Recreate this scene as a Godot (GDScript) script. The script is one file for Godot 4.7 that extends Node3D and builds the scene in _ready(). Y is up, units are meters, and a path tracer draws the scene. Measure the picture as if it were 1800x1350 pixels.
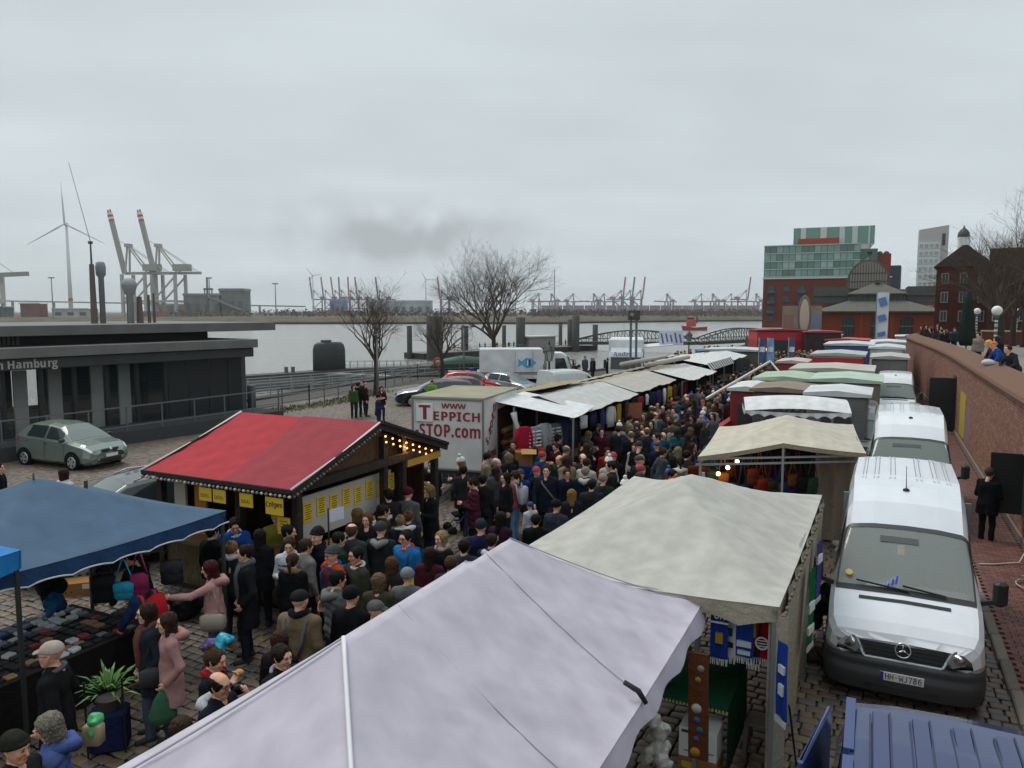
extends Node3D

const YAW := -0.4637
var taken := {}
var mats := {}
var tex := {}
var rng := RandomNumberGenerator.new()

class MB:
	var st: SurfaceTool
	func _init(smooth := false) -> void:
		st = SurfaceTool.new()
		st.begin(Mesh.PRIMITIVE_TRIANGLES)
		sm(smooth)
	func sm(on: bool) -> void:
		st.set_smooth_group(0 if on else -1)
	func col(c: Color) -> void:
		st.set_color(c)
	func tri(a: Vector3, b: Vector3, c: Vector3) -> void:
		st.add_vertex(a)
		st.add_vertex(c)
		st.add_vertex(b)
	func quad(a: Vector3, b: Vector3, c: Vector3, d: Vector3) -> void:
		tri(a, b, c)
		tri(a, c, d)
	func ring_loft(rings: Array, cap0 := true, cap1 := true) -> void:
		for i in rings.size() - 1:
			var p: PackedVector3Array = rings[i]
			var q: PackedVector3Array = rings[i + 1]
			var n := p.size()
			for j in n:
				var k := (j + 1) % n
				quad(p[j], p[k], q[k], q[j])
		if cap0:
			cap(rings[0], true)
		if cap1:
			cap(rings[rings.size() - 1], false)
	func cap(r: PackedVector3Array, flip: bool) -> void:
		for j in range(1, r.size() - 1):
			if flip:
				tri(r[0], r[j + 1], r[j])
			else:
				tri(r[0], r[j], r[j + 1])
	func box(c: Vector3, s: Vector3, b := Basis.IDENTITY, bev := 0.0) -> void:
		var h := s * 0.5
		if bev <= 0.0:
			var v := []
			for i in 8:
				v.append(c + b * Vector3(h.x if i & 1 else -h.x, h.y if i & 2 else -h.y, h.z if i & 4 else -h.z))
			quad(v[4], v[5], v[7], v[6])
			quad(v[1], v[0], v[2], v[3])
			quad(v[5], v[1], v[3], v[7])
			quad(v[0], v[4], v[6], v[2])
			quad(v[6], v[7], v[3], v[2])
			quad(v[0], v[1], v[5], v[4])
			return
		var e := minf(bev, minf(h.x, minf(h.y, h.z)) * 0.95)
		var rings := []
		for lv in [[-h.y, e], [-h.y + e, 0.0], [h.y - e, 0.0], [h.y, e]]:
			var ins: float = lv[1]
			var x := h.x - ins
			var z := h.z - ins
			var y: float = lv[0]
			rings.append(PackedVector3Array([c + b * Vector3(x, y, z - e), c + b * Vector3(x, y, -z + e), c + b * Vector3(x - e, y, -z), c + b * Vector3(-x + e, y, -z), c + b * Vector3(-x, y, -z + e), c + b * Vector3(-x, y, z - e), c + b * Vector3(-x + e, y, z), c + b * Vector3(x - e, y, z)]))
		ring_loft(rings)
	func bar(a: Vector3, b: Vector3, w: float, h := -1.0, bev := 0.0) -> void:
		var d := b - a
		if d.length() < 0.0001:
			return
		var z := d.normalized()
		var up := Vector3.UP if absf(z.y) < 0.98 else Vector3.RIGHT
		var x := up.cross(z).normalized()
		box((a + b) * 0.5, Vector3(w, h if h > 0.0 else w, d.length()), Basis(x, z.cross(x), z), bev)
	func tube(pts: Array, rad: Array, n := 8, caps := true) -> void:
		var rings := []
		var side := Vector3.ZERO
		for i in pts.size():
			var a: Vector3 = pts[maxi(i - 1, 0)]
			var c: Vector3 = pts[mini(i + 1, pts.size() - 1)]
			var t := (c - a).normalized()
			if side == Vector3.ZERO:
				side = t.cross(Vector3.UP if absf(t.y) < 0.9 else Vector3.RIGHT).normalized()
			side = (side - t * side.dot(t)).normalized()
			var up := t.cross(side)
			var r: float = rad[mini(i, rad.size() - 1)]
			var ring := PackedVector3Array()
			for j in n:
				var an := TAU * j / n
				ring.append(pts[i] + (side * cos(an) + up * sin(an)) * r)
			rings.append(ring)
		ring_loft(rings, caps, caps)
	func cyl(a: Vector3, b: Vector3, r0: float, r1 := -1.0, n := 10) -> void:
		tube([a, b], [r0, r1 if r1 >= 0.0 else r0], n)
	func lathe(prof: Array, n: int, xf := Transform3D()) -> void:
		var rings := []
		for p in prof:
			var ring := PackedVector3Array()
			for j in n:
				var an := -TAU * j / n
				ring.append(xf * Vector3(p.x * cos(an), p.y, p.x * sin(an)))
			rings.append(ring)
		ring_loft(rings)
	func ball(c: Vector3, r: Vector3, n := 12) -> void:
		var prof := []
		var m := n / 2
		for i in m + 1:
			var a := -PI / 2 + PI * i / m
			prof.append(Vector2(maxf(cos(a), 0.002), sin(a)))
		lathe(prof, n, Transform3D(Basis.from_scale(r), c))
	func prism(poly: PackedVector2Array, z0: float, z1: float, xf := Transform3D()) -> void:
		var idx := Geometry2D.triangulate_polygon(poly)
		for i in range(0, idx.size(), 3):
			var a := poly[idx[i]]
			var b := poly[idx[i + 1]]
			var c := poly[idx[i + 2]]
			if (b - a).cross(c - a) < 0.0:
				var s := b
				b = c
				c = s
			tri(xf * Vector3(a.x, a.y, z1), xf * Vector3(b.x, b.y, z1), xf * Vector3(c.x, c.y, z1))
			tri(xf * Vector3(a.x, a.y, z0), xf * Vector3(c.x, c.y, z0), xf * Vector3(b.x, b.y, z0))
		var n := poly.size()
		var cw := Geometry2D.is_polygon_clockwise(poly)
		for i in n:
			var p := poly[i]
			var q := poly[(i + 1) % n]
			if cw:
				var s := p
				p = q
				q = s
			quad(xf * Vector3(p.x, p.y, z0), xf * Vector3(q.x, q.y, z0), xf * Vector3(q.x, q.y, z1), xf * Vector3(p.x, p.y, z1))
	func grid(f: Callable, nu: int, nv: int) -> void:
		var pts := []
		for i in nu + 1:
			var row := []
			for j in nv + 1:
				row.append(f.call(float(i) / nu, float(j) / nv))
			pts.append(row)
		for i in nu:
			for j in nv:
				quad(pts[i][j], pts[i + 1][j], pts[i + 1][j + 1], pts[i][j + 1])
	func done() -> ArrayMesh:
		st.generate_normals()
		st.index()
		return st.commit()

func numbered(called: String) -> String:
	var n: int = taken.get(called, 0)
	taken[called] = n + 1
	return called if n == 0 else "%s_%03d" % [called, n]

func tag(o: Node3D, label: String, category: String, group := "") -> void:
	o.set_meta("label", label)
	o.set_meta("category", category)
	if group:
		o.set_meta("group", group)

func thing(called: String, label: String, category: String, at := Vector3.ZERO, yaw := 0.0, group := "") -> Node3D:
	var o := Node3D.new()
	o.name = numbered(called)
	add_child(o)
	o.position = at
	o.rotation.y = yaw
	tag(o, label, category, group)
	return o

func part(parent: Node3D, called: String, mesh, mat: Material, xf := Transform3D(), label := "") -> MeshInstance3D:
	var o := MeshInstance3D.new()
	o.name = called
	o.mesh = mesh.done() if mesh is MB else mesh
	o.material_override = mat
	o.transform = xf
	parent.add_child(o, true)
	if label:
		o.set_meta("label", label)
	return o

func pb(parent: Node3D, called: String, mat: Material, c: Vector3, s: Vector3, b := Basis.IDENTITY, bev := 0.0) -> MeshInstance3D:
	var m: MB
	m = MB.new()
	m.box(c, s, b, bev)
	return part(parent, called, m, mat)

func pr(parent: Node3D, called: String, mat: Material, a: Vector3, b: Vector3, w: float, h := -1.0, bev := 0.0) -> MeshInstance3D:
	var m: MB
	m = MB.new()
	m.bar(a, b, w, h, bev)
	return part(parent, called, m, mat)

func solo(called: String, mesh, mat: Material, label: String, category: String, at := Vector3.ZERO, yaw := 0.0, group := "") -> MeshInstance3D:
	var o := MeshInstance3D.new()
	o.name = numbered(called)
	o.mesh = mesh.done() if mesh is MB else mesh
	o.material_override = mat
	add_child(o)
	o.position = at
	o.rotation.y = yaw
	tag(o, label, category, group)
	return o

func struct(called: String, mesh, mat: Material, at := Vector3.ZERO, yaw := 0.0) -> MeshInstance3D:
	var o := MeshInstance3D.new()
	o.name = numbered(called)
	o.mesh = mesh.done() if mesh is MB else mesh
	o.material_override = mat
	o.set_meta("kind", "structure")
	add_child(o)
	o.position = at
	o.rotation.y = yaw
	return o

func dup(root: Node3D, at: Vector3, yaw := 0.0, label := "", called := "") -> Node3D:
	var r: Node3D = root.duplicate()
	r.name = numbered(called if called else String(root.name).trim_suffix("_001"))
	add_child(r)
	r.position = at
	r.rotation.y = yaw
	if label:
		r.set_meta("label", label)
	return r

func noise_tex(freq: float, lo: float, hi: float, sd: int, oct := 4, nrm := 0.0, kind := FastNoiseLite.TYPE_SIMPLEX_SMOOTH) -> NoiseTexture2D:
	var n := FastNoiseLite.new()
	n.seed = sd
	n.frequency = freq
	n.noise_type = kind
	n.fractal_octaves = oct
	var t := NoiseTexture2D.new()
	t.width = 512
	t.height = 512
	t.seamless = true
	t.noise = n
	if nrm > 0.0:
		t.as_normal_map = true
		t.bump_strength = nrm
	else:
		var g := Gradient.new()
		g.set_color(0, Color(lo, lo, lo))
		g.set_color(1, Color(hi, hi, hi))
		t.color_ramp = g
	return t

func make_textures() -> void:
	tex.grime = noise_tex(0.006, 0.86, 1.0, 3, 5)
	tex.dirt = noise_tex(0.01, 0.95, 1.0, 4, 4)
	tex.fine = noise_tex(0.05, 0.8, 1.0, 5, 3)
	tex.patch = noise_tex(0.012, 0.7, 1.0, 9, 5)
	tex.strand = noise_tex(0.05, 0.35, 1.0, 15, 3)
	tex.weave = noise_tex(0.04, 0, 1, 11, 3, 6.0)
	tex.folds = noise_tex(0.009, 0, 1, 12, 3, 10.0)
	tex.lumps = noise_tex(0.03, 0, 1, 14, 4, 8.0)
	tex.ripple = noise_tex(0.016, 0, 1, 21, 5, 9.0)

func mt(hex: String, rough := 0.8, metal := 0.0, kind := "") -> StandardMaterial3D:
	var key := "%s|%.2f|%.2f|%s" % [hex, rough, metal, kind]
	if mats.has(key):
		return mats[key]
	var m := StandardMaterial3D.new()
	m.albedo_color = Color(hex)
	m.roughness = rough
	m.metallic = metal
	m.uv1_triplanar = true
	if rough >= 0.85:
		m.metallic_specular = 0.25
	match kind:
		"cloth":
			m.normal_enabled = true
			m.normal_texture = tex.folds
			m.normal_scale = 0.9
			m.metallic_specular = 0.22
			m.albedo_texture = tex.fine
			m.uv1_scale = Vector3.ONE * 1.6
		"tarp":
			m.normal_enabled = true
			m.normal_texture = tex.folds
			m.normal_scale = 0.1
			m.metallic_specular = 0.35
			m.albedo_texture = tex.grime
			m.uv1_scale = Vector3.ONE * 0.7
			m.backlight_enabled = true
			m.backlight = Color(hex) * 0.18
		"dirt":
			m.albedo_texture = tex.grime
			m.uv1_scale = Vector3.ONE * 0.22
		"stone":
			m.albedo_texture = tex.fine
			m.normal_enabled = true
			m.normal_texture = tex.lumps
			m.normal_scale = 0.6
			m.uv1_scale = Vector3.ONE * 1.5
		"bark":
			m.albedo_texture = tex.patch
			m.normal_enabled = true
			m.normal_texture = tex.lumps
			m.uv1_scale = Vector3(2.0, 0.5, 2.0)
		"hair":
			m.albedo_texture = tex.strand
			m.normal_enabled = true
			m.normal_texture = tex.lumps
			m.normal_scale = 0.8
			m.metallic_specular = 0.3
			m.uv1_scale = Vector3(3.0, 0.6, 3.0)
		"far":
			m.albedo_texture = tex.patch
			m.uv1_scale = Vector3.ONE * 0.008
		"paint":
			m.clearcoat_enabled = true
			m.clearcoat = 0.6
			m.clearcoat_roughness = 0.06
			m.albedo_texture = tex.dirt if tex.has("dirt") else tex.grime
			m.uv1_scale = Vector3.ONE * 0.4
	mats[key] = m
	return m

func pane(hex: String, alpha: float, rough := 0.03) -> StandardMaterial3D:
	var key := "pane" + hex + str(alpha) + str(rough)
	if mats.has(key):
		return mats[key]
	var m := StandardMaterial3D.new()
	m.albedo_color = Color(Color(hex), alpha)
	m.roughness = rough
	m.transparency = BaseMaterial3D.TRANSPARENCY_ALPHA
	mats[key] = m
	return m

func glow(hex: String, energy: float) -> StandardMaterial3D:
	var key := "glow" + hex + str(energy)
	if mats.has(key):
		return mats[key]
	var m := StandardMaterial3D.new()
	m.albedo_color = Color(hex)
	m.emission_enabled = true
	m.emission = Color(hex)
	m.emission_energy_multiplier = energy
	mats[key] = m
	return m

func lettering(parent: Node3D, called: String, what: String, height: float, mat: Material, xf: Transform3D, bold := true, squeeze := 1.0, font := "Droid Sans") -> MeshInstance3D:
	var f := SystemFont.new()
	f.font_names = PackedStringArray([font])
	f.font_weight = 700 if bold else 400
	var t := TextMesh.new()
	t.font = f
	t.text = what
	t.font_size = 32
	t.pixel_size = height / 23.0
	t.depth = 0.006
	t.curve_step = 3.0
	return part(parent, called, t, mat, xf * Transform3D(Basis.from_scale(Vector3(squeeze, 1, 1)), Vector3.ZERO))

func xf(at: Vector3, yaw := 0.0, pitch := 0.0, roll := 0.0) -> Transform3D:
	return Transform3D(Basis.from_euler(Vector3(pitch, yaw, roll)), at)

func _ready() -> void:
	rng.seed = 77
	make_textures()
	camera_and_light()
	make_ground()
	make_water_and_far_bank()
	make_retaining_wall()
	make_quay_building()
	make_far_buildings()
	make_port()
	make_pontoon_and_ships()
	make_trees()
	make_street_furniture()
	make_tents()
	make_hut()
	make_stalls()
	make_vehicles()
	make_goods()
	make_people()

func camera_and_light() -> void:
	var cam := Camera3D.new()
	cam.name = "camera"
	cam.fov = 53.82
	cam.near = 0.1
	cam.far = 9000.0
	cam.position = Vector3(0, 5.3, 0)
	cam.rotation_degrees.x = -5.4546
	add_child(cam)
	cam.current = true
	var env := Environment.new()
	env.background_mode = Environment.BG_SKY
	var sky := Sky.new()
	var pm := PanoramaSkyMaterial.new()
	pm.panorama = sky_picture()
	sky.sky_material = pm
	env.sky = sky
	env.tonemap_mode = Environment.TONE_MAPPER_LINEAR
	env.tonemap_exposure = 1.0
	env.fog_enabled = true
	env.fog_density = 0.00013
	env.fog_light_color = Color(0.84, 0.86, 0.87)
	env.sdfgi_enabled = true
	env.ssao_enabled = true
	env.ssil_enabled = true
	var we := WorldEnvironment.new()
	we.name = "world_environment"
	we.environment = env
	add_child(we)
	var sun := DirectionalLight3D.new()
	sun.name = "sun"
	sun.light_energy = 0.5
	sun.light_angular_distance = 25.0
	sun.light_color = Color(1.0, 0.97, 0.93)
	sun.shadow_enabled = true
	sun.rotation_degrees = Vector3(-58, -140, 0)
	add_child(sun)

func sky_picture() -> ImageTexture:
	var w := 1536
	var h := 768
	var im := Image.create(w, h, false, Image.FORMAT_RGBF)
	var na := FastNoiseLite.new()
	na.seed = 4
	na.frequency = 1.0
	na.fractal_octaves = 5
	na.noise_type = FastNoiseLite.TYPE_SIMPLEX_SMOOTH
	var nb := FastNoiseLite.new()
	nb.seed = 31
	nb.frequency = 3.2
	nb.fractal_octaves = 5
	for j in h:
		var el := (0.5 - (j + 0.5) / h) * PI
		if el < -0.03:
			im.fill_rect(Rect2i(0, j, w, h - j), Color(0.36, 0.37, 0.37))
			break
		var ce := cos(el)
		var se := sin(maxf(el, 0.0))
		for i in w:
			var az := wrapf((i + 0.5) / w * TAU, -PI, PI)
			var d := Vector3(sin(az) * ce, se, -cos(az) * ce)
			var k := 1.0 / (se + 0.16)
			var q := Vector3(d.x * k, 0.0, d.z * k)
			var n := na.get_noise_3dv(q * 0.8) * 0.7 + na.get_noise_3dv(Vector3(q.x * 0.5, 7.0, q.z * 1.7)) * 0.5
			var base := 0.66 + 0.11 * exp(-se * 9.0) + 0.4 * smoothstep(0.42, 1.0, se)
			var v := base + n * 0.11
			var warm := exp(-se * 7.0) * (0.55 + 0.45 * sin(az * 1.0 - 2.2))
			var c := Color(v * (0.92 + 0.09 * warm), v * (1.03 + 0.02 * warm), v * (1.095 - 0.12 * warm))
			var px := (az + 0.135) / 0.16
			var py := (el - 0.098 + 0.02 * px * px * signf(px) - 0.012 * px) / 0.032
			var m := exp(-px * px - py * py * 0.8) * (0.5 + 0.9 * nb.get_noise_3dv(d * 5.0))
			var qx := (az + 0.16 - 0.5 * (el - 0.066)) / (0.02 + 1.3 * maxf(el - 0.045, 0.0))
			var qy := (el - 0.085) / 0.028
			m += exp(-qx * qx - qy * qy) * (0.6 + 0.6 * nb.get_noise_3dv(d * 8.0 + Vector3.ONE))
			c = c.lerp(Color(0.44, 0.475, 0.495), clampf(m * 1.05, 0.0, 0.92))
			im.set_pixel(i, j, c)
	return ImageTexture.create_from_image(im)

func st(t: float, s: float, h := 0.0) -> Vector3:
	return Vector3(t * 0.89444 + s * 0.44721, h, t * 0.44721 - s * 0.89444)

func flat_sheet(poly: PackedVector2Array, y: float) -> MB:
	var m := MB.new()
	var idx := Geometry2D.triangulate_polygon(poly)
	for i in range(0, idx.size(), 3):
		var a := poly[idx[i]]
		var b := poly[idx[i + 1]]
		var c := poly[idx[i + 2]]
		if (b - a).cross(c - a) > 0.0:
			var s := b
			b = c
			c = s
		m.tri(Vector3(a.x, y, a.y), Vector3(b.x, y, b.y), Vector3(c.x, y, c.y))
	return m

const QUAY := [Vector2(-70, 30), Vector2(-36, -20), Vector2(-17.5, -40), Vector2(-9.5, -61), Vector2(6.5, -66.5), Vector2(18, -81), Vector2(52, -150), Vector2(92, -240)]

func make_ground() -> void:
	var poly := PackedVector2Array(QUAY)
	poly.append_array(PackedVector2Array([Vector2(300, -420), Vector2(2600, -1400), Vector2(2600, 40), Vector2(0, 40)]))
	var ground := struct("ground", flat_sheet(poly, 0.0), mt("3f3b37", 0.75, 0.0, "stone"))
	var q := MB.new()
	for i in QUAY.size() - 1:
		var a: Vector2 = QUAY[i]
		var b: Vector2 = QUAY[i + 1]
		q.quad(Vector3(a.x, -7, a.y), Vector3(b.x, -7, b.y), Vector3(b.x, -0.004, b.y), Vector3(a.x, -0.004, a.y))
		q.bar(Vector3(a.x, 0.06, a.y), Vector3(b.x, 0.06, b.y), 0.5, 0.2, 0.03)
	struct("quay_wall", q, mt("5c5650", 0.85, 0.0, "stone"))
	var tones := ["74675a", "6e5a4d", "7d6f58", "635d5a", "7b6656", "69625e"]
	var shapes := []
	for k in 3:
		var m := MB.new(true)
		var rings := []
		for lv in [[0.0, 0.5], [0.62, 0.495], [0.88, 0.46], [1.0, 0.36]]:
			var ring := PackedVector3Array()
			for j in 8:
				var an := TAU * (j + 0.5) / 8.0
				var sx := clampf(cos(an) * 2.1, -1, 1)
				var sz := clampf(sin(an) * 2.1, -1, 1)
				var e: float = lv[1] * (1.0 + 0.05 * sin(j * 2.3 + k * 1.9))
				ring.append(Vector3(sx * e, lv[0], sz * e))
			rings.append(ring)
		rings.reverse()
		m.ring_loft(rings)
		shapes.append(m.done())
	var stones := []
	for k in 6:
		stones.append(mt(tones[k], 0.52, 0.0, "stone"))
	var many := []
	var hues := []
	var single := 0
	var s := 1.0
	var row := 0
	while s < 46.0:
		var deep := 0.165 if s < 16.0 else 0.21
		var t := -36.0 + fmod(row * 0.37, 1.0) * 0.2
		while t < 1.68:
			var wide := rng.randf_range(0.16, 0.25)
			var c := st(t + wide * 0.5 + rng.randf_range(-0.008, 0.008), s + rng.randf_range(-0.014, 0.014) + 0.02 * sin(t * 1.7), 0.0)
			var b := Basis.from_euler(Vector3(rng.randf_range(-0.035, 0.035), YAW + rng.randf_range(-0.06, 0.06), rng.randf_range(-0.035, 0.035))) * Basis.from_scale(Vector3(wide - 0.016, 0.05 + rng.randf_range(-0.007, 0.007), deep - 0.016))
			var x := Transform3D(b, c)
			var inside := Geometry2D.is_point_in_polygon(Vector2(c.x, c.z), poly)
			if inside and t > -1.5 and s > 6.9 and single < 300:
				part(ground, "sett", shapes[single % 3], stones[(single * 7 + row) % 6], x)
				single += 1
			elif inside and (s < 24.0 or t > -31.0):
				many.append(x)
				hues.append(Color(tones[rng.randi() % 6]).srgb_to_linear())
			t += wide
		s += deep
		row += 1
	var mm := MultiMesh.new()
	mm.transform_format = MultiMesh.TRANSFORM_3D
	mm.use_colors = true
	mm.mesh = shapes[0]
	mm.instance_count = many.size()
	for i in many.size():
		mm.set_instance_transform(i, many[i])
		mm.set_instance_color(i, hues[i])
	var mi := MultiMeshInstance3D.new()
	mi.name = "setts"
	mi.multimesh = mm
	var sm := mt("ffffff", 0.52, 0.0, "stone").duplicate()
	sm.vertex_color_use_as_albedo = true
	mi.material_override = sm
	mi.set_meta("kind", "stuff")
	ground.add_child(mi)
	var blades := MB.new()
	var gpts := [Vector2(-20.5, -31.5), Vector2(-14.0, -37.5), Vector2(-10.6, -43.0), Vector2(-8.6, -50.0)]
	for i in 2600:
		var k := rng.randf() * 2.999
		var a: Vector2 = gpts[int(k)].lerp(gpts[int(k) + 1], fmod(k, 1.0))
		var p := Vector3(a.x + rng.randf_range(-0.9, 0.9), 0.03, a.y + rng.randf_range(-0.9, 0.9))
		var d := Vector3(rng.randf_range(-1, 1), rng.randf_range(0.8, 2.0), rng.randf_range(-1, 1)) * 0.11
		var w := Vector3(rng.randf_range(-1, 1), 0, rng.randf_range(-1, 1)) * 0.035
		blades.tri(p - w, p + w, p + d)
	var verge := solo("grass_verge", blades, mt("5b5f38", 0.9), "strip of short grass and weeds at the foot of the quay railing", "grass")
	verge.set_meta("kind", "stuff")

func make_water_and_far_bank() -> void:
	var wm := StandardMaterial3D.new()
	wm.albedo_color = Color("80807a")
	wm.roughness = 0.2
	wm.metallic_specular = 0.6
	wm.uv1_triplanar = true
	wm.uv1_world_triplanar = true
	wm.uv1_scale = Vector3(0.06, 0.06, 0.12)
	wm.normal_enabled = true
	wm.normal_texture = tex.ripple
	wm.normal_scale = 1.5
	var m := MB.new()
	m.quad(Vector3(-3000, -4.5, 60), Vector3(2600, -4.5, 60), Vector3(2600, -4.5, -5000), Vector3(-3000, -4.5, -5000))
	struct("water", m, wm)
	var shore := [Vector2(-2400, -560), Vector2(-420, -590), Vector2(-120, -600), Vector2(40, -600), Vector2(60, -640), Vector2(200, -760), Vector2(420, -830), Vector2(700, -900), Vector2(1500, -1300)]
	var bank := MB.new()
	var land := MB.new()
	for i in shore.size() - 1:
		var a: Vector2 = shore[i]
		var b: Vector2 = shore[i + 1]
		var a0 := Vector3(a.x, -5.0, a.y)
		var b0 := Vector3(b.x, -5.0, b.y)
		var a1 := Vector3(a.x - 2, -1.5, a.y - 9)
		var b1 := Vector3(b.x - 2, -1.5, b.y - 9)
		var a2 := Vector3(a.x - 2, 0.4, a.y - 26)
		var b2 := Vector3(b.x - 2, 0.4, b.y - 26)
		bank.quad(a0, b0, b1, a1)
		bank.quad(a1, b1, b2, a2)
		land.quad(a2, b2, Vector3(b.x * 3.5, 0.4, -6000), Vector3(a.x * 3.5, 0.4, -6000))
	struct("far_embankment", bank, mt("6f6757", 0.9, 0.0, "far"))
	struct("far_land", land, mt("6b655a", 0.9, 0.0, "far"))
	var ql := MB.new()
	for i in shore.size() - 1:
		var a: Vector2 = shore[i]
		var b: Vector2 = shore[i + 1]
		ql.bar(Vector3(a.x, -3.9, a.y + 0.6), Vector3(b.x, -3.9, b.y + 0.6), 1.2, 2.0)
	struct("far_quay_edge", ql, mt("3a3a38", 0.9))

const WALL := [Vector2(3.25, -4), Vector2(3.05, 8), Vector2(2.86, 18), Vector2(2.72, 28), Vector2(2.62, 36), Vector2(2.5, 42), Vector2(2.25, 48), Vector2(1.8, 56), Vector2(1.3, 64), Vector2(1.15, 70), Vector2(1.6, 73)]

func wall_at(s: float) -> float:
	for i in WALL.size() - 1:
		if s <= WALL[i + 1].y:
			var k: float = (s - WALL[i].y) / (WALL[i + 1].y - WALL[i].y)
			k = clampf(k, 0.0, 1.0)
			return lerpf(WALL[i].x, WALL[i + 1].x, k)
	return WALL[WALL.size() - 1].x

func swept(prof: Array, s0: float, s1: float, step: float, smooth := false) -> MB:
	var m := MB.new(smooth)
	var rings := []
	var s := s0
	while s <= s1 + 0.001:
		var t := wall_at(s)
		var ring := PackedVector3Array()
		for p in prof:
			ring.append(st(t + p.x, s, p.y))
		rings.append(ring)
		s += step
	m.ring_loft(rings)
	return m

func multi(parent: Node3D, called: String, mesh: Mesh, mat: Material, at: Array, hues: Array) -> void:
	var mm := MultiMesh.new()
	mm.transform_format = MultiMesh.TRANSFORM_3D
	mm.use_colors = true
	mm.mesh = mesh
	mm.instance_count = at.size()
	for i in at.size():
		mm.set_instance_transform(i, at[i])
		mm.set_instance_color(i, hues[i])
	var mi := MultiMeshInstance3D.new()
	mi.name = called
	mi.multimesh = mm
	var sm: StandardMaterial3D = mat.duplicate()
	sm.vertex_color_use_as_albedo = true
	mi.material_override = sm
	mi.set_meta("kind", "stuff")
	parent.add_child(mi, true)

func make_retaining_wall() -> void:
	var root := thing("retaining_wall", "long red brick retaining wall with rounded coping beside the parked vans", "wall")
	part(root, "core", swept([Vector2(0.02, -0.1), Vector2(0.02, 3.22), Vector2(0.7, 3.22), Vector2(0.7, -0.1)], -4, 73, 1.0), mt("8a6a5a", 0.9, 0.0, "stone"))
	part(root, "coping", swept([Vector2(-0.02, 3.16), Vector2(-0.12, 3.2), Vector2(-0.15, 3.29), Vector2(-0.11, 3.37), Vector2(-0.03, 3.41), Vector2(0.68, 3.56), Vector2(0.76, 3.53), Vector2(0.76, 3.24)], -4, 73, 0.5), mt("7f6152", 0.85, 0.0, "stone"))
	part(root, "drip_joint", swept([Vector2(0.0, 3.12), Vector2(-0.03, 3.14), Vector2(-0.03, 3.158), Vector2(0.0, 3.158)], -4, 73, 1.0), mt("3a2c28", 0.9))
	part(root, "plinth", swept([Vector2(0.0, 0.1), Vector2(-0.05, 0.1), Vector2(-0.05, 0.28), Vector2(0.0, 0.3)], -4, 73, 1.0), mt("8b8379", 0.9, 0.0, "stone"))
	var bm := MB.new()
	bm.box(Vector3.ZERO, Vector3(0.03, 0.062, 0.24), Basis.IDENTITY, 0.005)
	var brick := bm.done()
	var tones := ["946552", "865a4a", "9b6f5b", "89604f", "a17560", "906152"]
	var mats6 := []
	for k in 6:
		mats6.append(mt(tones[k], 0.8, 0.0, "stone"))
	var at := []
	var hues := []
	var single := 0
	for c in 38:
		var y := 0.32 + c * 0.0745
		var s := 12.0 + (0.125 if c % 2 else 0.0)
		while s < 68.0:
			var n := wall_at(s + 0.1) - wall_at(s - 0.1)
			var x := Transform3D(Basis.from_euler(Vector3(0, YAW - atan2(n, 0.2) , 0)), st(wall_at(s) - rng.randf_range(0.0, 0.005), s, y + 0.031))
			var niche := s > 18.45 and s < 19.95 and y > 0.75 and y < 2.15
			if not niche:
				if s > 15.9 and s < 18.4 and y > 0.9 and single < 300:
					part(root, "brick", brick, mats6[rng.randi() % 6], x)
					single += 1
				else:
					at.append(x)
					hues.append(Color(tones[rng.randi() % 6]).srgb_to_linear())
			s += 0.25
	multi(root, "bricks", brick, mt("ffffff", 0.8, 0.0, "stone"), at, hues)
	var chalk := MB.new()
	for k in 5:
		var s0 := 17.2 + k * 0.22
		chalk.bar(st(wall_at(s0) - 0.026, s0, 2.0 + 0.25 * (k % 3)), st(wall_at(s0) - 0.026, s0 + 0.1, 2.5 + 0.12 * (k % 2)), 0.02, 0.008)
	part(root, "chalk_marks", chalk, mt("a89a92", 0.9))
	var smear := MB.new()
	for k in 9:
		var s0 := 33.2 + k * 0.17
		smear.bar(st(wall_at(s0) - 0.03, s0, 0.5 + 0.1 * (k % 2)), st(wall_at(s0) - 0.03, s0 + 0.05, 2.2 - 0.12 * ((k * 7) % 4)), 0.13, 0.008)
	part(root, "yellow_paint_patch", smear, mt("b3a24a", 0.9))
	var smear2 := MB.new()
	for k in 8:
		var s0 := 31.3 + k * 0.16
		smear2.bar(st(wall_at(s0) - 0.03, s0, 0.6 + 0.1 * (k % 3)), st(wall_at(s0) - 0.03, s0 + 0.05, 1.9 - 0.12 * ((k * 5) % 4)), 0.12, 0.008)
	part(root, "grey_paint_patch", smear2, mt("8c7580", 0.9))
	var prom := PackedVector2Array()
	for i in WALL.size():
		var p := st(WALL[i].x + 0.74, WALL[i].y)
		prom.append(Vector2(p.x, p.z))
	for q in [[14, 110], [60, 130], [120, 60], [120, -10]]:
		var p := st(q[0], q[1])
		prom.append(Vector2(p.x, p.z))
	struct("promenade", flat_sheet(prom, 2.5), mt("8d867e", 0.8, 0.0, "stone"))
	var edge := MB.new()
	for k in [[Vector2(1.9, 73), Vector2(14, 110)]]:
		edge.quad(st(k[0].x, k[0].y, 0), st(k[1].x, k[1].y, 0), st(k[1].x, k[1].y, 2.496), st(k[0].x, k[0].y, 2.496))
	struct("promenade_end_wall", edge, mt("84493a", 0.85, 0.0, "stone"))
	var fw := struct("footway", swept([Vector2(-1.15, 0.0), Vector2(-1.15, 0.085), Vector2(0.0, 0.085), Vector2(0.0, 0.0)], -4, 72, 1.0), mt("6a4a42", 0.85, 0.0, "stone"))
	var pm := MB.new()
	pm.box(Vector3.ZERO, Vector3(0.192, 0.05, 0.094), Basis.IDENTITY, 0.006)
	var paver := pm.done()
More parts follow.
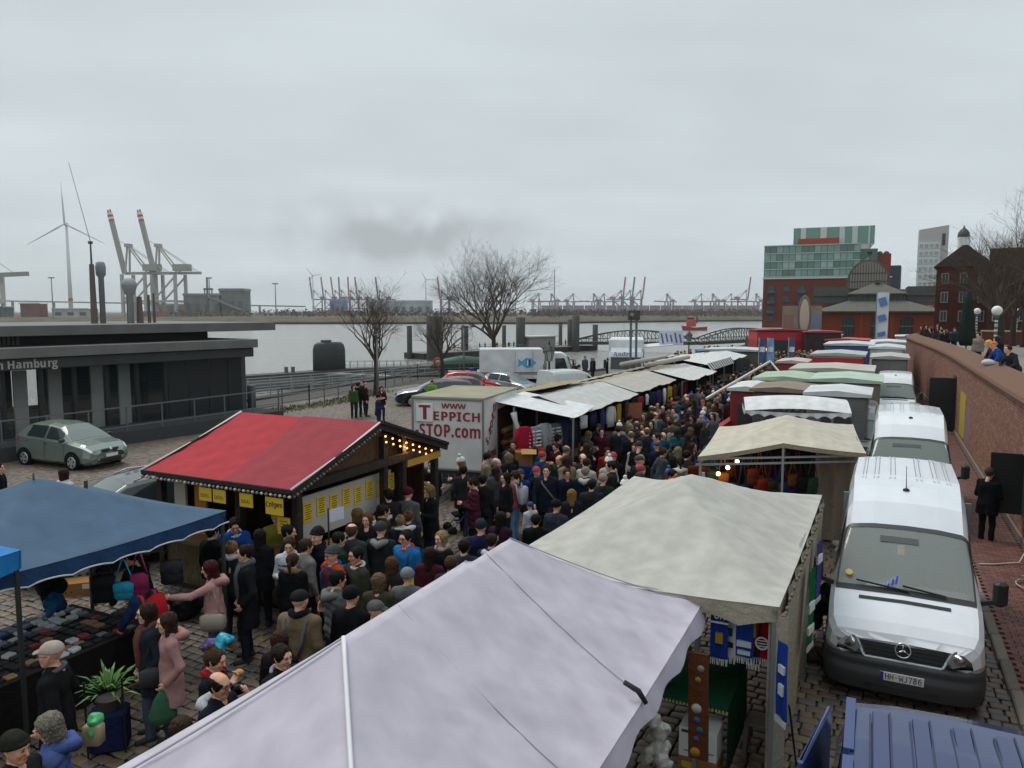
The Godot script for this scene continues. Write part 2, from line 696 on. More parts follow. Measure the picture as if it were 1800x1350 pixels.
	var ptones := ["70483f", "7c5147", "684540", "84594e"]
	var pmats := []
	for k in 4:
		pmats.append(mt(ptones[k], 0.6, 0.0, "stone"))
	at = []
	hues = []
	single = 0
	var s2 := 7.0
	var rr := 0
	while s2 < 44.0:
		var n := int(1.15 / 0.2)
		for k in n + 1:
			var off := -1.1 + k * 0.2 + (0.1 if rr % 2 else 0.0)
			if off > -0.04:
				continue
			var x := Transform3D(Basis.from_euler(Vector3(0, YAW, 0)), st(wall_at(s2) + off, s2, 0.1 + rng.randf_range(-0.003, 0.003)))
			if s2 > 12.5 and single < 300:
				part(fw, "paver", paver, pmats[rng.randi() % 4], x)
				single += 1
			else:
				at.append(x)
				hues.append(Color(ptones[rng.randi() % 4]).srgb_to_linear())
		s2 += 0.1
		rr += 1
	multi(fw, "pavers", paver, mt("ffffff", 0.6, 0.0, "stone"), at, hues)
	var kerb := MB.new()
	kerb.box(Vector3.ZERO, Vector3(0.16, 0.2, 0.985), Basis.IDENTITY, 0.02)
	var kmesh := kerb.done()
	for k in 44:
		var s3 := 2.5 + k
		part(fw, "kerb_stone", kmesh, mt(["857d73", "7b746b", "8f877c"][k % 3], 0.75, 0.0, "stone"), Transform3D(Basis.from_euler(Vector3(0, YAW, 0)), st(wall_at(s3) - 1.23, s3, 0.035)))

func make_quay_building() -> void:
	var b := thing("quay_pavilion", "dark grey flat-roofed glass pavilion with two stepped roofs on the quay", "building", Vector3(-13.1, 0, -37.0), -2.151)
	var dark := mt("3d3f41", 0.6, 0.0, "dirt")
	var darker := mt("26282a", 0.6)
	var light := mt("6e6d6b", 0.6, 0.0, "dirt")
	var L := 30.0
	var m: MB
	pb(b, "floor", mt("5a5650", 0.7), Vector3(L / 2, 0.1, 4.5), Vector3(L, 0.2, 9))
	m = MB.new()
	m.box(Vector3(2.6, 1.7, 8.9), Vector3(5.2, 3.0, 0.2))
	for k in 8:
		m.box(Vector3(7.0 + k * 2.2, 1.7, 8.9), Vector3(0.7, 3.0, 0.2))
	m.box(Vector3(26.6, 1.7, 8.9), Vector3(6.8, 3.0, 0.2))
	m.box(Vector3(14.2, 0.45, 8.9), Vector3(18.0, 0.5, 0.18))
	m.box(Vector3(0.1, 1.7, 4.4), Vector3(0.2, 3.0, 8.8))
	part(b, "rear_wall", m, mt("44464a", 0.8))
	for k in 4:
		pb(b, "cladding_panel", mt("2d3033", 0.25, 0.0), Vector3(0.45 + k * 1.04, 1.62, 0.06), Vector3(1.0, 3.0, 0.1), Basis.IDENTITY, 0.01)
	for k in 17:
		var x := 4.2 + k * 1.3
		pb(b, "mullion", mt("222527", 0.5), Vector3(x, 1.62, 0.05), Vector3(0.14, 3.0, 0.16))
		pb(b, "pane", pane("3a4547", 0.14), Vector3(x + 0.65, 1.62, 0.05), Vector3(1.16, 3.0, 0.02))
	pb(b, "sill", darker, Vector3(11.5, 0.14, 0.02), Vector3(23.6, 0.3, 0.2))
	for x in [5.4, 6.6, 8.3, 9.6, 12.9]:
		pb(b, "white_partition", mt("c9cbc8", 0.8), Vector3(x, 1.6, 1.2), Vector3(0.5, 2.8, 0.1))
	for q in [[9.2, 0.75, 2.2, 1.6], [14.2, 0.6, 2.6, 2.2]]:
		pb(b, "display_counter", mt("57514c", 0.7), Vector3(q[0], q[1], q[2]), Vector3(q[3], 1.0, 0.6))
	pb(b, "lower_fascia", mt("34373a", 0.55, 0.0, "dirt"), Vector3(L / 2 + 0.06, 3.36, 4.3), Vector3(L, 0.42, 10.2), Basis.IDENTITY, 0.02)
	pb(b, "lower_roof", light, Vector3(L / 2 - 0.05, 3.79, 4.3), Vector3(L, 0.4, 10.6), Basis.IDENTITY, 0.02)
	pb(b, "attic", darker, Vector3(L / 2 + 0.4, 4.17, 5.0), Vector3(L - 1.5, 0.36, 7.6))
	for k in 26:
		pb(b, "louvre", mt("5d5f60", 0.6), Vector3(9.6 + k * 0.16, 4.17, 1.17), Vector3(0.1, 0.33, 0.05))
	pb(b, "upper_roof", mt("6a6866", 0.65, 0.0, "dirt"), Vector3(L / 2 - 1.7, 4.58, 4.9), Vector3(L, 0.4, 10.4), Basis.IDENTITY, 0.02)
	m = MB.new(true)
	m.tube([Vector3(19, 4.06, 0.35), Vector3(14.2, 4.06, 0.35), Vector3(13.9, 4.2, 0.35), Vector3(13.8, 4.36, 0.6)], [0.045], 8)
	part(b, "roof_pipe", m, mt("b5b6b4", 0.4, 0.6))
	lettering(b, "sign_letters", "um Hamburg", 0.3, mt("a8a5a0", 0.5), Transform3D(Basis(Vector3(-1, 0, 0), Vector3(0, 1, 0), Vector3(0, 0, -1)), Vector3(10.35, 3.36, -0.815)), true, 0.95)
	m = MB.new(true)
	m.lathe([Vector2(0.12, 4.75), Vector2(0.12, 6.85), Vector2(0.2, 6.95), Vector2(0.22, 7.3), Vector2(0.18, 7.5), Vector2(0.08, 7.56)], 12, xf(Vector3(5.1, 0, 3.2)))
	part(b, "roof_vent", m, mt("7e8286", 0.6))
	m = MB.new(true)
	m.lathe([Vector2(0.15, 4.2), Vector2(0.15, 5.55), Vector2(0.2, 5.6), Vector2(0.34, 6.0), Vector2(0.34, 6.08), Vector2(0.22, 6.3), Vector2(0.08, 6.34)], 12, xf(Vector3(4.15, 0.5, 2.6)))
	part(b, "roof_vent", m, mt("8f9494", 0.6))
	for d in [[5.6, 3.0, 7.4, 0.15], [4.85, 3.6, 6.2, 0.06], [3.7, 2.6, 6.0, 0.16], [3.0, 3.0, 6.1, 0.08], [2.5, 3.4, 6.2, 0.07]]:
		m = MB.new()
		m.cyl(Vector3(d[0], 4.75, d[1]), Vector3(d[0], d[2], d[1]), d[3], d[3] * 0.7, 8)
		part(b, "roof_post", m, mt("5f564e", 0.7))
	m = MB.new()
	m.cyl(Vector3(5.6, 7.4, 3.0), Vector3(5.6, 8.4, 3.0), 0.045, 0.03, 6)
	m.cyl(Vector3(5.6, 8.4, 3.0), Vector3(6.35, 11.7, 3.0), 0.014, 0.01, 5)
	m.box(Vector3(5.6, 8.35, 3.0), Vector3(0.14, 0.12, 0.14))
	part(b, "antenna", m, mt("4c4b49", 0.6))
	pb(b, "ramp", mt("3a3b3c", 0.8), Vector3(12, 0.28, -1.1), Vector3(25, 0.56, 2.1))
	m = MB.new()
	for y in [0.72, 1.5]:
		m.bar(Vector3(-0.4, y + 0.1, -2.05), Vector3(24, y - 0.1, -2.05), 0.05)
	for k in 17:
		m.bar(Vector3(-0.3 + k * 1.5, 0.0, -2.05), Vector3(-0.3 + k * 1.5, 1.55, -2.05), 0.045)
	part(b, "railing", m, mt("6b6e70", 0.5, 0.4))

func windows(parent: Node3D, cols: Array, rows: Array, w: float, h: float, z: float, frame: Material, glass: Material, called := "window") -> void:
	var fm := MB.new()
	var t := 0.12 * minf(w, h)
	fm.box(Vector3(0, h / 2 - t / 2, 0), Vector3(w, t, 0.3))
	fm.box(Vector3(0, -h / 2 + t / 2, 0), Vector3(w, t, 0.36))
	fm.box(Vector3(-w / 2 + t / 2, 0, 0), Vector3(t, h - 2 * t, 0.3))
	fm.box(Vector3(w / 2 - t / 2, 0, 0), Vector3(t, h - 2 * t, 0.3))
	fm.box(Vector3.ZERO, Vector3(t * 0.7, h - 2 * t, 0.26))
	var fr := fm.done()
	var gm := MB.new()
	gm.box(Vector3(0, 0, -0.02), Vector3(w - 2 * t, h - 2 * t, 0.1))
	var gl := gm.done()
	for y in rows:
		for x in cols:
			var f := part(parent, called, fr, frame, xf(Vector3(x, y, z)))
			part(f, "pane", gl, glass)

func spread(n: int, a: float, b: float) -> Array:
	var r := []
	for i in n:
		r.append(lerpf(a, b, float(i) / maxf(n - 1, 1)))
	return r

func make_far_buildings() -> void:
	var glass := mt("4f6a66", 0.12, 0.3)
	var m := MB.new()
	var g := thing("glass_topped_warehouse", "tall red brick warehouse with green glass storeys built on top", "building", Vector3(88.369, 0, -235.324), -0.21)
	g.position = Vector3(101.0, 0, -246)
	g.rotation.y = -0.38
	m.box(Vector3(0, 8.0, -15), Vector3(38, 16, 30))
	part(g, "brick_base", m, mt("7d4436", 0.85, 0.0, "stone"))
	windows(g, spread(8, -16.4, 16.4), [3.0, 6.2, 9.4, 12.8], 2.0, 1.9, 0.1, mt("3c3f44", 0.6), mt("3a4650", 0.2))
	var bal := MB.new()
	bal.box(Vector3(0, -1.0, 0.7), Vector3(2.6, 0.9, 1.3))
	var bme := bal.done()
	for y in [6.2, 9.4, 12.8]:
		for k in [0, 2, 4]:
			part(g, "balcony", bme, mt("33505c", 0.6), xf(Vector3(-16.4 + k * 4.69, y, 0.1)))
	pb(g, "ledge", mt("c8cac6", 0.7), Vector3(0, 16.2, -14.5), Vector3(38.6, 0.4, 30))
	pb(g, "glass_block", mt("3f5853", 0.15, 0.2), Vector3(-4.5, 21.7, -15), Vector3(29, 10.6, 28))
	var pn := MB.new()
	pn.box(Vector3.ZERO, Vector3(1.72, 2.05, 0.12))
	var pme := pn.done()
	var shades := ["6f8f86", "5f7d73", "809c93", "557069", "93aba2", "728f87"]
	for r in 4:
		for c in 15:
			part(g, "glass_pane", pme, mt(shades[(r * 7 + c * 5 + (c * c) % 3) % 6], 0.12, 0.1), xf(Vector3(-18.0 + c * 1.93, 18.0 + r * 2.55, -0.92)))
	for r in 5:
		pb(g, "floor_band", mt("a9b6af", 0.6), Vector3(-4.5, 16.7 + r * 2.55, -0.85), Vector3(29.3, 0.32, 0.5))
	pb(g, "penthouse_glass", mt("6a9083", 0.12, 0.2), Vector3(2.0, 30.0, -17), Vector3(24.5, 5.8, 22))
	for k in 5:
		pb(g, "white_fin", mt("c5cdc9", 0.6), Vector3([-7.2, -1.0, 4.6, 8.4, 12.6][k], 30.0, -5.9), Vector3([1.6, 1.9, 1.6, 1.6, 0.5][k], 5.7, 0.4))
	pb(g, "red_box", mt("a1452f", 0.8), Vector3(-2.5, 28.0, -4.2), Vector3(12.4, 2.2, 3.0))
	pb(g, "side_glass", mt("3f5f58", 0.12, 0.2), Vector3(12.6, 20.9, -14), Vector3(5.2, 9.0, 20))
	pb(g, "brick_tower", mt("8a4433", 0.85, 0.0, "stone"), Vector3(17.2, 20.0, -12), Vector3(4.0, 7.6, 14))
	for k in 2:
		m = MB.new(true)
		m.ball(Vector3(16.2 + k * 1.9, 24.0, -9), Vector3(0.9, 0.9, 0.9), 10)
		part(g, "roof_duct", m, mt("4b4b4d", 0.6))
	m = MB.new()
	m.box(Vector3(0, 12, -6), Vector3(6.2, 24, 12), Basis.IDENTITY)
	solo("dark_slab_block", m, mt("33384a", 0.6, 0.0, "far"), "narrow dark blue slab block rising behind the hall's dome", "building", Vector3(154.185, -2.108, -310) * Vector3(1, 0, 1), -0.5).position.y = 0.0
	make_hall()
	var tw := thing("pale_residential_tower", "slim pale residential tower with slanted roof right of the hall", "building", Vector3(181.451, 2.347, -330) * Vector3(1, 0, 1), -0.45)
	tw.position.y = 0.0
	m = MB.new()
	m.prism(PackedVector2Array([Vector2(-5.6, 0), Vector2(5.6, 0), Vector2(5.6, 42.2), Vector2(-5.6, 40.6)]), -10, 0)
	part(tw, "shaft", m, mt("b5b2ad", 0.8))
	pb(tw, "window_front", mt("c9cdcc", 0.5), Vector3(-1.6, 17.5, 0.4), Vector3(8.6, 35, 0.9))
	windows(tw, spread(4, -4.6, 1.3), spread(10, 4.0, 33.5), 1.5, 2.1, 0.95, mt("d4d6d2", 0.6), mt("9aa29c", 0.2))
	pb(tw, "stair_slot", mt("4b4745", 0.8), Vector3(3.8, 36.2, 0.1), Vector3(1.2, 5.0, 0.4))
	var rh := thing("long_brick_block", "long low brick apartment block behind the hall", "building", Vector3(125.492, 3.152, -240) * Vector3(1, 0, 1), -0.62)
	rh.position.y = 0.0
	pb(rh, "wall", mt("8a5140", 0.85, 0.0, "far"), Vector3(0, 6.2, -5), Vector3(14, 12.4, 10))
	windows(rh, spread(6, -5.8, 5.8), [4.0, 6.6, 9.2, 11.0], 1.3, 1.3, 0.06, mt("b5aca4", 0.7), mt("39424a", 0.25))
	var ch := thing("white_church_tower", "white church tower with a dark round dome, far behind the trees", "church", Vector3(235.522, 1.721, -400) * Vector3(1, 0, 1), -0.4)
	ch.position.y = 0.0
	pb(ch, "tower", mt("d4d5d2", 0.8), Vector3(0, 22, 0), Vector3(5, 44, 5))
	m = MB.new(true)
	m.lathe([Vector2(2.9, 44.0), Vector2(2.7, 46), Vector2(1.9, 47.6), Vector2(0.7, 48.6), Vector2(0.4, 49.4), Vector2(0.05, 50.2)], 14)
	part(ch, "dome", m, mt("2c3532", 0.6))
	var dh := thing("gabled_brick_house", "dark red brick house with a steep gable behind the bare trees", "building", Vector3(62.139, 4.36, -105) * Vector3(1, 0, 1), -0.55)
	dh.position.y = 2.5
	pb(dh, "wall", mt("5e3228", 0.85, 0.0, "stone"), Vector3(0, 4.6, -5), Vector3(6.6, 9.2, 10))
	m = MB.new()
	m.prism(PackedVector2Array([Vector2(-3.7, 9.0), Vector2(3.7, 9.0), Vector2(0.3, 11.9), Vector2(-0.3, 11.9)]), -10.4, 0.3)
	part(dh, "roof", m, mt("3b302c", 0.8))
	windows(dh, [-2.2, 0.0, 2.2], [2.2, 4.8, 7.4], 0.9, 1.5, 0.05, mt("8c8a86", 0.7), mt("2c3238", 0.25))
	var dk := thing("dark_brick_block", "dark brick block at the right edge behind the treetops", "building", Vector3(61.487, 4.495, -90) * Vector3(1, 0, 1), -0.6)
	dk.position.y = 2.5
	pb(dk, "wall", mt("4d342e", 0.85, 0.0, "stone"), Vector3(0, 5.2, -6), Vector3(9, 10.4, 12))
	windows(dk, spread(4, -3.4, 3.4), [2.4, 5.0, 7.6], 1.0, 1.5, 0.05, mt("8c8a86", 0.7), mt("2c3238", 0.25))
	var tr := thing("terrace_wall", "low red brick garden wall with pale coping under the trees", "wall", Vector3(45.5, 2.5, -62), -0.62)
	pb(tr, "brickwork", mt("7b4637", 0.85, 0.0, "stone"), Vector3(6, 0.55, 0), Vector3(24, 1.1, 0.4))
	pb(tr, "coping", mt("b5aca0", 0.8), Vector3(6, 1.16, 0), Vector3(24.2, 0.12, 0.5))

func make_hall() -> void:
	var h := thing("fish_auction_hall", "old red brick market hall with tiered roofs and a glazed dome", "building", Vector3(71.5, 0, -149), -0.44)
	h.scale = Vector3(0.94, 1, 0.94)
	var brick := mt("9a4c33", 0.85, 0.0, "stone")
	var roof := mt("56544c", 0.7, 0.0, "dirt")
	var m: MB
	pb(h, "wall", brick, Vector3(0, 2.6, -12), Vector3(22, 5.2, 24))
	for y in spread(11, 0.5, 5.0):
		pb(h, "brick_band", mt("7d3d2b", 0.85), Vector3(0, y, 0.03), Vector3(22.1, 0.06, 0.1))
	var hip := func(y0: float, w0: float, d0: float, y1: float, w1: float, d1: float) -> MB:
		var r := MB.new()
		var rings := []
		for q in [[y0, w0, d0], [y0 + 0.25, w0, d0], [y1, w1, d1]]:
			rings.append(PackedVector3Array([Vector3(q[1], q[0], q[2] - 12), Vector3(q[1], q[0], -q[2] - 12), Vector3(-q[1], q[0], -q[2] - 12), Vector3(-q[1], q[0], q[2] - 12)]))
		r.ring_loft(rings)
		return r
	part(h, "lower_roof", hip.call(5.2, 12.4, 13.6, 7.6, 5.4, 6.0), roof)
	pb(h, "clerestory", mt("3c3f42", 0.5), Vector3(0, 8.0, -12), Vector3(10.4, 1.5, 11.6))
	for k in 9:
		pb(h, "clerestory_post", mt("5a5d60", 0.6), Vector3(-4.6 + k * 1.15, 8.0, -6.15), Vector3(0.14, 1.4, 0.14))
	part(h, "upper_roof", hip.call(8.75, 5.9, 6.6, 11.3, 0.5, 1.2), roof)
	pb(h, "ridge_cap", roof, Vector3(0, 11.5, -10.9), Vector3(1.1, 0.7, 2.4))
	for s in [-1.0, 1.0]:
		pb(h, "wing_clerestory", mt("44474a", 0.5), Vector3(s * 9.5, 8.0, -20), Vector3(7.2, 1.5, 9))
		m = MB.new()
		m.prism(PackedVector2Array([Vector2(-4.2, 8.7), Vector2(4.2, 8.7), Vector2(3.4, 10.6), Vector2(-3.4, 10.6)]), -25, -15, xf(Vector3(s * 9.5, 0, 0)))
		part(h, "wing_roof", m, roof)
	for x in [-5.4, 0.2, 5.6]:
		m = MB.new()
		var arch := PackedVector2Array([Vector2(-1.25, 0.4), Vector2(1.25, 0.4), Vector2(1.25, 3.6)])
		for k in range(1, 8):
			var an := PI * k / 8.0
			arch.append(Vector2(cos(an) * 1.25, 3.6 + sin(an) * 0.8))
		arch.append(Vector2(-1.25, 3.6))
		m.prism(arch, 0.0, 0.12, xf(Vector3(x, 0, 0)))
		var f := part(h, "window", m, mt("1e2124", 0.3))
		for k in 3:
			var b := MB.new()
			b.box(Vector3(x - 0.65 + k * 0.65, 2.2, 0.14), Vector3(0.08, 3.5, 0.08))
			part(f, "glazing_bar", b, mt("4d5052", 0.6))
		var b2 := MB.new()
		b2.box(Vector3(x, 2.5, 0.16), Vector3(2.5, 0.16, 0.1))
		part(f, "glazing_bar", b2, mt("6a6c6a", 0.6))
	for x in [-10.8, 10.8, -2.8, 2.9]:
		pb(h, "pilaster", mt("8f452e", 0.85), Vector3(x, 2.6, 0.08), Vector3(0.5, 5.2, 0.3))
	var dz := -20.0
	var prof := PackedVector2Array([Vector2(-4.6, 0)])
	for k in 17:
		var an := PI - PI * k / 16.0
		prof.append(Vector2(cos(an) * 4.6, 1.4 + sin(an) * 4.9))
	prof.append(Vector2(4.6, 0))
	m = MB.new()
	m.prism(prof, -9, 0, xf(Vector3(-1.9, 10.3, dz)))
	part(h, "dome", m, mt("5b5650", 0.45, 0.0, "dirt"))
	m = MB.new()
	var inner := PackedVector2Array()
	for p in prof:
		inner.append(Vector2(p.x * 0.9, maxf(p.y * 0.93, 0.1)))
	m.prism(inner, 0.0, 0.06, xf(Vector3(-1.9, 10.3, dz)))
	part(h, "dome_glass", m, mt("8a827a", 0.3))
	for k in 15:
		var x := -4.0 + k * 8.0 / 14.0
		var top := 1.4 + sqrt(maxf(0.0, 1.0 - pow(x / 4.3, 2))) * 4.4
		pb(h, "dome_bar", mt("3c3a38", 0.6), Vector3(-1.9 + x, 10.3 + top / 2, dz + 0.12), Vector3(0.13, top, 0.14))
	for y in [1.6, 3.4]:
		pb(h, "dome_bar", mt("3c3a38", 0.6), Vector3(-1.9, 10.3 + y, dz + 0.16), Vector3(8.3 * (1.0 if y < 2.0 else 0.9), 0.13, 0.12))
	m = MB.new(true)
	m.lathe([Vector2(1.0, 0), Vector2(0.9, 0.7), Vector2(0.5, 0.9), Vector2(0.5, 2.2), Vector2(0.75, 2.3), Vector2(0.15, 2.8), Vector2(0.05, 5.2)], 10, xf(Vector3(-1.9, 16.2, dz - 4)))
	part(h, "lantern", m, mt("4d4b48", 0.6))

const ORD := ["first", "second", "third", "fourth", "fifth", "sixth", "seventh", "eighth", "ninth", "tenth", "eleventh", "twelfth", "thirteenth", "fourteenth", "fifteenth", "sixteenth", "seventeenth", "eighteenth", "nineteenth", "twentieth", "twenty-first", "twenty-second"]

func make_crane(label: String, group: String, at: Vector3, yaw: float, beam_h: float, apex_h: float, boom: float, up_deg: float, legs: Material, girder: Material, tip: bool) -> Node3D:
	var c := thing("container_crane", label, "crane", at, yaw, group)
	var w := beam_h * 0.62
	var d := beam_h * 0.4
	var th := beam_h * (0.062 if tip else 0.085)
	for x in [0.0, -w]:
		for z in [-d / 2, d / 2]:
			var m: MB
			pr(c, "leg", legs, Vector3(x, 0, z), Vector3(x, beam_h, z), th)
		var p := MB.new()
		p.bar(Vector3(x, beam_h * 0.35, -d / 2), Vector3(x, beam_h * 0.35, d / 2), th * 0.8)
		part(c, "portal_beam", p, legs)
	for z in [-d / 2, d / 2]:
		var p := MB.new()
		p.bar(Vector3(0, beam_h * 0.36, z), Vector3(-w, beam_h * 0.36, z), th * 0.8)
		part(c, "sill_beam", p, legs)
		p = MB.new()
		p.bar(Vector3(0, beam_h * 0.36, z), Vector3(-w, beam_h * 0.95, z), th * 0.5)
		part(c, "brace", p, legs)
		p = MB.new()
		p.bar(Vector3(0, beam_h, z * 0.4), Vector3(-w * 0.1, apex_h, z * 0.2), th * 0.55)
		p.bar(Vector3(-w, beam_h, z * 0.4), Vector3(-w * 0.1, apex_h, z * 0.2), th * 0.4)
		part(c, "apex_frame", p, legs)
		p = MB.new()
		p.bar(Vector3(-w * 0.1, apex_h, z * 0.2), Vector3(-w * 1.7, beam_h * 1.08, z * 0.3), th * 0.2)
		part(c, "stay", p, legs)
	var m: MB
	pr(c, "trolley_girder", girder, Vector3(w * 0.12, beam_h * 1.03, 0), Vector3(-w * 1.9, beam_h * 1.03, 0), th * 1.1, th * 1.0)
	pb(c, "machine_house", girder, Vector3(-w * 1.1, beam_h * 1.16, 0), Vector3(w * 0.62, beam_h * 0.16, d * 0.5))
	pb(c, "apex_head", legs, Vector3(-w * 0.1, apex_h, 0), Vector3(th * 1.6, th * 1.3, d * 0.45))
	var a := deg_to_rad(up_deg)
	var hinge := Vector3(w * 0.12, beam_h * 1.03, 0)
	var dir := Vector3(cos(a), sin(a), 0)
	pr(c, "boom", girder, hinge, hinge + dir * boom * (0.84 if tip else 1.0), th * 1.2, th * (1.6 if tip else 1.25))
	if tip:
		for k in 4:
			pr(c, "boom_tip_band", mt("b3403a", 0.7) if k % 2 == 0 else mt("d8d8d4", 0.7), hinge + dir * boom * (0.84 + k * 0.035), hinge + dir * boom * (0.875 + k * 0.035), th * 1.23, th * 1.64)
		m = MB.new()
		var sd := Vector3(-dir.y, dir.x, 0) * th * 0.5
		m.bar(hinge + dir * boom * 0.98 + sd, hinge + dir * boom * 1.03 + sd, th * 0.4)
		m.bar(hinge + dir * boom * 0.98 - sd, hinge + dir * boom * 1.03 - sd, th * 0.4)
		part(c, "boom_fork", m, mt("55524e", 0.7))
	pr(c, "boom_stay", legs, Vector3(-w * 0.1, apex_h, 0), hinge + dir * boom * 0.55, th * 0.16)
	return c

func make_turbine(at: Vector3, hub: float, blade: float, a0: float, yaw: float, label: String) -> void:
	var t := thing("wind_turbine", label, "wind turbine", at, yaw, "wind turbines across the river")
	var white := mt("d3d6d6", 0.6)
	var m := MB.new(true)
	m.cyl(Vector3.ZERO, Vector3(0, hub, 0), hub * 0.024, hub * 0.014, 12)
	part(t, "mast", m, white)
	m = MB.new()
	m.cyl(Vector3(0, hub * 0.16, 0), Vector3(0, hub * 0.19, 0), hub * 0.0245, hub * 0.024, 12)
	part(t, "red_band", m, mt("b4544c", 0.7))
	pb(t, "nacelle", mt("a9acae", 0.6), Vector3(0, hub + 1.5, 2), Vector3(4, 4, 11), Basis.IDENTITY, 0.8)
	for k in 3:
		var a := deg_to_rad(a0 + 120.0 * k)
		var dd := Vector3(sin(a), cos(a), 0)
		var c := Vector3(0, hub + 1.5, 8.5)
		m = MB.new(true)
		m.tube([c, c + dd * blade * 0.2, c + dd * blade * 0.6, c + dd * blade], [1.1, 1.5, 0.9, 0.2], 6)
		part(t, "rotor_blade", m, white)

func block(called: String, label: String, cat: String, at: Vector3, size: Vector3, hex: String, yaw := 0.0, group := "", roof := "") -> Node3D:
	var o := thing(called, label, cat, at, yaw, group)
	var m: MB
	pb(o, "body", mt(hex, 0.8, 0.0, "far"), Vector3(0, size.y / 2, 0), size)
	m = MB.new()
	m.prism(PackedVector2Array([Vector2(-size.x / 2 - 1, size.y), Vector2(size.x / 2 + 1, size.y), Vector2(size.x / 2, size.y * 1.1), Vector2(-size.x / 2, size.y * 1.1)]), -size.z / 2 - 1, size.z / 2 + 1)
	part(o, "roof", m, mt(roof if roof else hex, 0.8))
	var n := int(clampf(size.x / 9.0, 2, 8))
	for k in n:
		pb(o, "bay_door", mt("55585a", 0.7), Vector3(-size.x / 2 + size.x * (k + 0.5) / n, size.y * 0.4, size.z / 2 + 0.1), Vector3(size.x / n * 0.5, size.y * 0.4, 0.4))
	return o

func make_port() -> void:
	var pale := mt("a7a49e", 0.7)
	var pale2 := mt("979690", 0.7)
	for k in 2:
		var c := make_crane(["pale grey crane with striped raised boom, nearer the wind turbine", "pale grey crane with striped raised boom, right neighbour of its twin"][k], "pale cranes with raised booms", Vector3(-428 + k * 33.0, 0.4, -850), PI + 0.25, 46, 78, 70, 77, pale, pale2, true)
		c.rotation.y = PI - 0.2
	make_crane("pale crane at the left edge with its boom lowered", "", Vector3(-566, 0.4, -840), 0.15, 44, 62, 28, 3, mt("b8b5ae", 0.7), mt("8f8d88", 0.7), false)
	make_turbine(Vector3(-638, 0.4, -1100), 128, 58, -2, 0.25, "large white wind turbine at the left, nearest of the three")
	make_turbine(Vector3(-580, 0.4, -2220), 108, 34, -38, 0.2, "distant wind turbine beside the first row of cranes")
	make_turbine(Vector3(-251, 0.4, -2220), 96, 34, -30, 0.2, "distant wind turbine left of the tallest bare tree")
	var leg := mt("5c5568", 0.7)
	var red := mt("9c5a62", 0.7)
	var blue := mt("4a5a74", 0.7)
	var up := [553, 573, 590, 601, 617, 632, 668, 776, 1092, 1108, 1126, 1310]
	var down := [868, 893, 948, 968, 1008, 1042, 1062, 1170, 1232, 1250, 1284, 1326]
	for i in up.size():
		var z := 2250.0
		var near := "left of the bare trees" if up[i] < 700 else ("behind the bare trees" if up[i] < 900 else "right of the bare trees")
		make_crane("distant crane with raised boom, %s from the left among those %s" % [ORD[[0, 1, 2, 3, 4, 5, 6, 0, 0, 1, 2, 3][i]], near], "distant cranes with raised booms %s" % near, Vector3((up[i] - 900) / 1330.0 * z, 0.4, -z), -0.35 if up[i] > 900 else PI + 0.3, 40, 66, 66, 84 if i != 3 and i != 4 else 88, leg if i % 3 else blue, red if i % 3 else leg, false)
	for i in down.size():
		var z := 2300.0
		var near := "behind the tallest bare tree" if down[i] < 960 else ("left of the floodlight mast" if down[i] < 1100 else "beside the tall warehouse")
		make_crane("distant crane with lowered boom, %s from the left among those %s" % [ORD[[0, 1, 2, 0, 1, 2, 3, 0, 1, 2, 3, 4][i]], near], "distant cranes with lowered booms %s" % near, Vector3((down[i] - 900) / 1330.0 * z, 0.4, -z), [-0.4, PI + 0.5][i % 2], 34, 58, 44, 2, leg if i % 2 else blue, red, false)
	block("long_shed", "long beige warehouse on the far bank left of centre", "warehouse", Vector3(-430, 0.4, -1000), Vector3(78, 13, 24), "9a9280")
	block("grey_plant_hall", "grey factory hall on the far bank right of the pale cranes", "factory", Vector3(-345, 0.4, -860), Vector3(42, 23, 24), "8c8b88")
	block("grey_plant_hall", "lower grey factory hall with a conveyor, beside the larger hall", "factory", Vector3(-312, 0.4, -858), Vector3(28, 28, 20), "807f7d")
	block("striped_shed", "shed with red striped gable on the far bank below the turbine", "warehouse", Vector3(-440, 0.4, -700), Vector3(17, 12, 14), "935a50", 0.1, "", "b9b2a8")
	block("grey_roof_shed", "grey pitched shed left of the red striped one", "warehouse", Vector3(-482, 0.4, -705), Vector3(30, 9, 14), "74777a")
	block("white_hall", "low white hall at the foot of the large turbine", "warehouse", Vector3(-405, 0.4, -705), Vector3(34, 7.5, 16), "c9cbc9")
	block("blue_shed", "blue and white dock shed behind the first bare tree", "warehouse", Vector3(-330, 0.4, -1450), Vector3(30, 26, 20), "7f95b5")
	block("white_shed", "long white dock shed behind the bare trees", "warehouse", Vector3(-210, 0.4, -1430), Vector3(120, 24, 20), "b4bac0")
	block("dock_office", "small dark office block on the far bank beside the light mast", "office", Vector3(-395, 0.4, -990), Vector3(10, 19, 10), "6a6c6e")
	var ch := thing("plant_chimney", "factory chimney with platform and duct on the far bank", "chimney", Vector3(-339, 0.4, -848))
	var m := MB.new(true)
	m.cyl(Vector3.ZERO, Vector3(0, 43, 0), 1.6, 1.2, 8)
	part(ch, "stack", m, mt("6d6c6b", 0.8))
	m = MB.new()
	m.box(Vector3(1, 30, 0), Vector3(9, 2, 5))
	m.bar(Vector3(-3, 18, 0), Vector3(-3, 30, 0), 1)
	m.bar(Vector3(5, 18, 0), Vector3(5, 30, 0), 1)
	part(ch, "platform", m, mt("5d5d5e", 0.8))
	pr(ch, "conveyor", mt("7d7c7a", 0.8), Vector3(0, 22, 0), Vector3(52, 2, 8), 2.2)
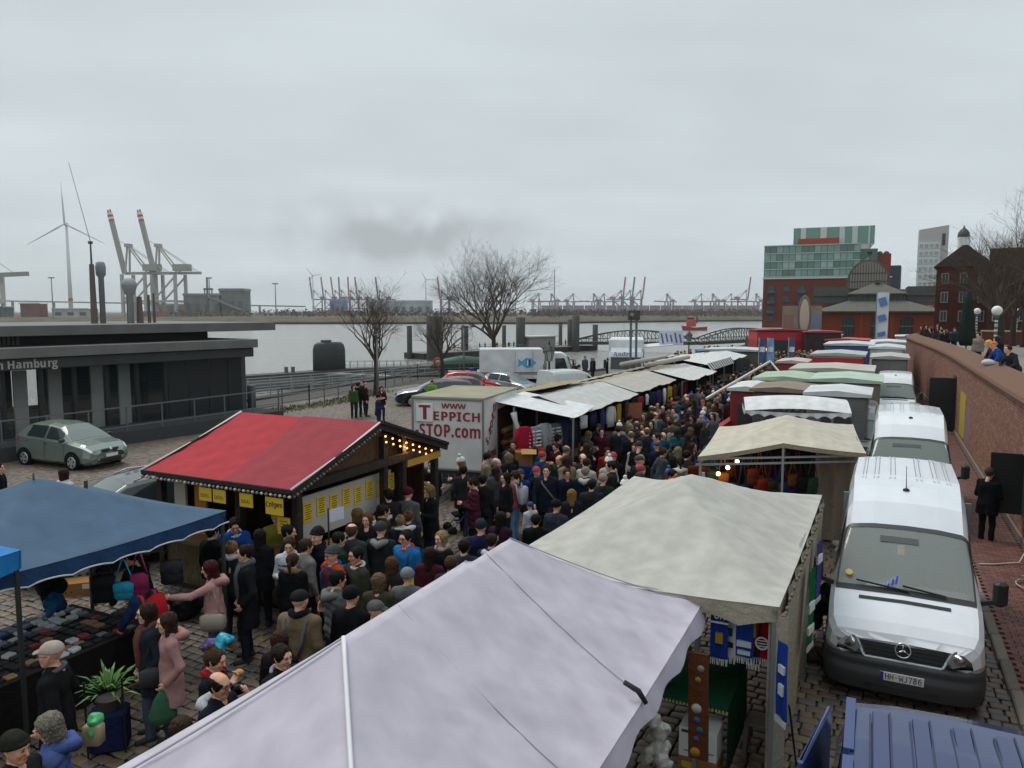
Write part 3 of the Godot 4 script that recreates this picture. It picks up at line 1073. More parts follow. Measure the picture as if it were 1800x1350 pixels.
	var hues := ["8a4a40", "56688a", "8c5a48", "5f7a70", "94493e", "6b6f78", "7b8494", "a0564a"]
	for i in 26:
		var px := 262 + i * 5.2 if i < 18 else 500.0 + (i - 18) * 22.0
		var z := 745.0 if i < 18 else 985.0
		var o := thing("container_stack", "container stack on the far bank %s, %s from the left" % ["below the pale cranes" if i < 18 else "before the beige warehouse", ORD[i if i < 18 else i - 18]], "containers", Vector3((px - 900) / 1330.0 * z, 0.4, -z), 0.05, "container stacks %s" % ("below the pale cranes" if i < 18 else "before the beige warehouse"))
		for k in 2:
			pb(o, "container", mt(hues[(i * 3 + k * 5) % 8], 0.7), Vector3(0, 1.4 + k * 2.7, 0), Vector3(6.1 if i < 18 else 14.0, 2.6, 6.0))
	for i in 22:
		var px := 955.0 + i * 17.5
		var z := 1350.0 + 130.0 * ((i * 5) % 4)
		var sz := Vector3(12 + (i * 7) % 18, 6 + (i * 11) % 11, 12)
		block("yard_building", "small building in the far container yards, %s from the left" % ORD[i], "building", Vector3((px - 900) / 1330.0 * z, 0.4, -z), sz, ["8b6a62", "9c8f84", "7c6672", "b6ab9d", "86594f", "7d7688"][i % 6], 0.0, "small buildings of the far container yards")
	for i in 20:
		var px := 960.0 + i * 19.0
		var o := thing("container_row", "row of stacked containers in the far terminal, %s from the left" % ORD[i], "containers", Vector3((px - 900) / 1330.0 * 2000.0, 0.4, -2000), 0.0, "container rows in the far terminal")
		for k in 3:
			pb(o, "container_tier", mt(["7d5560", "6c6480", "8a5a58", "75708a"][(i + k * 3) % 4], 0.8), Vector3(0, 4 + k * 7.0, 0), Vector3(26, 6.8, 8))
	var br := thing("high_bridge", "long high road bridge in the haze at the far left", "bridge", Vector3(0, 0, 0))
	m = MB.new()
	for k in 14:
		m.bar(Vector3(-1330 + k * 62, 33 - k * 1.15, -1700), Vector3(-1268 + k * 62, 33 - (k + 1) * 1.15, -1700), 8, 3.0)
	part(br, "deck", m, mt("7d8082", 0.8))
	for k in 9:
		pr(br, "pier", mt("7d8082", 0.8), Vector3(-1300 + k * 92, 0, -1700), Vector3(-1300 + k * 92, 31 - k * 1.7, -1700), 4)
	for q in [[487, 500, 800], [97, 490, 620], [372, 490, 800], [974, 475, 1500]]:
		var z: float = q[2]
		var top: float = 5.3 + (548 - q[1]) / 1330.0 * z
		var o := thing("light_mast", ["tall light mast left of the beige warehouse", "light mast with two arms left of the large turbine", "light mast beside the factory chimney", "tall thin mast above the distant cranes"][[487, 97, 372, 974].find(q[0])], "light mast", Vector3((q[0] - 900) / 1330.0 * z, 0.4, -z))
		m = MB.new()
		m.cyl(Vector3.ZERO, Vector3(0, top, 0), z * 0.0008, z * 0.0005, 6)
		part(o, "pole", m, mt("74777a", 0.6))
		pb(o, "lamp_head", mt("5f6264", 0.6), Vector3(0, top, 0), Vector3(z * 0.007, z * 0.0014, 2) if q[0] != 974 else Vector3(1, 1, 1))
	var sc := MB.new()
	for i in 2200:
		var px := rng.randf_range(930, 1345) if i % 4 else rng.randf_range(300, 930)
		var z := rng.randf_range(690, 900) if px > 1000 else rng.randf_range(640, 760)
		var x := (px - 900) / 1330.0 * z
		var hh := rng.randf_range(2.0, 7.5)
		var p := Vector3(x, 0.3, -z)
		for k in 3:
			var q := p + Vector3(rng.randf_range(-3, 3), hh * rng.randf_range(0.3, 1.0), rng.randf_range(-3, 3))
			var w := Vector3(rng.randf_range(-1, 1), rng.randf_range(-1, 1), rng.randf_range(-1, 1)).normalized() * rng.randf_range(0.6, 1.9)
			sc.tri(q - w, q + w, q + Vector3(w.y, absf(w.x) + 0.5, w.z))
	var scrub := solo("shore_scrub", sc, mt("655c4e", 0.95), "brown winter scrub and bare bushes along the far shore", "bushes")
	scrub.set_meta("kind", "stuff")

func make_pontoon_and_ships() -> void:
	var steel := mt("3b3a38", 0.7)
	var o := thing("landing_pontoon", "long dark landing pontoon in the river behind the bare trees", "pontoon")
	var a := Vector3(-20.5, -3.7, -158)
	var b := Vector3(19.0, -3.7, -196)
	var m: MB
	pr(o, "hull", mt("2f2d2b", 0.8), a + Vector3.DOWN * 0.3, b + Vector3.DOWN * 0.3, 7.0, 1.3)
	pr(o, "deck", mt("6d6760", 0.8), a + Vector3.UP * 0.39, b + Vector3.UP * 0.39, 6.6, 0.1)
	m = MB.new()
	var side := (b - a).normalized().cross(Vector3.UP) * -3.2
	for y in [0.9, 1.4]:
		m.bar(a.lerp(b, 0.12) - side + Vector3.UP * y, b - side + Vector3.UP * y, 0.07)
		m.bar(a.lerp(b, 0.12) + side + Vector3.UP * y, b + side + Vector3.UP * y, 0.07)
	for k in 30:
		m.bar(a.lerp(b, 0.12 + k * 0.03) + side, a.lerp(b, 0.12 + k * 0.03) + side + Vector3.UP * 1.4, 0.07)
		m.bar(a.lerp(b, 0.12 + k * 0.03) - side, a.lerp(b, 0.12 + k * 0.03) - side + Vector3.UP * 1.4, 0.07)
	part(o, "railing", m, mt("7d7b77", 0.6))
	m = MB.new()
	var sh := a.lerp(b, 0.68)
	m.box(sh + Vector3(0, 1.6, 0), Vector3(9, 2.6, 3), Basis.from_euler(Vector3(0, 0.76, 0)))
	part(o, "shelter", m, mt("8b8884", 0.6))
	pb(o, "shelter_roof", mt("c3c2be", 0.6), sh + Vector3(0, 3.1, 0), Vector3(10, 0.3, 4), Basis.from_euler(Vector3(0, 0.76, 0)))
	var piles := [[720, 158, 0.55, 2.4], [764, 152, 1.6, 4.4], [817, 168, 0.8, 2.2], [915, 180, 1.1, 4.0], [1002, 190, 0.7, 3.4], [1012, 186, 0.9, 4.3], [985, 200, 0.5, 2.0], [1046, 196, 0.7, 2.0], [886, 186, 0.5, 2.0]]
	for i in piles.size():
		var q = piles[i]
		var x: float = (q[0] - 900) / 1330.0 * q[1]
		m = MB.new(true)
		m.cyl(Vector3(0, -9, 0), Vector3(0, q[3], 0), q[2], q[2], 12)
		solo("mooring_pile", m, steel, ["thin dark mooring pile left of the thickest one", "thickest black mooring pile at the pontoon's left end", "mooring pile between the second and the tallest tree", "thick mooring pile right of the tallest tree", "left one of the two close piles at the footbridge", "taller right one of the two close piles at the footbridge", "short pile at the right end of the pontoon", "mooring pile before the middle of the arched footbridge", "thin pile behind the pontoon shelter"][i], "mooring pile", Vector3(x, 0, -q[1]), 0.0, "mooring piles along the pontoon")
	m = MB.new()
	m.bar(Vector3(31, -6, -100), Vector3(32.6, 1.6, -104), 1.0)
	solo("leaning_dolphin", m, mt("4c4538", 0.85), "thick leaning timber pile before the second footbridge", "mooring pile")
	for k in 2:
		var p := [Vector3(16.5, -2.6, -192), Vector3(43, -2.0, -176)][k] as Vector3
		var q := [Vector3(43, -2.0, -176), Vector3(66, -1.4, -186)][k] as Vector3
		o = thing("footbridge", ["arched steel footbridge right of the pontoon", "arched steel footbridge before the tall warehouse"][k], "bridge")
		pr(o, "deck", mt("43413f", 0.8), p, q, 3.0, 0.7)
		for s in [-1.4, 1.4]:
			m = MB.new()
			var off: Vector3 = (q - p).normalized().cross(Vector3.UP) * s
			for i in 16:
				var u := i / 16.0
				var v := (i + 1) / 16.0
				var t0: Vector3 = p.lerp(q, u) + off
				var t1: Vector3 = p.lerp(q, v) + off
				var h0 := Vector3.UP * (0.9 + 2.2 * sin(u * PI))
				var h1 := Vector3.UP * (0.9 + 2.2 * sin(v * PI))
				m.bar(t0 + h0, t1 + h1, 0.24)
				m.bar(t1, t1 + h1, 0.14)
				m.bar(t0 + h0, t1, 0.1)
				m.bar(t0 + Vector3.UP * 1.1, t1 + Vector3.UP * 1.1, 0.08)
			part(o, "arch_truss", m, mt("4a4847", 0.7))
	o = thing("harbour_tug", "red harbour tug on the river beyond the second footbridge", "ship", Vector3(96, -4.5, -400), -0.2)
	m = MB.new()
	m.prism(PackedVector2Array([Vector2(-6.5, 2.6), Vector2(-5.8, -0.6), Vector2(6.4, -0.6), Vector2(6.8, 2.0), Vector2(0, 1.5)]), -2.4, 2.4)
	part(o, "hull", m, mt("8d2f2b", 0.6))
	pb(o, "deckhouse", mt("b8463c", 0.6), Vector3(-1.5, 3.4, 0), Vector3(5.0, 2.8, 3.4), Basis.IDENTITY, 0.2)
	pb(o, "wheelhouse", mt("c75d50", 0.5), Vector3(-1.9, 6.0, 0), Vector3(3.4, 2.4, 2.8), Basis.IDENTITY, 0.2)
	pb(o, "window_band", mt("2b3034", 0.2), Vector3(-1.9, 6.3, 0), Vector3(3.5, 1.0, 2.9))
	m = MB.new()
	m.cyl(Vector3(1.4, 4, 0.8), Vector3(1.4, 7.2, 0.8), 0.6, 0.5, 8)
	m.cyl(Vector3(-1.6, 7.2, 0), Vector3(-1.6, 10.5, 0), 0.15, 0.08, 6)
	part(o, "funnel_and_mast", m, mt("7f2d29", 0.6))
	o = thing("submarine", "black moored submarine with its rounded conning tower", "submarine", Vector3(-25.0, -6.1, -101), 0.0)
	o.rotation.y = 0.62
	m = MB.new(true)
	m.tube([Vector3(-34, -1.0, 0), Vector3(-31, -0.4, 0), Vector3(-24, 0, 0), Vector3(-8, 0.15, 0), Vector3(10, 0.05, 0), Vector3(20, -0.5, 0), Vector3(28, -1.4, 0)], [0.8, 1.9, 2.9, 3.25, 3.2, 2.7, 1.2], 20)
	part(o, "hull", m, mt("2c2e30", 0.6, 0.0, "dirt"))
	m = MB.new()
	m.prism(PackedVector2Array([Vector2(-27, 2.4), Vector2(20, 2.2), Vector2(15.5, 3.6), Vector2(2.5, 3.75), Vector2(-3, 3.55), Vector2(-22, 3.3)]), -1.3, 1.3)
	part(o, "deck_casing", m, mt("4b4847", 0.75, 0.0, "dirt"))
	m = MB.new(true)
	var rings := []
	for lv in [[3.2, 1.0], [6.4, 0.98], [7.05, 0.9], [7.35, 0.7]]:
		var ring := PackedVector3Array()
		for j in 20:
			var an := -TAU * j / 20.0
			ring.append(Vector3(0.6 + cos(an) * 2.3 * lv[1], lv[0], sin(an) * 1.1 * lv[1]))
		rings.append(ring)
	m.ring_loft(rings)
	part(o, "conning_tower", m, mt("34383a", 0.6, 0.0, "dirt"))
	m = MB.new(true)
	m.cyl(Vector3(0.2, 7.3, 0), Vector3(0.2, 7.65, 0), 0.7, 0.7, 12)
	part(o, "tower_hatch", m, mt("46494b", 0.6))
	for k in 3:
		pb(o, "deck_fitting", mt("585a5a", 0.6), Vector3([-14.5, -5.3, -4.4][k], 3.9, 0), Vector3([1.0, 0.35, 0.35][k], 0.75, 0.5))
	m = MB.new()
	for k in 18:
		m.bar(Vector3(3 + k * 1.1, 3.6 - k * 0.03, -1.2), Vector3(3 + k * 1.1, 4.7 - k * 0.03, -1.2), 0.05)
		m.bar(Vector3(3 + k * 1.1, 3.6 - k * 0.03, 1.2), Vector3(3 + k * 1.1, 4.7 - k * 0.03, 1.2), 0.05)
	for y in [4.1, 4.65]:
		for z in [-1.2, 1.2]:
			m.bar(Vector3(3, y, z), Vector3(21.7, y - 0.5, z), 0.04)
	part(o, "deck_railing", m, mt("77797a", 0.6))

func grow(m: MB, p: Vector3, d: Vector3, len: float, r: float, lv: int, top: int, spread_: float, up: float, kids: int) -> void:
	var pts := [p]
	var rad := [r]
	if lv == top:
		var e := p + (d + Vector3(rng.randf_range(-1, 1), rng.randf_range(-1, 1), rng.randf_range(-1, 1)) * 0.5).normalized() * len * 0.75
		var s := d.cross(Vector3(0.3, 0.2, 0.9)).normalized() * r
		var w := d.cross(s).normalized() * r
		m.tri(p + s, p + w - s, e)
		m.tri(p + w - s, p - w - s, e)
		m.tri(p - w - s, p + s, e)
		return
	var n := 4 if lv < 2 else 3
	var q := p
	var dd := d
	for i in n:
		dd = (dd + Vector3(rng.randf_range(-1, 1), rng.randf_range(-1, 1) + up * 0.6, rng.randf_range(-1, 1)) * 0.16).normalized()
		q += dd * len / n
		pts.append(q)
		rad.append(lerpf(r, r * 0.4, (i + 1.0) / n))
	m.tube(pts, rad, 6 if lv == 0 else (5 if lv == 1 else 3), false)
	for k in kids:
		var u := rng.randf_range(0.35, 1.0) if lv > 0 else rng.randf_range(0.4, 1.0)
		if k == 0:
			u = 1.0
		var f := u * n
		var i := mini(int(f), n - 1)
		var at: Vector3 = pts[i].lerp(pts[i + 1], f - i)
		var ax := Vector3(rng.randf_range(-1, 1), rng.randf_range(-0.6, 0.6), rng.randf_range(-1, 1)).normalized()
		var nd := (dd + ax * spread_ * rng.randf_range(0.6, 1.2) + Vector3.UP * up * 0.4).normalized()
		grow(m, at, nd, len * rng.randf_range(0.58, 0.82), maxf(r * (0.62 if u < 0.99 else 0.5) * lerpf(1.0, 0.6, u), 0.0045), lv + 1, top, spread_, up, kids)

func bare_tree(label: String, at: Vector3, height: float, trunk: float, r: float, lean: Vector3, limbs: int, top: int, spread_: float, kids: int, sd: int) -> void:
	rng.seed = sd
	var o := thing("bare_tree", label, "tree", at, 0.0, "bare winter trees")
	var bark := mt("4a423b", 0.9, 0.0, "bark")
	var m := MB.new(true)
	var tp := Vector3(lean.x * trunk, trunk, lean.z * trunk)
	m.tube([Vector3(0, -0.1, 0), Vector3(lean.x * 0.2 * trunk, 0.25, 0), tp * 0.5 + Vector3(0.04, 0, 0.02), tp], [r * 1.45, r * 1.05, r * 0.92, r * 0.8], 10)
	part(o, "trunk", m, bark)
	m = MB.new(true)
	for k in limbs:
		var an := TAU * k / limbs + rng.randf_range(-0.3, 0.3)
		var dn := Vector3(cos(an) * spread_ * 0.95, rng.randf_range(0.75, 1.25), sin(an) * spread_ * 0.95).normalized()
		if k == 0:
			dn = Vector3(rng.randf_range(-0.15, 0.15), 1, rng.randf_range(-0.15, 0.15)).normalized()
		grow(m, tp - Vector3(0, rng.randf_range(0, 0.25) * trunk * 0.4, 0), dn, (height - trunk) * 0.47, r * 0.5, 0, top, spread_, 0.26, kids)
	part(o, "crown", m, mt("54493f", 0.9))

func again(called: String, label: String, at: Vector3, yaw: float, k: Vector3) -> void:
	var o := dup(get_node(called), at, yaw, label, "bare_tree")
	o.scale = k

func make_trees() -> void:
	bare_tree("bare young tree on the quay left of the carpet trailer", Vector3(-8.6, 0, -47.5), 6.9, 2.3, 0.17, Vector3(0.02, 0, 0), 7, 4, 0.9, 4, 5)
	bare_tree("smallest bare tree, behind the parked dark estate car", Vector3(-5.3, 0, -57.5), 6.1, 1.9, 0.16, Vector3(-0.03, 0, 0), 7, 3, 0.85, 5, 8)
	bare_tree("tallest bare tree on the quay behind the fish lorry", Vector3(-1.6, -0.5, -66), 11.2, 3.6, 0.23, Vector3(0.0, 0, 0), 9, 4, 0.9, 5, 12)
	bare_tree("wide bare tree on the promenade beside the globe lamps", Vector3(32.2, 2.5, -50), 8.6, 2.6, 0.28, Vector3(-0.03, 0, 0), 8, 4, 0.75, 4, 21)
	again("bare_tree_003", "bare tree at the right edge of the promenade", Vector3(26.3, 2.5, -36.5), 2.0, Vector3(0.85, 1.05, 0.85))
	again("bare_tree_003", "bare tree behind the others on the promenade", Vector3(41, 2.5, -62), 4.0, Vector3(0.8, 0.9, 0.8))
	again("bare_tree_003", "bare tree before the gabled brick house", Vector3(45.5, 2.5, -71), 5.2, Vector3(0.95, 0.84, 0.95))
	again("bare_tree_002", "bare tree far right behind the globe lamps", Vector3(37.5, 2.5, -52), 3.1, Vector3(0.7, 0.72, 0.7))
	again("bare_tree_002", "dense bare tree behind the globe lamps, nearest the gabled house", Vector3(40.5, 2.5, -60), 1.1, Vector3(0.8, 0.8, 0.8))
	again("bare_tree_002", "dense bare tree between the gabled house and the right edge", Vector3(39, 2.5, -53), 2.3, Vector3(0.75, 0.82, 0.75))
	rng.seed = 99

func globe_lamp(at: Vector3, r: float, h: float, label: String) -> void:
	var o := thing("globe_lamp", label, "street lamp", at, 0.0, "white globe lamps on the promenade")
	var m := MB.new(true)
	m.lathe([Vector2(0.13, 0), Vector2(0.12, 0.5), Vector2(0.075, 0.6), Vector2(0.07, h - r - 0.12), Vector2(0.12, h - r - 0.1), Vector2(0.12, h - r + 0.02)], 12)
	part(o, "post", m, mt("6a706e", 0.6, 0.0, "dirt"))
	for k in 7:
		var b := MB.new()
		b.cyl(Vector3(0, 0.7 + k * 0.26, 0), Vector3(0, 0.7 + k * 0.26 + 0.09 + 0.04 * (k % 3), 0), 0.079, 0.079, 12)
		part(o, "sticker", b, mt(["d6d6d2", "c4c7c4", "a9b4ba"][k % 3], 0.6))
	m = MB.new(true)
	m.ball(Vector3(0, h, 0), Vector3.ONE * r, 20)
	part(o, "globe", m, mt("e6e4de", 0.35))

func lantern_post(at: Vector3, h: float, label: String) -> void:
	var o := thing("lantern_post", label, "street lamp", at, 0.0, "old black lantern posts")
	var m := MB.new(true)
	m.lathe([Vector2(0.16, 0), Vector2(0.15, 0.8), Vector2(0.08, 0.95), Vector2(0.055, h - 1.0), Vector2(0.12, h - 0.95)], 10)
	part(o, "post", m, mt("1d1e1f", 0.5))
	m = MB.new()
	m.lathe([Vector2(0.16, h - 0.95), Vector2(0.3, h - 0.4), Vector2(0.3, h - 0.38)], 6)
	part(o, "lantern_glass", m, mt("8c908c", 0.2))
	for k in 6:
		var an := TAU * k / 6.0
		pr(o, "frame_bar", mt("1d1e1f", 0.5), Vector3(cos(an) * 0.17, h - 0.95, sin(an) * 0.17), Vector3(cos(an) * 0.31, h - 0.38, sin(an) * 0.31), 0.025)
	m = MB.new()
	m.lathe([Vector2(0.4, h - 0.38), Vector2(0.36, h - 0.32), Vector2(0.14, h - 0.08), Vector2(0.05, h - 0.02), Vector2(0.05, h + 0.12), Vector2(0.01, h + 0.22)], 8)
	part(o, "cap", m, mt("1d1e1f", 0.5))

func make_street_furniture() -> void:
	var grey := mt("7c8082", 0.5, 0.4)
	globe_lamp(Vector3(25.896, 2.5, -40.58), 0.26, 2.86, "largest globe lamp, right of the wide bare tree")
	globe_lamp(Vector3(40.4, 2.5, -66), 0.27, 2.85, "globe lamp left of the largest one")
	globe_lamp(Vector3(49.2, 2.5, -74), 0.26, 2.85, "globe lamp farthest right, behind the crowd")
	lantern_post(Vector3(2.163, 0, -43.952), 3.4, "old black lantern post before the fish lorry's cab")
	lantern_post(Vector3(18.0, 0, -77), 3.3, "old black lantern post beside the cake lorry's awning")
	var o := thing("floodlight_mast", "twin grey poles carrying a dark floodlight box, before the white lorry", "street lamp", Vector3(7.426, 0, -46.292))
	var m := MB.new()
	for x in [-0.17, 0.17]:
		pr(o, "pole", mt("5d6466", 0.6), Vector3(x, 0, 0), Vector3(x, 5.0, 0), 0.13)
	pb(o, "lamp_box", mt("3b3a36", 0.6), Vector3(0, 5.1, 0), Vector3(0.7, 0.6, 0.5), Basis.IDENTITY, 0.03)
	m = MB.new(true)
	m.cyl(Vector3(-0.16, 5.1, 0.24), Vector3(-0.16, 5.1, 0.28), 0.14, 0.14, 12)
	part(o, "lens", m, mt("767468", 0.2))
	pb(o, "switch_box", mt("50585a", 0.6), Vector3(0, 0.5, 0), Vector3(0.5, 1.0, 0.4), Basis.IDENTITY, 0.03)
	for q in [[815, 672, 4.3, "thin lamp post behind the parked cars"], [663, 700, 3.9, "thin lamp post beside the first bare tree"]]:
		var z: float = 5.3 * 1330.0 / (q[1] - 548.0)
		var at := Vector3((q[0] - 900) / 1330.0 * z, 0, -z)
		o = thing("lamp_post", q[3], "street lamp", at)
		m = MB.new(true)
		m.cyl(Vector3.ZERO, Vector3(0, q[2], 0), 0.07, 0.05, 8)
		part(o, "pole", m, grey)
		pb(o, "lamp_head", grey, Vector3(0, q[2], 0.2), Vector3(0.18, 0.1, 0.6), Basis.IDENTITY, 0.03)
	o = thing("quay_railing", "long grey steel railing along the quay edge beside the submarine", "railing")
	var line := [Vector2(-14.6, -37.6), Vector2(-11.6, -43.0), Vector2(-8.9, -53.0), Vector2(-7.5, -60.0), Vector2(5.5, -65.5)]
	for i in line.size() - 1:
		var a := Vector3(line[i].x, 0, line[i].y)
		var b := Vector3(line[i + 1].x, 0, line[i + 1].y)
		for y in [0.35, 0.75, 1.15]:
			pr(o, "rail", grey, a + Vector3.UP * y, b + Vector3.UP * y, 0.05)
		var n := int(a.distance_to(b) / 1.6)
		for k in n + 1:
			pr(o, "post", grey, a.lerp(b, float(k) / n), a.lerp(b, float(k) / n) + Vector3.UP * 1.18, 0.06)
	o = thing("gangway", "grey railed gangway leading down to the submarine", "gangway")
	var ga := Vector3(-18.5, -0.3, -46)
	var gb := Vector3(-7.6, -0.9, -68)
	pr(o, "deck", mt("6b6966", 0.7), ga, gb, 2.2, 0.25)
	var gs := (gb - ga).normalized().cross(Vector3.UP) * 1.0
	for s in [-1.0, 1.0]:
		for y in [0.45, 0.85, 1.25]:
			pr(o, "rail", mt("9a9d9c", 0.5, 0.3), ga + gs * s + Vector3.UP * y, gb + gs * s + Vector3.UP * y, 0.06)
		for k in 13:
			pr(o, "post", mt("9a9d9c", 0.5, 0.3), ga.lerp(gb, k / 12.0) + gs * s, ga.lerp(gb, k / 12.0) + gs * s + Vector3.UP * 1.28, 0.06)
	pr(o, "lower_ramp", mt("77746f", 0.7), Vector3(-9.5, -0.6, -68), Vector3(-22.0, -2.2, -92), 1.6, 0.2)
	m = MB.new(true)
	m.cyl(Vector3.ZERO, Vector3(0, 1.5, 0), 0.22, 0.22, 12)
	solo("gate_post", m, mt("4d5052", 0.6), "stout grey post at the corner of the quay pavilion", "post", Vector3(-13.517, 0, -39.012))
	o = thing("closed_parasol", "tall closed dark green parasol on the promenade", "parasol", Vector3(27.6, 2.5, -46))
	m = MB.new(true)
	m.lathe([Vector2(0.04, 0), Vector2(0.04, 0.8)], 8)
	part(o, "pole", m, mt("55504a", 0.6))
	m = MB.new(true)
	var rings := []
	for lv in [[0.75, 0.30], [1.2, 0.46], [2.2, 0.36], [3.2, 0.24], [4.0, 0.1]]:
		var ring := PackedVector3Array()
		for j in 24:
			var an := -TAU * j / 24.0
			var rr: float = lv[1] * (1.0 + 0.16 * sin(an * 8.0))
			ring.append(Vector3(cos(an) * rr, lv[0], sin(an) * rr))
		rings.append(ring)
	m.ring_loft(rings)
	part(o, "cloth", m, mt("26332f", 0.85, 0.0, "cloth"))
	o = thing("covered_boat", "small green covered boat on trestles behind the parked cars", "boat", Vector3(-4.2, 0, -62.2), 0.2)
	m = MB.new(true)
	m.tube([Vector3(-2.6, 0.8, 0), Vector3(-2.0, 0.95, 0), Vector3(0, 1.1, 0), Vector3(1.6, 1.05, 0), Vector3(2.4, 0.95, 0)], [0.08, 0.4, 0.62, 0.5, 0.15], 12)
	part(o, "hull", m, mt("3f5c4c", 0.6))
	for x in [-1.2, 1.2]:
		pb(o, "trestle", mt("5b554c", 0.8), Vector3(x, 0.28, 0), Vector3(0.12, 0.56, 1.0))
	o = thing("lifebuoy", "red lifebuoy on the quay railing left of the covered boat", "lifebuoy", Vector3(-5.95, 1.25, -60.7))
	m = MB.new(true)
	var pts := []
	for k in 17:
		pts.append(Vector3(cos(TAU * k / 16.0) * 0.3, sin(TAU * k / 16.0) * 0.3, 0))
	m.tube(pts, [0.09], 8, false)
	part(o, "ring", m, mt("b23a30", 0.6))

func canopy_shape(hw: float, hl: float, eave: float, rise: float, ridge: float, front_gable := 0.0, wrinkle := 0.012, nx := 40, nz := 56, sd := 1) -> MB:
	var m := MB.new(true)
	var n := FastNoiseLite.new()
	n.seed = sd
	n.frequency = 0.8
	n.fractal_octaves = 3
	var f := func(u: float, v: float) -> Vector3:
		var x := lerpf(-hw, hw, u)
		var z := lerpf(hl, -hl, v)
		var a := 1.0 - absf(x) / hw
		var b := clampf((hl - absf(z)) / maxf(hl - ridge, 0.01), 0.0, 1.0)
		var q := minf(a, b)
		var y := eave + rise * pow(q, 1.22) + front_gable * pow(a, 1.1) * clampf(z / hl, 0.0, 1.0) * (1.0 - b)
		y -= 0.05 * sin(PI * clampf(u, 0, 1)) * (1.0 - b) + 0.05 * sin(PI * v) * (1.0 - a) * (1.0 - a)
		y += wrinkle * (n.get_noise_2d(x * 1.2 + z * 0.6, z * 0.9) * 0.9 + 0.35 * n.get_noise_2d((x + z) * 5.0, (x - z) * 0.9)) * smoothstep(0.0, 0.15, minf(1.0 - absf(u - 0.5) * 2.0, 1.0 - absf(v - 0.5) * 2.0) + 0.05)
		return Vector3(x, y, z)
	m.grid(f, nx, nz)
	return m

func valance_shape(hw: float, hl: float, eave: float, drop: float, scallop: float, n_wave: int, sides := [0, 1, 2, 3], tuck := 0.0) -> MB:
	var m := MB.new(true)
	var c := [Vector3(hw, eave, hl), Vector3(hw, eave, -hl), Vector3(-hw, eave, -hl), Vector3(-hw, eave, hl)]
	for k in sides:
		var a: Vector3 = c[k]
		var b: Vector3 = c[(k + 1) % 4]
		var out := (b - a).normalized().cross(Vector3.UP) * -1.0
		var f := func(u: float, v: float) -> Vector3:
			var p := a.lerp(b, u)
			var d := drop * (1.0 - scallop * absf(cos(u * n_wave * PI)))
			var wob := 0.02 * sin(u * n_wave * TAU + 1.0) * v + 0.012
			p.y -= 0.05 * sin(PI * u)
			return p + out * (wob - tuck * v) + Vector3.DOWN * d * v
		m.grid(f, n_wave * 8, 3)
	return m

func poles(o: Node3D, hw: float, hl: float, eave: float, peak: float, mat: Material, with_cross := true) -> void:
	for x in [-hw + 0.05, hw - 0.05]:
		for z in [-hl + 0.05, hl - 0.05]:
			var m: MB
			pr(o, "pole", mat, Vector3(x, 0, z), Vector3(x, eave - 0.02, z), 0.045)
	if with_cross:
		for z in [-hl + 0.05, hl - 0.05]:
			var m: MB
			pr(o, "cross_bar", mat, Vector3(-hw, eave - 0.06, z), Vector3(hw, eave - 0.06, z), 0.04)
		for x in [-hw + 0.05, hw - 0.05]:
			var m: MB
			pr(o, "cross_bar", mat, Vector3(x, eave - 0.06, -hl), Vector3(x, eave - 0.06, hl), 0.04)
		var m: MB
		pr(o, "centre_pole", mat, Vector3(0, 0.0, -hl * 0.4), Vector3(0, peak - 0.12, -hl * 0.4), 0.04)

func seam(o: Node3D, pts: Array, r: float, mat: Material, called := "seam") -> void:
	var m := MB.new(true)
	m.tube(pts, [r], 6)
	part(o, called, m, mat)

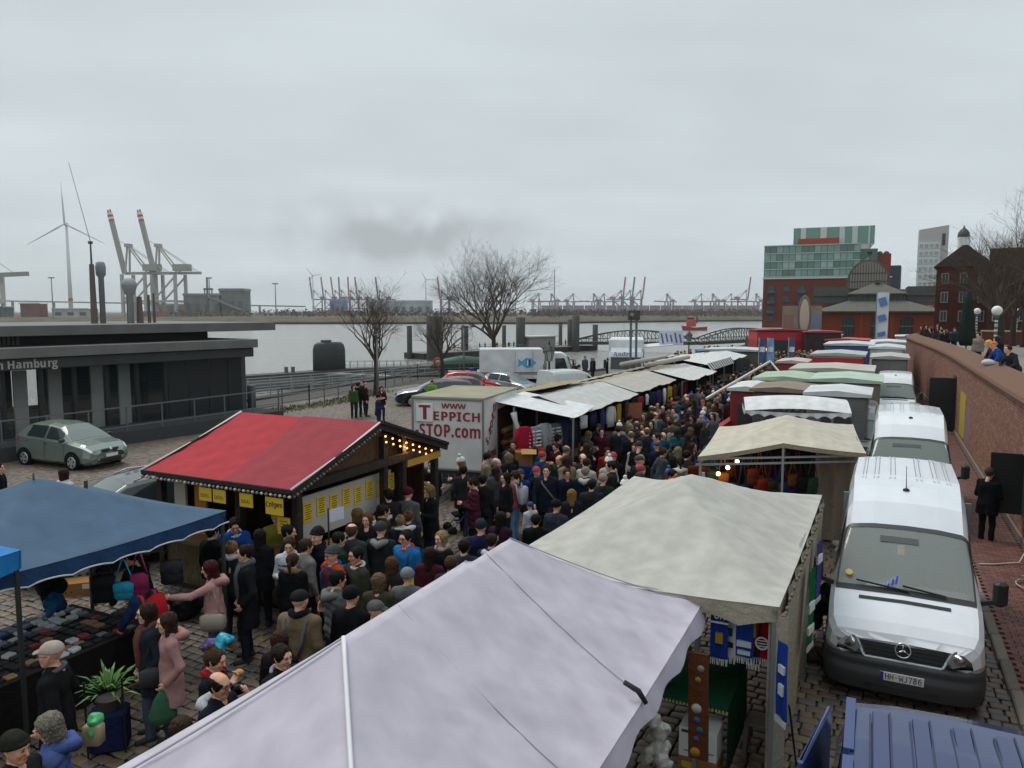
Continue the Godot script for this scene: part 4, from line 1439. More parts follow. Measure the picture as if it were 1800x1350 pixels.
func make_tents() -> void:
	var steel := mt("8e9294", 0.4, 0.6)
	var lav := mt("c6bfcb", 0.75, 0.0, "tarp")
	var o := thing("market_tent", "large lavender grey tent roof filling the foreground", "tent", Vector3(-0.572, 0, -6.011), YAW)
	part(o, "canopy", canopy_shape(1.5, 2.95, 2.16, 0.96, 1.25, 0.0, 0.024, 64, 96, 4), lav)
	part(o, "valance", valance_shape(1.5, 2.95, 2.16, 0.2, 0.2, 7, [0, 1, 2, 3], 0.06), lav)
	poles(o, 1.5, 2.95, 2.16, 3.1, steel)
	var hipline := func(sx: float, sz: float, lift: float) -> Array:
		var pts := []
		for k in 15:
			var q := 1.0 - k / 14.0
			pts.append(Vector3(sx * 1.5 * (1.0 - q), 2.16 + 0.96 * pow(q, 1.22) + lift, sz * (1.25 + 1.7 * (1.0 - q))))
		return pts
	seam(o, hipline.call(1.0, 1.0, 0.008), 0.016, mt("d9d7dc", 0.6), "hip_piping")
	seam(o, hipline.call(-1.0, 1.0, 0.006), 0.008, mt("a19eaa", 0.7), "hip_seam")
	seam(o, hipline.call(1.0, -1.0, 0.004), 0.006, mt("a19eaa", 0.7), "hip_seam")
	seam(o, hipline.call(-1.0, -1.0, 0.004), 0.006, mt("a19eaa", 0.7), "hip_seam")
	for z in [-0.75, 0.62]:
		var pts := []
		for k in 12:
			var a := 1.0 - k / 11.0
			pts.append(Vector3(1.5 * (1.0 - a), 2.16 + 0.96 * pow(a, 1.22) + 0.004 - 0.05 * sin(PI * (0.5 - z / 5.9)) * (1.0 - a) * (1.0 - a), z))
		seam(o, pts, 0.0035, mt("a09da9", 0.7), "panel_seam")
	var m := MB.new(true)
	m.tube([Vector3(1.36, 2.27, -0.62), Vector3(1.47, 2.2, -0.66), Vector3(1.53, 2.1, -0.68)], [0.022, 0.026, 0.02], 8)
	part(o, "black_strap", m, mt("222326", 0.7))
	for k in 4:
		pb(o, "tape_mark", mt("55545c", 0.8), Vector3(1.02 + k * 0.055, 2.36 - k * 0.03, 1.0 + (k % 2) * 0.03), Vector3(0.03, 0.012, 0.014), Basis.from_euler(Vector3(0, k * 0.7, -0.5)))
	var cream := mt("bab8b0", 0.8, 0.0, "tarp")
	var creamd := mt("b3aa96", 0.85, 0.0, "cloth")
	o = thing("market_tent", "cream tent with full side curtain behind the lavender grey one", "tent", Vector3(2.482, 0, -10.554), YAW)
	part(o, "canopy", canopy_shape(1.6, 2.65, 2.3, 0.66, 0.25, 0.0, 0.022, 56, 80, 9), cream)
	part(o, "valance", valance_shape(1.6, 2.65, 2.3, 0.25, 0.3, 4), creamd)
	poles(o, 1.6, 2.65, 2.3, 2.95, steel)
	m = MB.new(true)
	m.grid(func(u: float, v: float) -> Vector3: return Vector3(1.63 + 0.035 * sin(u * 21.0) * v + 0.02 * sin(u * 47.0 + 1.0) - 0.1 * v, lerpf(2.26, 0.06 + 0.1 * sin(u * 9.0), v), lerpf(2.3, -2.6, u)), 60, 14)
	part(o, "side_curtain", m, creamd)
	m = MB.new(true)
	m.grid(func(u: float, v: float) -> Vector3: return Vector3(lerpf(1.5, 1.66, u), lerpf(2.1, 0.06, v), 2.62 - 0.3 * u + 0.03 * sin(v * 6.0)), 5, 14)
	part(o, "curtain_end", m, mt("b9b0a0", 0.85, 0.0, "cloth"))
	for k in 22:
		m = MB.new(true)
		m.ball(Vector3(1.66, 2.24 + 0.02 * sin(k * 2.0), 2.5 - k * 0.225), Vector3(0.018, 0.03, 0.03), 6)
		part(o, "curtain_eyelet", m, mt("6b6455", 0.6))
	var beige := mt("c6bfae", 0.8, 0.0, "tarp")
	o = thing("market_tent", "beige gable-fronted tent hung with bags, beside the second white van", "tent", Vector3(6.5, 0, -17.8), 0.1)
	part(o, "canopy", canopy_shape(1.85, 2.0, 2.3, 0.5, 0.5, 0.3, 0.02, 44, 44, 15), beige)
	part(o, "valance", valance_shape(1.85, 2.0, 2.3, 0.16, 0.1, 4, [0, 1, 2]), mt("a2957e", 0.85, 0.0, "cloth"))
	poles(o, 1.85, 2.0, 2.3, 2.9, steel)
	m = MB.new(true)
	m.grid(func(u: float, v: float) -> Vector3: return Vector3(lerpf(-1.85, 1.85, u), 2.3 + 0.3 * pow(1.0 - absf(u - 0.5) * 2.0, 1.1) - 0.05 * sin(PI * u) - 0.09 * v, 2.02 + 0.012 * sin(u * 40.0)), 40, 2)
	part(o, "front_hem", m, mt("a2957e", 0.85, 0.0, "cloth"))
	pr(o, "front_pole", steel, Vector3(0, 0, 1.95), Vector3(0, 2.5, 1.95), 0.05)
	pr(o, "front_rail", steel, Vector3(-1.9, 2.12, 1.95), Vector3(1.9, 2.12, 1.95), 0.04)
	m = MB.new(true)
	m.grid(func(u: float, v: float) -> Vector3: return Vector3(lerpf(0.75, 1.9, u), lerpf(2.2, 0.1, v), 1.0 + 0.06 * sin(u * 18.0)), 30, 6)
	part(o, "rear_curtain", m, mt("968c7c", 0.85, 0.0, "cloth"))
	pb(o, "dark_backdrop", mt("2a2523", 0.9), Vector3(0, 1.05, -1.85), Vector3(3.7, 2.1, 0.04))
	var slant := Transform3D(Basis(Vector3.RIGHT, Vector3.UP, Vector3(-0.5, 0, 1)), Vector3.ZERO)  # its sides run along the lane, its front faces the water
	for c in o.get_children():
		c.transform = slant * c.transform
	o = thing("market_parasol", "white curved stall roof with a scalloped edge behind the beige tent", "tent", Vector3(16.996, 0, -45.092) * Vector3(0, 0, 0), -0.25)
	o.position = Vector3(8.75, 0, -23.3)
	m = MB.new(true)
	m.grid(func(u: float, v: float) -> Vector3: return Vector3(lerpf(-1.5, 1.5, u), 2.32 + 0.3 * sin(PI * v) + 0.1 * sin(PI * u), lerpf(0.95, -0.95, v)), 30, 14)
	part(o, "roof_cloth", m, mt("dedfde", 0.75, 0.0, "tarp"))
	part(o, "valance", valance_shape(1.5, 0.95, 2.34, 0.17, 0.45, 8), mt("dedfde", 0.75, 0.0, "tarp"))
	for x in [-0.9, 0.3, 1.2]:
		pr(o, "pole", steel, Vector3(x, 0, -0.5), Vector3(x, 2.5, -0.5), 0.07)
	pr(o, "strut", steel, Vector3(-0.6, 1.2, -0.5), Vector3(0.0, 2.3, -0.5), 0.05)
	var sb := mt("425f79", 0.7, 0.0, "tarp")
	o = thing("market_tent", "steel blue tent with a wavy white-edged valance at the left", "tent", Vector3(-6.887, 0, -10.711), YAW - 0.04)
	part(o, "canopy", canopy_shape(1.75, 1.9, 2.22, 0.68, 0.12, 0.0, 0.014, 44, 48, 25), sb)
	part(o, "valance", valance_shape(1.75, 1.9, 2.22, 0.22, 0.22, 7), mt("2d4a70", 0.75, 0.0, "cloth"))
	var wave := []
	for k in 113:
		var u := k / 112.0
		wave.append(Vector3(1.77 + 0.02 * sin(u * 7.0 * TAU + 1.0), 2.22 - 0.05 * sin(PI * u) - 0.22 * (1.0 - 0.22 * absf(cos(u * 7.0 * PI))), lerpf(1.9, -1.9, u)))
	seam(o, wave, 0.012, mt("c8ccd0", 0.6), "white_edging")
	poles(o, 1.75, 1.9, 2.22, 2.85, mt("4b4b4b", 0.5, 0.5))
	m = MB.new()
	m.cyl(Vector3(0, 2.88, 0), Vector3(0, 2.99, 0), 0.02, 0.01, 6)
	part(o, "finial", m, mt("4b4b4b", 0.5))
	var bb := mt("2180c4", 0.65, 0.0, "tarp")
	o = thing("market_tent", "bright blue tent corner cut by the left edge of the view", "tent", Vector3(-7.129, 0, -8.372), YAW - 0.1)
	part(o, "canopy", canopy_shape(0.95, 1.0, 2.5, 0.4, 0.1, 0.0, 0.01, 20, 20, 33), bb)
	part(o, "valance", valance_shape(0.95, 1.0, 2.5, 0.26, 0.12, 3), bb)
	poles(o, 0.95, 1.0, 2.5, 2.85, mt("3b3b3b", 0.5, 0.5), false)

func make_hut() -> void:
	var o := thing("food_hut", "timber food hut with a red cloth roof and yellow price signs", "hut", Vector3(-4.249, 0, -15.541), YAW)
	var red := mt("ae2a35", 0.75, 0.0, "tarp")
	var wood := mt("2c211b", 0.8, 0.0, "bark")
	var hx := 1.85
	var ze := 2.5
	var yr := 3.12
	var ye := 2.3
	var m_ := MB.new(true)
	for s in [1.0, -1.0]:
		var m := MB.new(true)
		m.grid(func(u: float, v: float) -> Vector3: return Vector3(lerpf(-hx, hx, u) * s, lerpf(yr, ye, v) - 0.045 * sin(PI * v) + 0.02 * sin(u * 5.0) * sin(v * PI) + (0.012 * sin((u + v) * 26.0)) * sin(PI * v), s * ze * v), 40, 26)
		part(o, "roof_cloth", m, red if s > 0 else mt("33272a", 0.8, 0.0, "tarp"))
		pr(o, "eave_board", wood, Vector3(-hx, ye - 0.02, s * ze), Vector3(hx, ye - 0.02, s * ze), 0.05, 0.08)
		for x in [-hx, hx]:
			pr(o, "barge_board", wood, Vector3(x, yr - 0.06, 0), Vector3(x, ye - 0.06, s * ze), 0.05, 0.12)
			if s > 0:
				m = MB.new(true)
				m.tube([Vector3(x, yr + 0.015, 0), Vector3(x, (yr + ye) / 2 - 0.02, ze * 0.5), Vector3(x, ye + 0.02, ze)], [0.022], 6)
				part(o, "white_piping", m, mt("d4c9c7", 0.6))
	m_.grid(func(u: float, v: float) -> Vector3: return Vector3(lerpf(-0.1 + 0.35 * v, hx, u), lerpf(yr, ye, v) - 0.045 * sin(PI * v) + 0.02 * sin(u * 5.0) * sin(v * PI) + 0.026, ze * v), 16, 16)
	part(o, "roof_patch", m_, mt("96303a", 0.75, 0.0, "tarp"))
	for k in 36:
		var m := MB.new(true)
		m.ball(Vector3(-hx + 0.05 + k * 0.104, ye - 0.1, ze + 0.03), Vector3(0.034, 0.03, 0.03), 8)
		part(o, "trim_bulb", m, mt("b7ada4" if k % 2 else "7d746c", 0.4))
	for k in 30:
		var u := (k + 0.5) / 30.0
		var m := MB.new(true)
		m.ball(Vector3(hx + 0.03, lerpf(yr, ye, u) - 0.12, ze * u), Vector3(0.03, 0.03, 0.034), 8)
		part(o, "trim_bulb", m, mt("4a403b" if k % 2 else "6c635c", 0.4))
	for k in 26:
		var u := (k + 0.5) / 26.0
		var m: MB
		pb(o, "roof_shingle", mt("201b1a", 0.8), Vector3(hx + 0.01, lerpf(yr, ye, u) + 0.03, -ze * u), Vector3(0.12, 0.06, 0.075), Basis.from_euler(Vector3(-0.32, 0, 0)))
	for p in [[-1.7, 2.2], [0.35, 2.2], [1.7, 2.2], [1.7, -0.3], [1.7, -2.2], [-1.7, -2.2], [1.7, -0.95]]:
		var m: MB
		pr(o, "post", wood, Vector3(p[0], 0, p[1]), Vector3(p[0], 2.35 + (0.45 if absf(p[1]) < 1.0 else 0.0), p[1]), 0.13)
	var m: MB
	m = MB.new()
	m.box(Vector3(-0.2, 1.15, -2.2), Vector3(3.2, 2.3, 0.08))
	m.box(Vector3(-1.75, 1.15, -0.2), Vector3(0.08, 2.3, 4.0))
	part(o, "inner_wall", m, mt("4c3526", 0.85, 0.0, "bark"))
	pb(o, "floor", mt("3a2d24", 0.9), Vector3(0, 0.06, 0), Vector3(3.5, 0.12, 4.5))
	for x in [-1.3, -0.75]:
		pb(o, "shutter_panel", mt("a9a294" if x < -1.0 else "9a6420", 0.8), Vector3(x, 1.55, 2.1), Vector3(0.3, 1.1, 0.05))
	pb(o, "front_boarding", mt("75694f", 0.85, 0.0, "bark"), Vector3(-0.2, 0.55, 2.15), Vector3(3.3, 1.0, 0.08))
	pb(o, "front_counter", mt("5c4028", 0.6), Vector3(-0.2, 1.08, 2.25), Vector3(3.4, 0.06, 0.6))
	pb(o, "side_boarding", mt("37291f", 0.85, 0.0, "bark"), Vector3(1.72, 0.52, 0.9), Vector3(0.08, 0.96, 2.5))
	pb(o, "side_counter", mt("8a6a45", 0.6), Vector3(1.95, 1.03, 0.9), Vector3(0.75, 0.06, 2.6), Basis.from_euler(Vector3(0, 0, -0.12)))
	pb(o, "price_board", mt("b5b4ac", 0.7), Vector3(1.5, 1.62, 0.55), Vector3(0.04, 0.8, 2.7))
	pb(o, "white_rail", mt("d5d6d6", 0.5), Vector3(2.02, 1.26, 0.35), Vector3(0.05, 0.07, 2.2))
	m = MB.new()
	m.prism(PackedVector2Array([Vector2(-1.9, 2.32), Vector2(2.1, 2.32), Vector2(0, 3.0)]), 0, 0.05, Transform3D(Basis(Vector3(0, 0, -1), Vector3(0, 1, 0), Vector3(1, 0, 0)), Vector3(1.5, 0, 0)))
	part(o, "gable_lining", m, mt("6b4e37", 0.8, 0.0, "bark"))
	pr(o, "tie_beam", wood, Vector3(1.72, 2.28, -2.3), Vector3(1.72, 2.28, 2.3), 0.14, 0.16)
	pb(o, "yellow_fascia", mt("b98a2e", 0.7), Vector3(1.75, 2.12, -1.7), Vector3(0.05, 0.16, 1.3))
	for k in 15:
		var zz := -0.15 - 0.12 * k
		var b := MB.new(true)
		b.ball(Vector3(hx + 0.02 - 0.07 * (k % 2), 2.84 - 0.04 * k - 0.1 * (k % 2), zz), Vector3.ONE * 0.022, 8)
		part(o, "light_bulb", b, glow("ffb36b", 3.0))
	var l := OmniLight3D.new()
	l.name = "bulb_light"
	l.position = Vector3(hx - 0.05, 2.84 - 0.04 * 7 - 0.1, -0.15 - 0.12 * 7)
	l.light_energy = 0.18
	l.light_size = 0.03
	l.light_color = Color(1.0, 0.72, 0.42)
	l.omni_range = 6.0
	l.shadow_enabled = true
	o.add_child(l)
	var yel := mt("d9b534", 0.75)
	var ink := mt("2a2620", 0.8)
	var sx := [-0.55, -0.2, 0.45, 1.1]
	for k in 4:
		var s := thing("price_sign", ["yellow card hung leftmost under the red roof's eave", "yellow card second from the left under the red roof's eave", "yellow card third from the left under the red roof's eave", "yellow sign reading Crêpes at the corner of the red roof"][k], "sign", Vector3(-4.249, 0, -15.541) + Basis.from_euler(Vector3(0, YAW, 0)) * Vector3(sx[k] + 0.35, 2.02 - (0.03 if k == 3 else 0.0), ze - 0.02), YAW, "yellow cards on the food hut")
		pb(s, "card", yel, Vector3.ZERO, Vector3(0.31, 0.24, 0.012) if k < 3 else Vector3(0.4, 0.3, 0.012))
		if k == 3:
			lettering(s, "writing", "Crêpes", 0.085, ink, xf(Vector3(0, 0.03, 0.012), 0, 0, 0.05), false, 1.0, "Droid Serif")
		else:
			m = MB.new()
			for j in 6:
				m.bar(Vector3(-0.11 + j * 0.035, -0.03, 0.009), Vector3(-0.09 + j * 0.035, 0.02 - 0.02 * (j % 2), 0.009), 0.008, 0.004)
			m.bar(Vector3(-0.12, -0.045, 0.009), Vector3(0.12, -0.04, 0.009), 0.006, 0.004)
			part(s, "writing", m, ink)
	for k in 8:
		var zz := 1.75 - k * 0.36
		var s := thing("price_sheet", "yellow price sheet on the hut's white side board, %s" % (["nearest the front corner", "second from the front corner", "third from the front corner", "fourth from the front corner", "fourth from the rear post", "third from the rear post", "second from the rear post", "next to the rear post"][k]), "sign", Vector3(-4.249, 0, -15.541) + Basis.from_euler(Vector3(0, YAW, 0)) * Vector3(1.53, 1.72 + 0.04 * (k % 2), zz), YAW + PI / 2, "yellow price sheets on the hut's side")
		pb(s, "sheet", yel, Vector3.ZERO, Vector3(0.24, 0.36, 0.01))
		m = MB.new()
		for j in 7:
			m.box(Vector3(0.01 * (j % 2), 0.13 - j * 0.042, 0.007), Vector3(0.17 - 0.03 * (j % 3), 0.012, 0.004))
		part(s, "writing", m, ink)
	for q in [[0.62, 1.62, 2.34, "yellow card low on the hut's corner post"], [0.45, 0.82, 2.5, "yellow card leaning on the hut's front boarding"]]:
		var s := thing("price_sign", q[3], "sign", Vector3(-4.249, 0, -15.541) + Basis.from_euler(Vector3(0, YAW, 0)) * Vector3(q[0] + 0.9, q[1], q[2]), YAW, "yellow cards on the food hut")
		pb(s, "card", yel, Vector3.ZERO, Vector3(0.28, 0.3, 0.012))
		m = MB.new()
		for j in 4:
			m.box(Vector3(0, 0.08 - j * 0.05, 0.008), Vector3(0.18 - 0.04 * (j % 2), 0.012, 0.004))
		part(s, "writing", m, ink)

func row_stall(label: String, s0: float, s1: float, t0: float, t1: float, hb: float, hm: float, hf: float, roof: String, front: String, curtain: String) -> Node3D:
	var o := thing("market_stall", label, "stall", st(t1, s0), YAW, "cloth-roofed stalls of the left row")
	var w := t1 - t0
	var d := s1 - s0
	var m := MB.new(true)
	m.grid(func(u: float, v: float) -> Vector3: return Vector3(lerpf(-w, -w * 0.38, u), lerpf(hb, hm, u) - 0.05 * sin(PI * v) * sin(PI * u) + 0.015 * sin(v * 30.0 + u * 8.0), lerpf(0, -d, v)), 14, 24)
	part(o, "roof_cloth", m, mt(roof, 0.8, 0.0, "tarp"))
	m = MB.new(true)
	m.grid(func(u: float, v: float) -> Vector3: return Vector3(lerpf(-w * 0.38, 0.25, u), lerpf(hm + 0.01, hf, u) - 0.07 * sin(PI * fmod(v * 2.0, 1.0)) * u + 0.012 * sin(v * 37.0), lerpf(-0.03, -d + 0.03, v)), 12, 24)
	part(o, "front_flap", m, mt(front, 0.8, 0.0, "tarp"))
	for z in [0.0, -d * 0.5, -d]:
		for x in [-w + 0.1, -w * 0.4, -0.1]:
			pr(o, "pole", mt("85888a", 0.45, 0.5), Vector3(x, 0, z), Vector3(x, (hb if x < -w * 0.8 else (hm if x < -w * 0.2 else hf)) - 0.04, z), 0.05)
	pr(o, "front_rail", mt("85888a", 0.45, 0.5), Vector3(-0.1, hf - 0.1, 0), Vector3(-0.1, hf - 0.1, -d), 0.045)
	pb(o, "table_top", mt("6d5b48", 0.8), Vector3(-0.75, 0.8, -d / 2), Vector3(1.1, 0.06, d - 0.3))
	m = MB.new(true)
	m.grid(func(u: float, v: float) -> Vector3: return Vector3(-0.19 + 0.02 * sin(u * 60.0) * v, lerpf(0.78, 0.06, v), lerpf(-0.16, -d + 0.16, u)), 50, 4)
	part(o, "table_cloth", m, mt("27252b", 0.9, 0.0, "cloth"))
	m = MB.new(true)
	m.grid(func(u: float, v: float) -> Vector3: return Vector3(-w * 0.75 + 0.04 * sin(u * 40.0), lerpf(hm - 0.1, 0.1, v), lerpf(0, -d, u)), 40, 4)
	part(o, "rear_curtain", m, mt(curtain, 0.9, 0.0, "cloth"))
	m = MB.new(true)
	m.grid(func(u: float, v: float) -> Vector3: return Vector3(lerpf(-w * 0.8, -0.5, u), lerpf(hf, 0.1, v), -d + 0.03 + 0.03 * sin(u * 22.0)), 16, 4)
	part(o, "end_curtain", m, mt(curtain, 0.9, 0.0, "cloth"))
	return o

func garment(called: String, label: String, group: String, at: Vector3, yaw: float, w: float, h: float, hex: String, stripes := "", sleeves := true) -> Node3D:
	var o := thing(called, label, "clothes", at, yaw, group)
	var m := MB.new(true)
	var rings := []
	for lv in [[0.0, 0.28, 0.03], [-0.05, 0.5, 0.05], [-0.25, 0.46, 0.07], [-0.6, 0.47, 0.06], [-1.0, 0.5, 0.05]]:
		var ring := PackedVector3Array()
		for j in 16:
			var an := -TAU * j / 16.0
			ring.append(Vector3(cos(an) * w * lv[1], lv[0] * h, sin(an) * lv[2] * (1.0 + 0.3 * sin(an * 5.0))))
		rings.append(ring)
	rings.reverse()
	m.ring_loft(rings)
	part(o, "body", m, mt(hex, 0.9, 0.0, "cloth"))
	if sleeves:
		for s in [-1.0, 1.0]:
			m = MB.new(true)
			m.tube([Vector3(s * w * 0.42, -0.06 * h, 0), Vector3(s * w * 0.58, -0.35 * h, 0.01), Vector3(s * w * 0.6, -0.82 * h, 0.02)], [0.06, 0.055, 0.045], 8)
			part(o, "sleeve", m, mt(hex, 0.9, 0.0, "cloth"))
	if stripes:
		for k in 7:
			pb(o, "stripe", mt(stripes, 0.9), Vector3(0, -h * (0.16 + k * 0.12), 0), Vector3(w * 0.97, h * 0.045, 0.152), Basis.IDENTITY, 0.01)
	return o

func trailer(label: String, at: Vector3, yaw: float, size: Vector3, body: String, roof: String, band := "", group := "market trailers and booths of the right row") -> Node3D:
	var o := thing("market_trailer", label, "trailer", at, yaw, group)
	var m: MB
	pb(o, "body", mt(body, 0.6, 0.0, "dirt"), Vector3(0, 0.45 + size.y / 2, 0), Vector3(size.x, size.y, size.z), Basis.IDENTITY, 0.06)
	m = MB.new()
	m.prism(PackedVector2Array([Vector2(-size.x / 2 - 0.12, 0), Vector2(size.x / 2 + 0.12, 0), Vector2(size.x / 2 + 0.12, 0.1), Vector2(0, 0.2), Vector2(-size.x / 2 - 0.12, 0.1)]), -size.z / 2 - 0.12, size.z / 2 + 0.12, xf(Vector3(0, 0.45 + size.y, 0)))
	part(o, "roof", m, mt(roof, 0.65, 0.0, "dirt"))
	if band:
		pb(o, "colour_band", mt(band, 0.55), Vector3(0, 0.45 + size.y * 0.82, 0), Vector3(size.x + 0.03, size.y * 0.28, size.z + 0.03))
	pb(o, "hatch", mt("35363a", 0.7), Vector3(0, 0.45 + size.y * 0.5, size.z / 2 + 0.02), Vector3(size.x * 0.5, size.y * 0.42, 0.05))
	for x in [-size.x * 0.3, size.x * 0.3]:
		for z in [-0.45, 0.45]:
			m = MB.new(true)
			m.cyl(Vector3(x - 0.1, 0.3, z), Vector3(x + 0.1, 0.3, z), 0.3, 0.3, 12)
			part(o, "wheel", m, mt("1e1e1f", 0.8))
	return o

func make_stalls() -> void:
	var o := thing("carpet_trailer", "white box trailer lettered in dark red for a carpet shop", "trailer", Vector3(-0.79, 0, -20.5), -0.3)
	var white := mt("dadad6", 0.5, 0.0, "dirt")
	var m: MB
	pb(o, "box_body", white, Vector3(-1.05, 1.92, -1.6), Vector3(2.1, 1.96, 3.2), Basis.IDENTITY, 0.02)
	pb(o, "roof", mt("9a947c", 0.8, 0.0, "dirt"), Vector3(-1.05, 2.925, -1.6), Vector3(2.16, 0.05, 3.26))
	for p in [Vector3(0.0, 1.92, 0.0), Vector3(-2.1, 1.92, 0.0)]:
		pb(o, "corner_post", mt("8c8d8b", 0.4, 0.5), p, Vector3(0.06, 2.0, 0.06), Basis.IDENTITY, 0.015)
	for y in [0.92, 2.9]:
		pb(o, "edge_rail", mt("8c8d8b", 0.4, 0.5), Vector3(-1.05, y, 0.012), Vector3(2.04, 0.07, 0.05), Basis.IDENTITY, 0.01)
	m = MB.new()
	m.box(Vector3(-1.05, 0.78, -1.6), Vector3(1.9, 0.2, 3.2))
	m.box(Vector3(-1.05, 0.62, 0.1), Vector3(1.9, 0.14, 0.16))
	part(o, "chassis", m, mt("2a2b2d", 0.7))
	for k in 10:
		pb(o, "bumper_bar", mt("6a6c6e", 0.5, 0.4), Vector3(-1.9 + k * 0.19, 0.72, 0.2), Vector3(0.025, 0.22, 0.03))
	for x in [-2.0, -0.1]:
		m = MB.new(true)
		m.cyl(Vector3(x - 0.1, 0.36, -2.6), Vector3(x + 0.1, 0.36, -2.6), 0.36, 0.36, 16)
		part(o, "wheel", m, mt("1b1b1c", 0.8))
	var dred := mt("8c1f2e", 0.55)
	pb(o, "letter_plate", mt("dcdddc", 0.5), Vector3(-1.73, 2.5, 0.02), Vector3(0.52, 0.54, 0.04), Basis.IDENTITY, 0.03)
	lettering(o, "letter", "T", 0.4, dred, xf(Vector3(-1.72, 2.5, 0.045)), true, 1.25)
	lettering(o, "lettering", "WWW", 0.14, dred, xf(Vector3(-0.86, 2.7, 0.012)), true, 1.35)
	lettering(o, "lettering", "EPPICH", 0.25, dred, xf(Vector3(-0.78, 2.41, 0.012)), true, 1.18)
	lettering(o, "lettering", "-STOP.com", 0.35, dred, xf(Vector3(-1.04, 2.0, 0.012)), true, 0.8)
	var arc := "S.BOKO"
	for k in arc.length():
		var u := k / 5.0
		lettering(o, "letter", arc[k], 0.24, dred, xf(Vector3(0.014, 1.72 + 0.86 * u - 0.1 * sin(PI * u), -0.32 - 0.62 * u), PI / 2) * Transform3D(Basis.from_euler(Vector3(0, 0, 0.75 - 0.3 * u)), Vector3.ZERO), true, 0.9)
	lettering(o, "lettering", "Teppi", 0.22, dred, xf(Vector3(0.014, 1.32, -0.72), PI / 2), true, 0.9, "Droid Serif")
	pb(o, "dark_opening", mt("35241b", 0.9), Vector3(0.01, 1.75, -2.2), Vector3(0.06, 1.5, 1.9))
	for k in 5:
		m = MB.new(true)
		m.cyl(Vector3(0.12, 1.15 + 0.17 * k, -1.4 - 0.1 * (k % 2)), Vector3(0.12, 1.15 + 0.17 * k, -3.1), 0.085, 0.085, 10)
		part(o, "rolled_carpet", m, mt(["6b4a33", "7a3b35", "8a6a48", "5d4030", "94713f"][k], 0.9, 0.0, "cloth"))
	m = MB.new(true)
	m.grid(func(u: float, v: float) -> Vector3: return Vector3(lerpf(-0.02, 2.3, u), lerpf(2.74, 2.36, u) - 0.06 * sin(PI * v) * u, lerpf(-1.05, -4.0, v)), 14, 14)
	part(o, "awning", m, mt("dcdedf", 0.7, 0.0, "tarp"))
	m = MB.new()
	m.bar(Vector3(0.55, 0, -1.1), Vector3(0.55, 2.6, -1.1), 0.05)
	m.bar(Vector3(2.25, 0, -1.2), Vector3(2.25, 2.36, -1.2), 0.05)
	part(o, "awning_pole", m, mt("85888a", 0.45, 0.5))
	m = MB.new(true)
	m.tube([Vector3(0.55, 2.45, -1.03), Vector3(0.62, 2.2, -1.0), Vector3(0.72, 1.9, -0.98), Vector3(0.85, 1.6, -1.0)], [0.1, 0.07, 0.09, 0.03], 8)
	solo("tied_cloth", m, mt("c9cbce", 0.85, 0.0, "cloth"), "white cloth tied to the awning pole of the carpet trailer", "cloth", o.position, -0.3)
	row_stall("clothes stall with grey cloth roof and tan patch next to the carpet trailer", 21.2, 27.0, -11.6, -8.5, 2.5, 2.68, 2.28, "8e8c8c", "c3c3bf", "2b2a2e")
	row_stall("stall with tan roof and teal curtain, second after the carpet trailer", 27.3, 33.3, -11.6, -8.7, 2.45, 2.65, 2.3, "a89d84", "b8b4ab", "1f4a4f")
	row_stall("stall with white front flap and rolled tarpaulins, middle of the left row", 33.7, 39.6, -12.0, -8.2, 2.35, 2.6, 2.25, "92867a", "cfcfcb", "39342f")
	row_stall("stall with a black and white striped valance in the left row", 40.4, 47.0, -12.6, -8.9, 2.55, 2.75, 2.5, "d6d6d2", "d9d9d5", "3a3533")
	row_stall("farthest white-roofed stall of the left row", 49.5, 56.0, -12.6, -9.4, 2.3, 2.5, 2.2, "d4d6d6", "d4d6d6", "45403c")
	m = MB.new(true)
	m.grid(func(u: float, v: float) -> Vector3: return st(lerpf(-11.5, -10.2, u), lerpf(22.0, 26.6, v), lerpf(2.6, 2.76, u) + 0.02 - 0.03 * sin(PI * v)), 8, 8)
	solo("tan_tarpaulin", m, mt("a09372", 0.85, 0.0, "tarp"), "tan tarpaulin spread on the grey stall roof", "tarpaulin")
	o = thing("striped_valance", "slanted black and white striped valance below a white stall roof", "valance", st(-8.66, 40.4), YAW)
	for k in 22:
		m = MB.new()
		m.quad(Vector3(0, 2.56, -k * 0.3), Vector3(0.0, 2.56, -k * 0.3 - 0.3), Vector3(0.22, 2.2, -k * 0.3 - 0.55), Vector3(0.22, 2.2, -k * 0.3 - 0.25))
		part(o, "stripe", m, mt("2f3032" if k % 2 else "d0d0cc", 0.8))
	for k in 2:
		m = MB.new(true)
		m.tube([st(-11.2 + k * 1.2, 33.8, 2.85), st(-10.9 + k * 1.2, 36.5, 2.9), st(-10.7 + k * 1.2, 39.8, 2.92)], [0.11], 8)
		solo("rolled_tarpaulin", m, mt("bdb8ad", 0.85, 0.0, "cloth"), ["rolled pale tarpaulin on the outer side of a left row roof", "rolled pale tarpaulin along the ridge of a left row roof"][k], "tarpaulin")
	var gh := ["8b8e94", "b0b3b8", "2b3350", "a51f3d", "6f7780", "39404f", "c7c9cb", "24262c", "5b2d3a", "d2d3d4"]
	for k in 6:
		garment("hanging_jumper", ["dark red jumper hung deepest under the white awning", "grey striped jumper under the white awning, near its pole", "pale grey jumper under the white awning", "grey striped jumper nearest the crowd under the awning", "navy jumper behind the striped ones", "black jumper at the end of the awning rail"][k], "jumpers hung under the carpet trailer's awning", st(-8.95 + 0.12 * k, 18.6 + 0.42 * k, 2.15 - 0.05 * (k % 2)), YAW + 1.2, 0.5, 0.85, [gh[3], gh[0], gh[1], gh[4], gh[2], gh[7]][k], "d5d6d8" if k in [1, 3] else "")
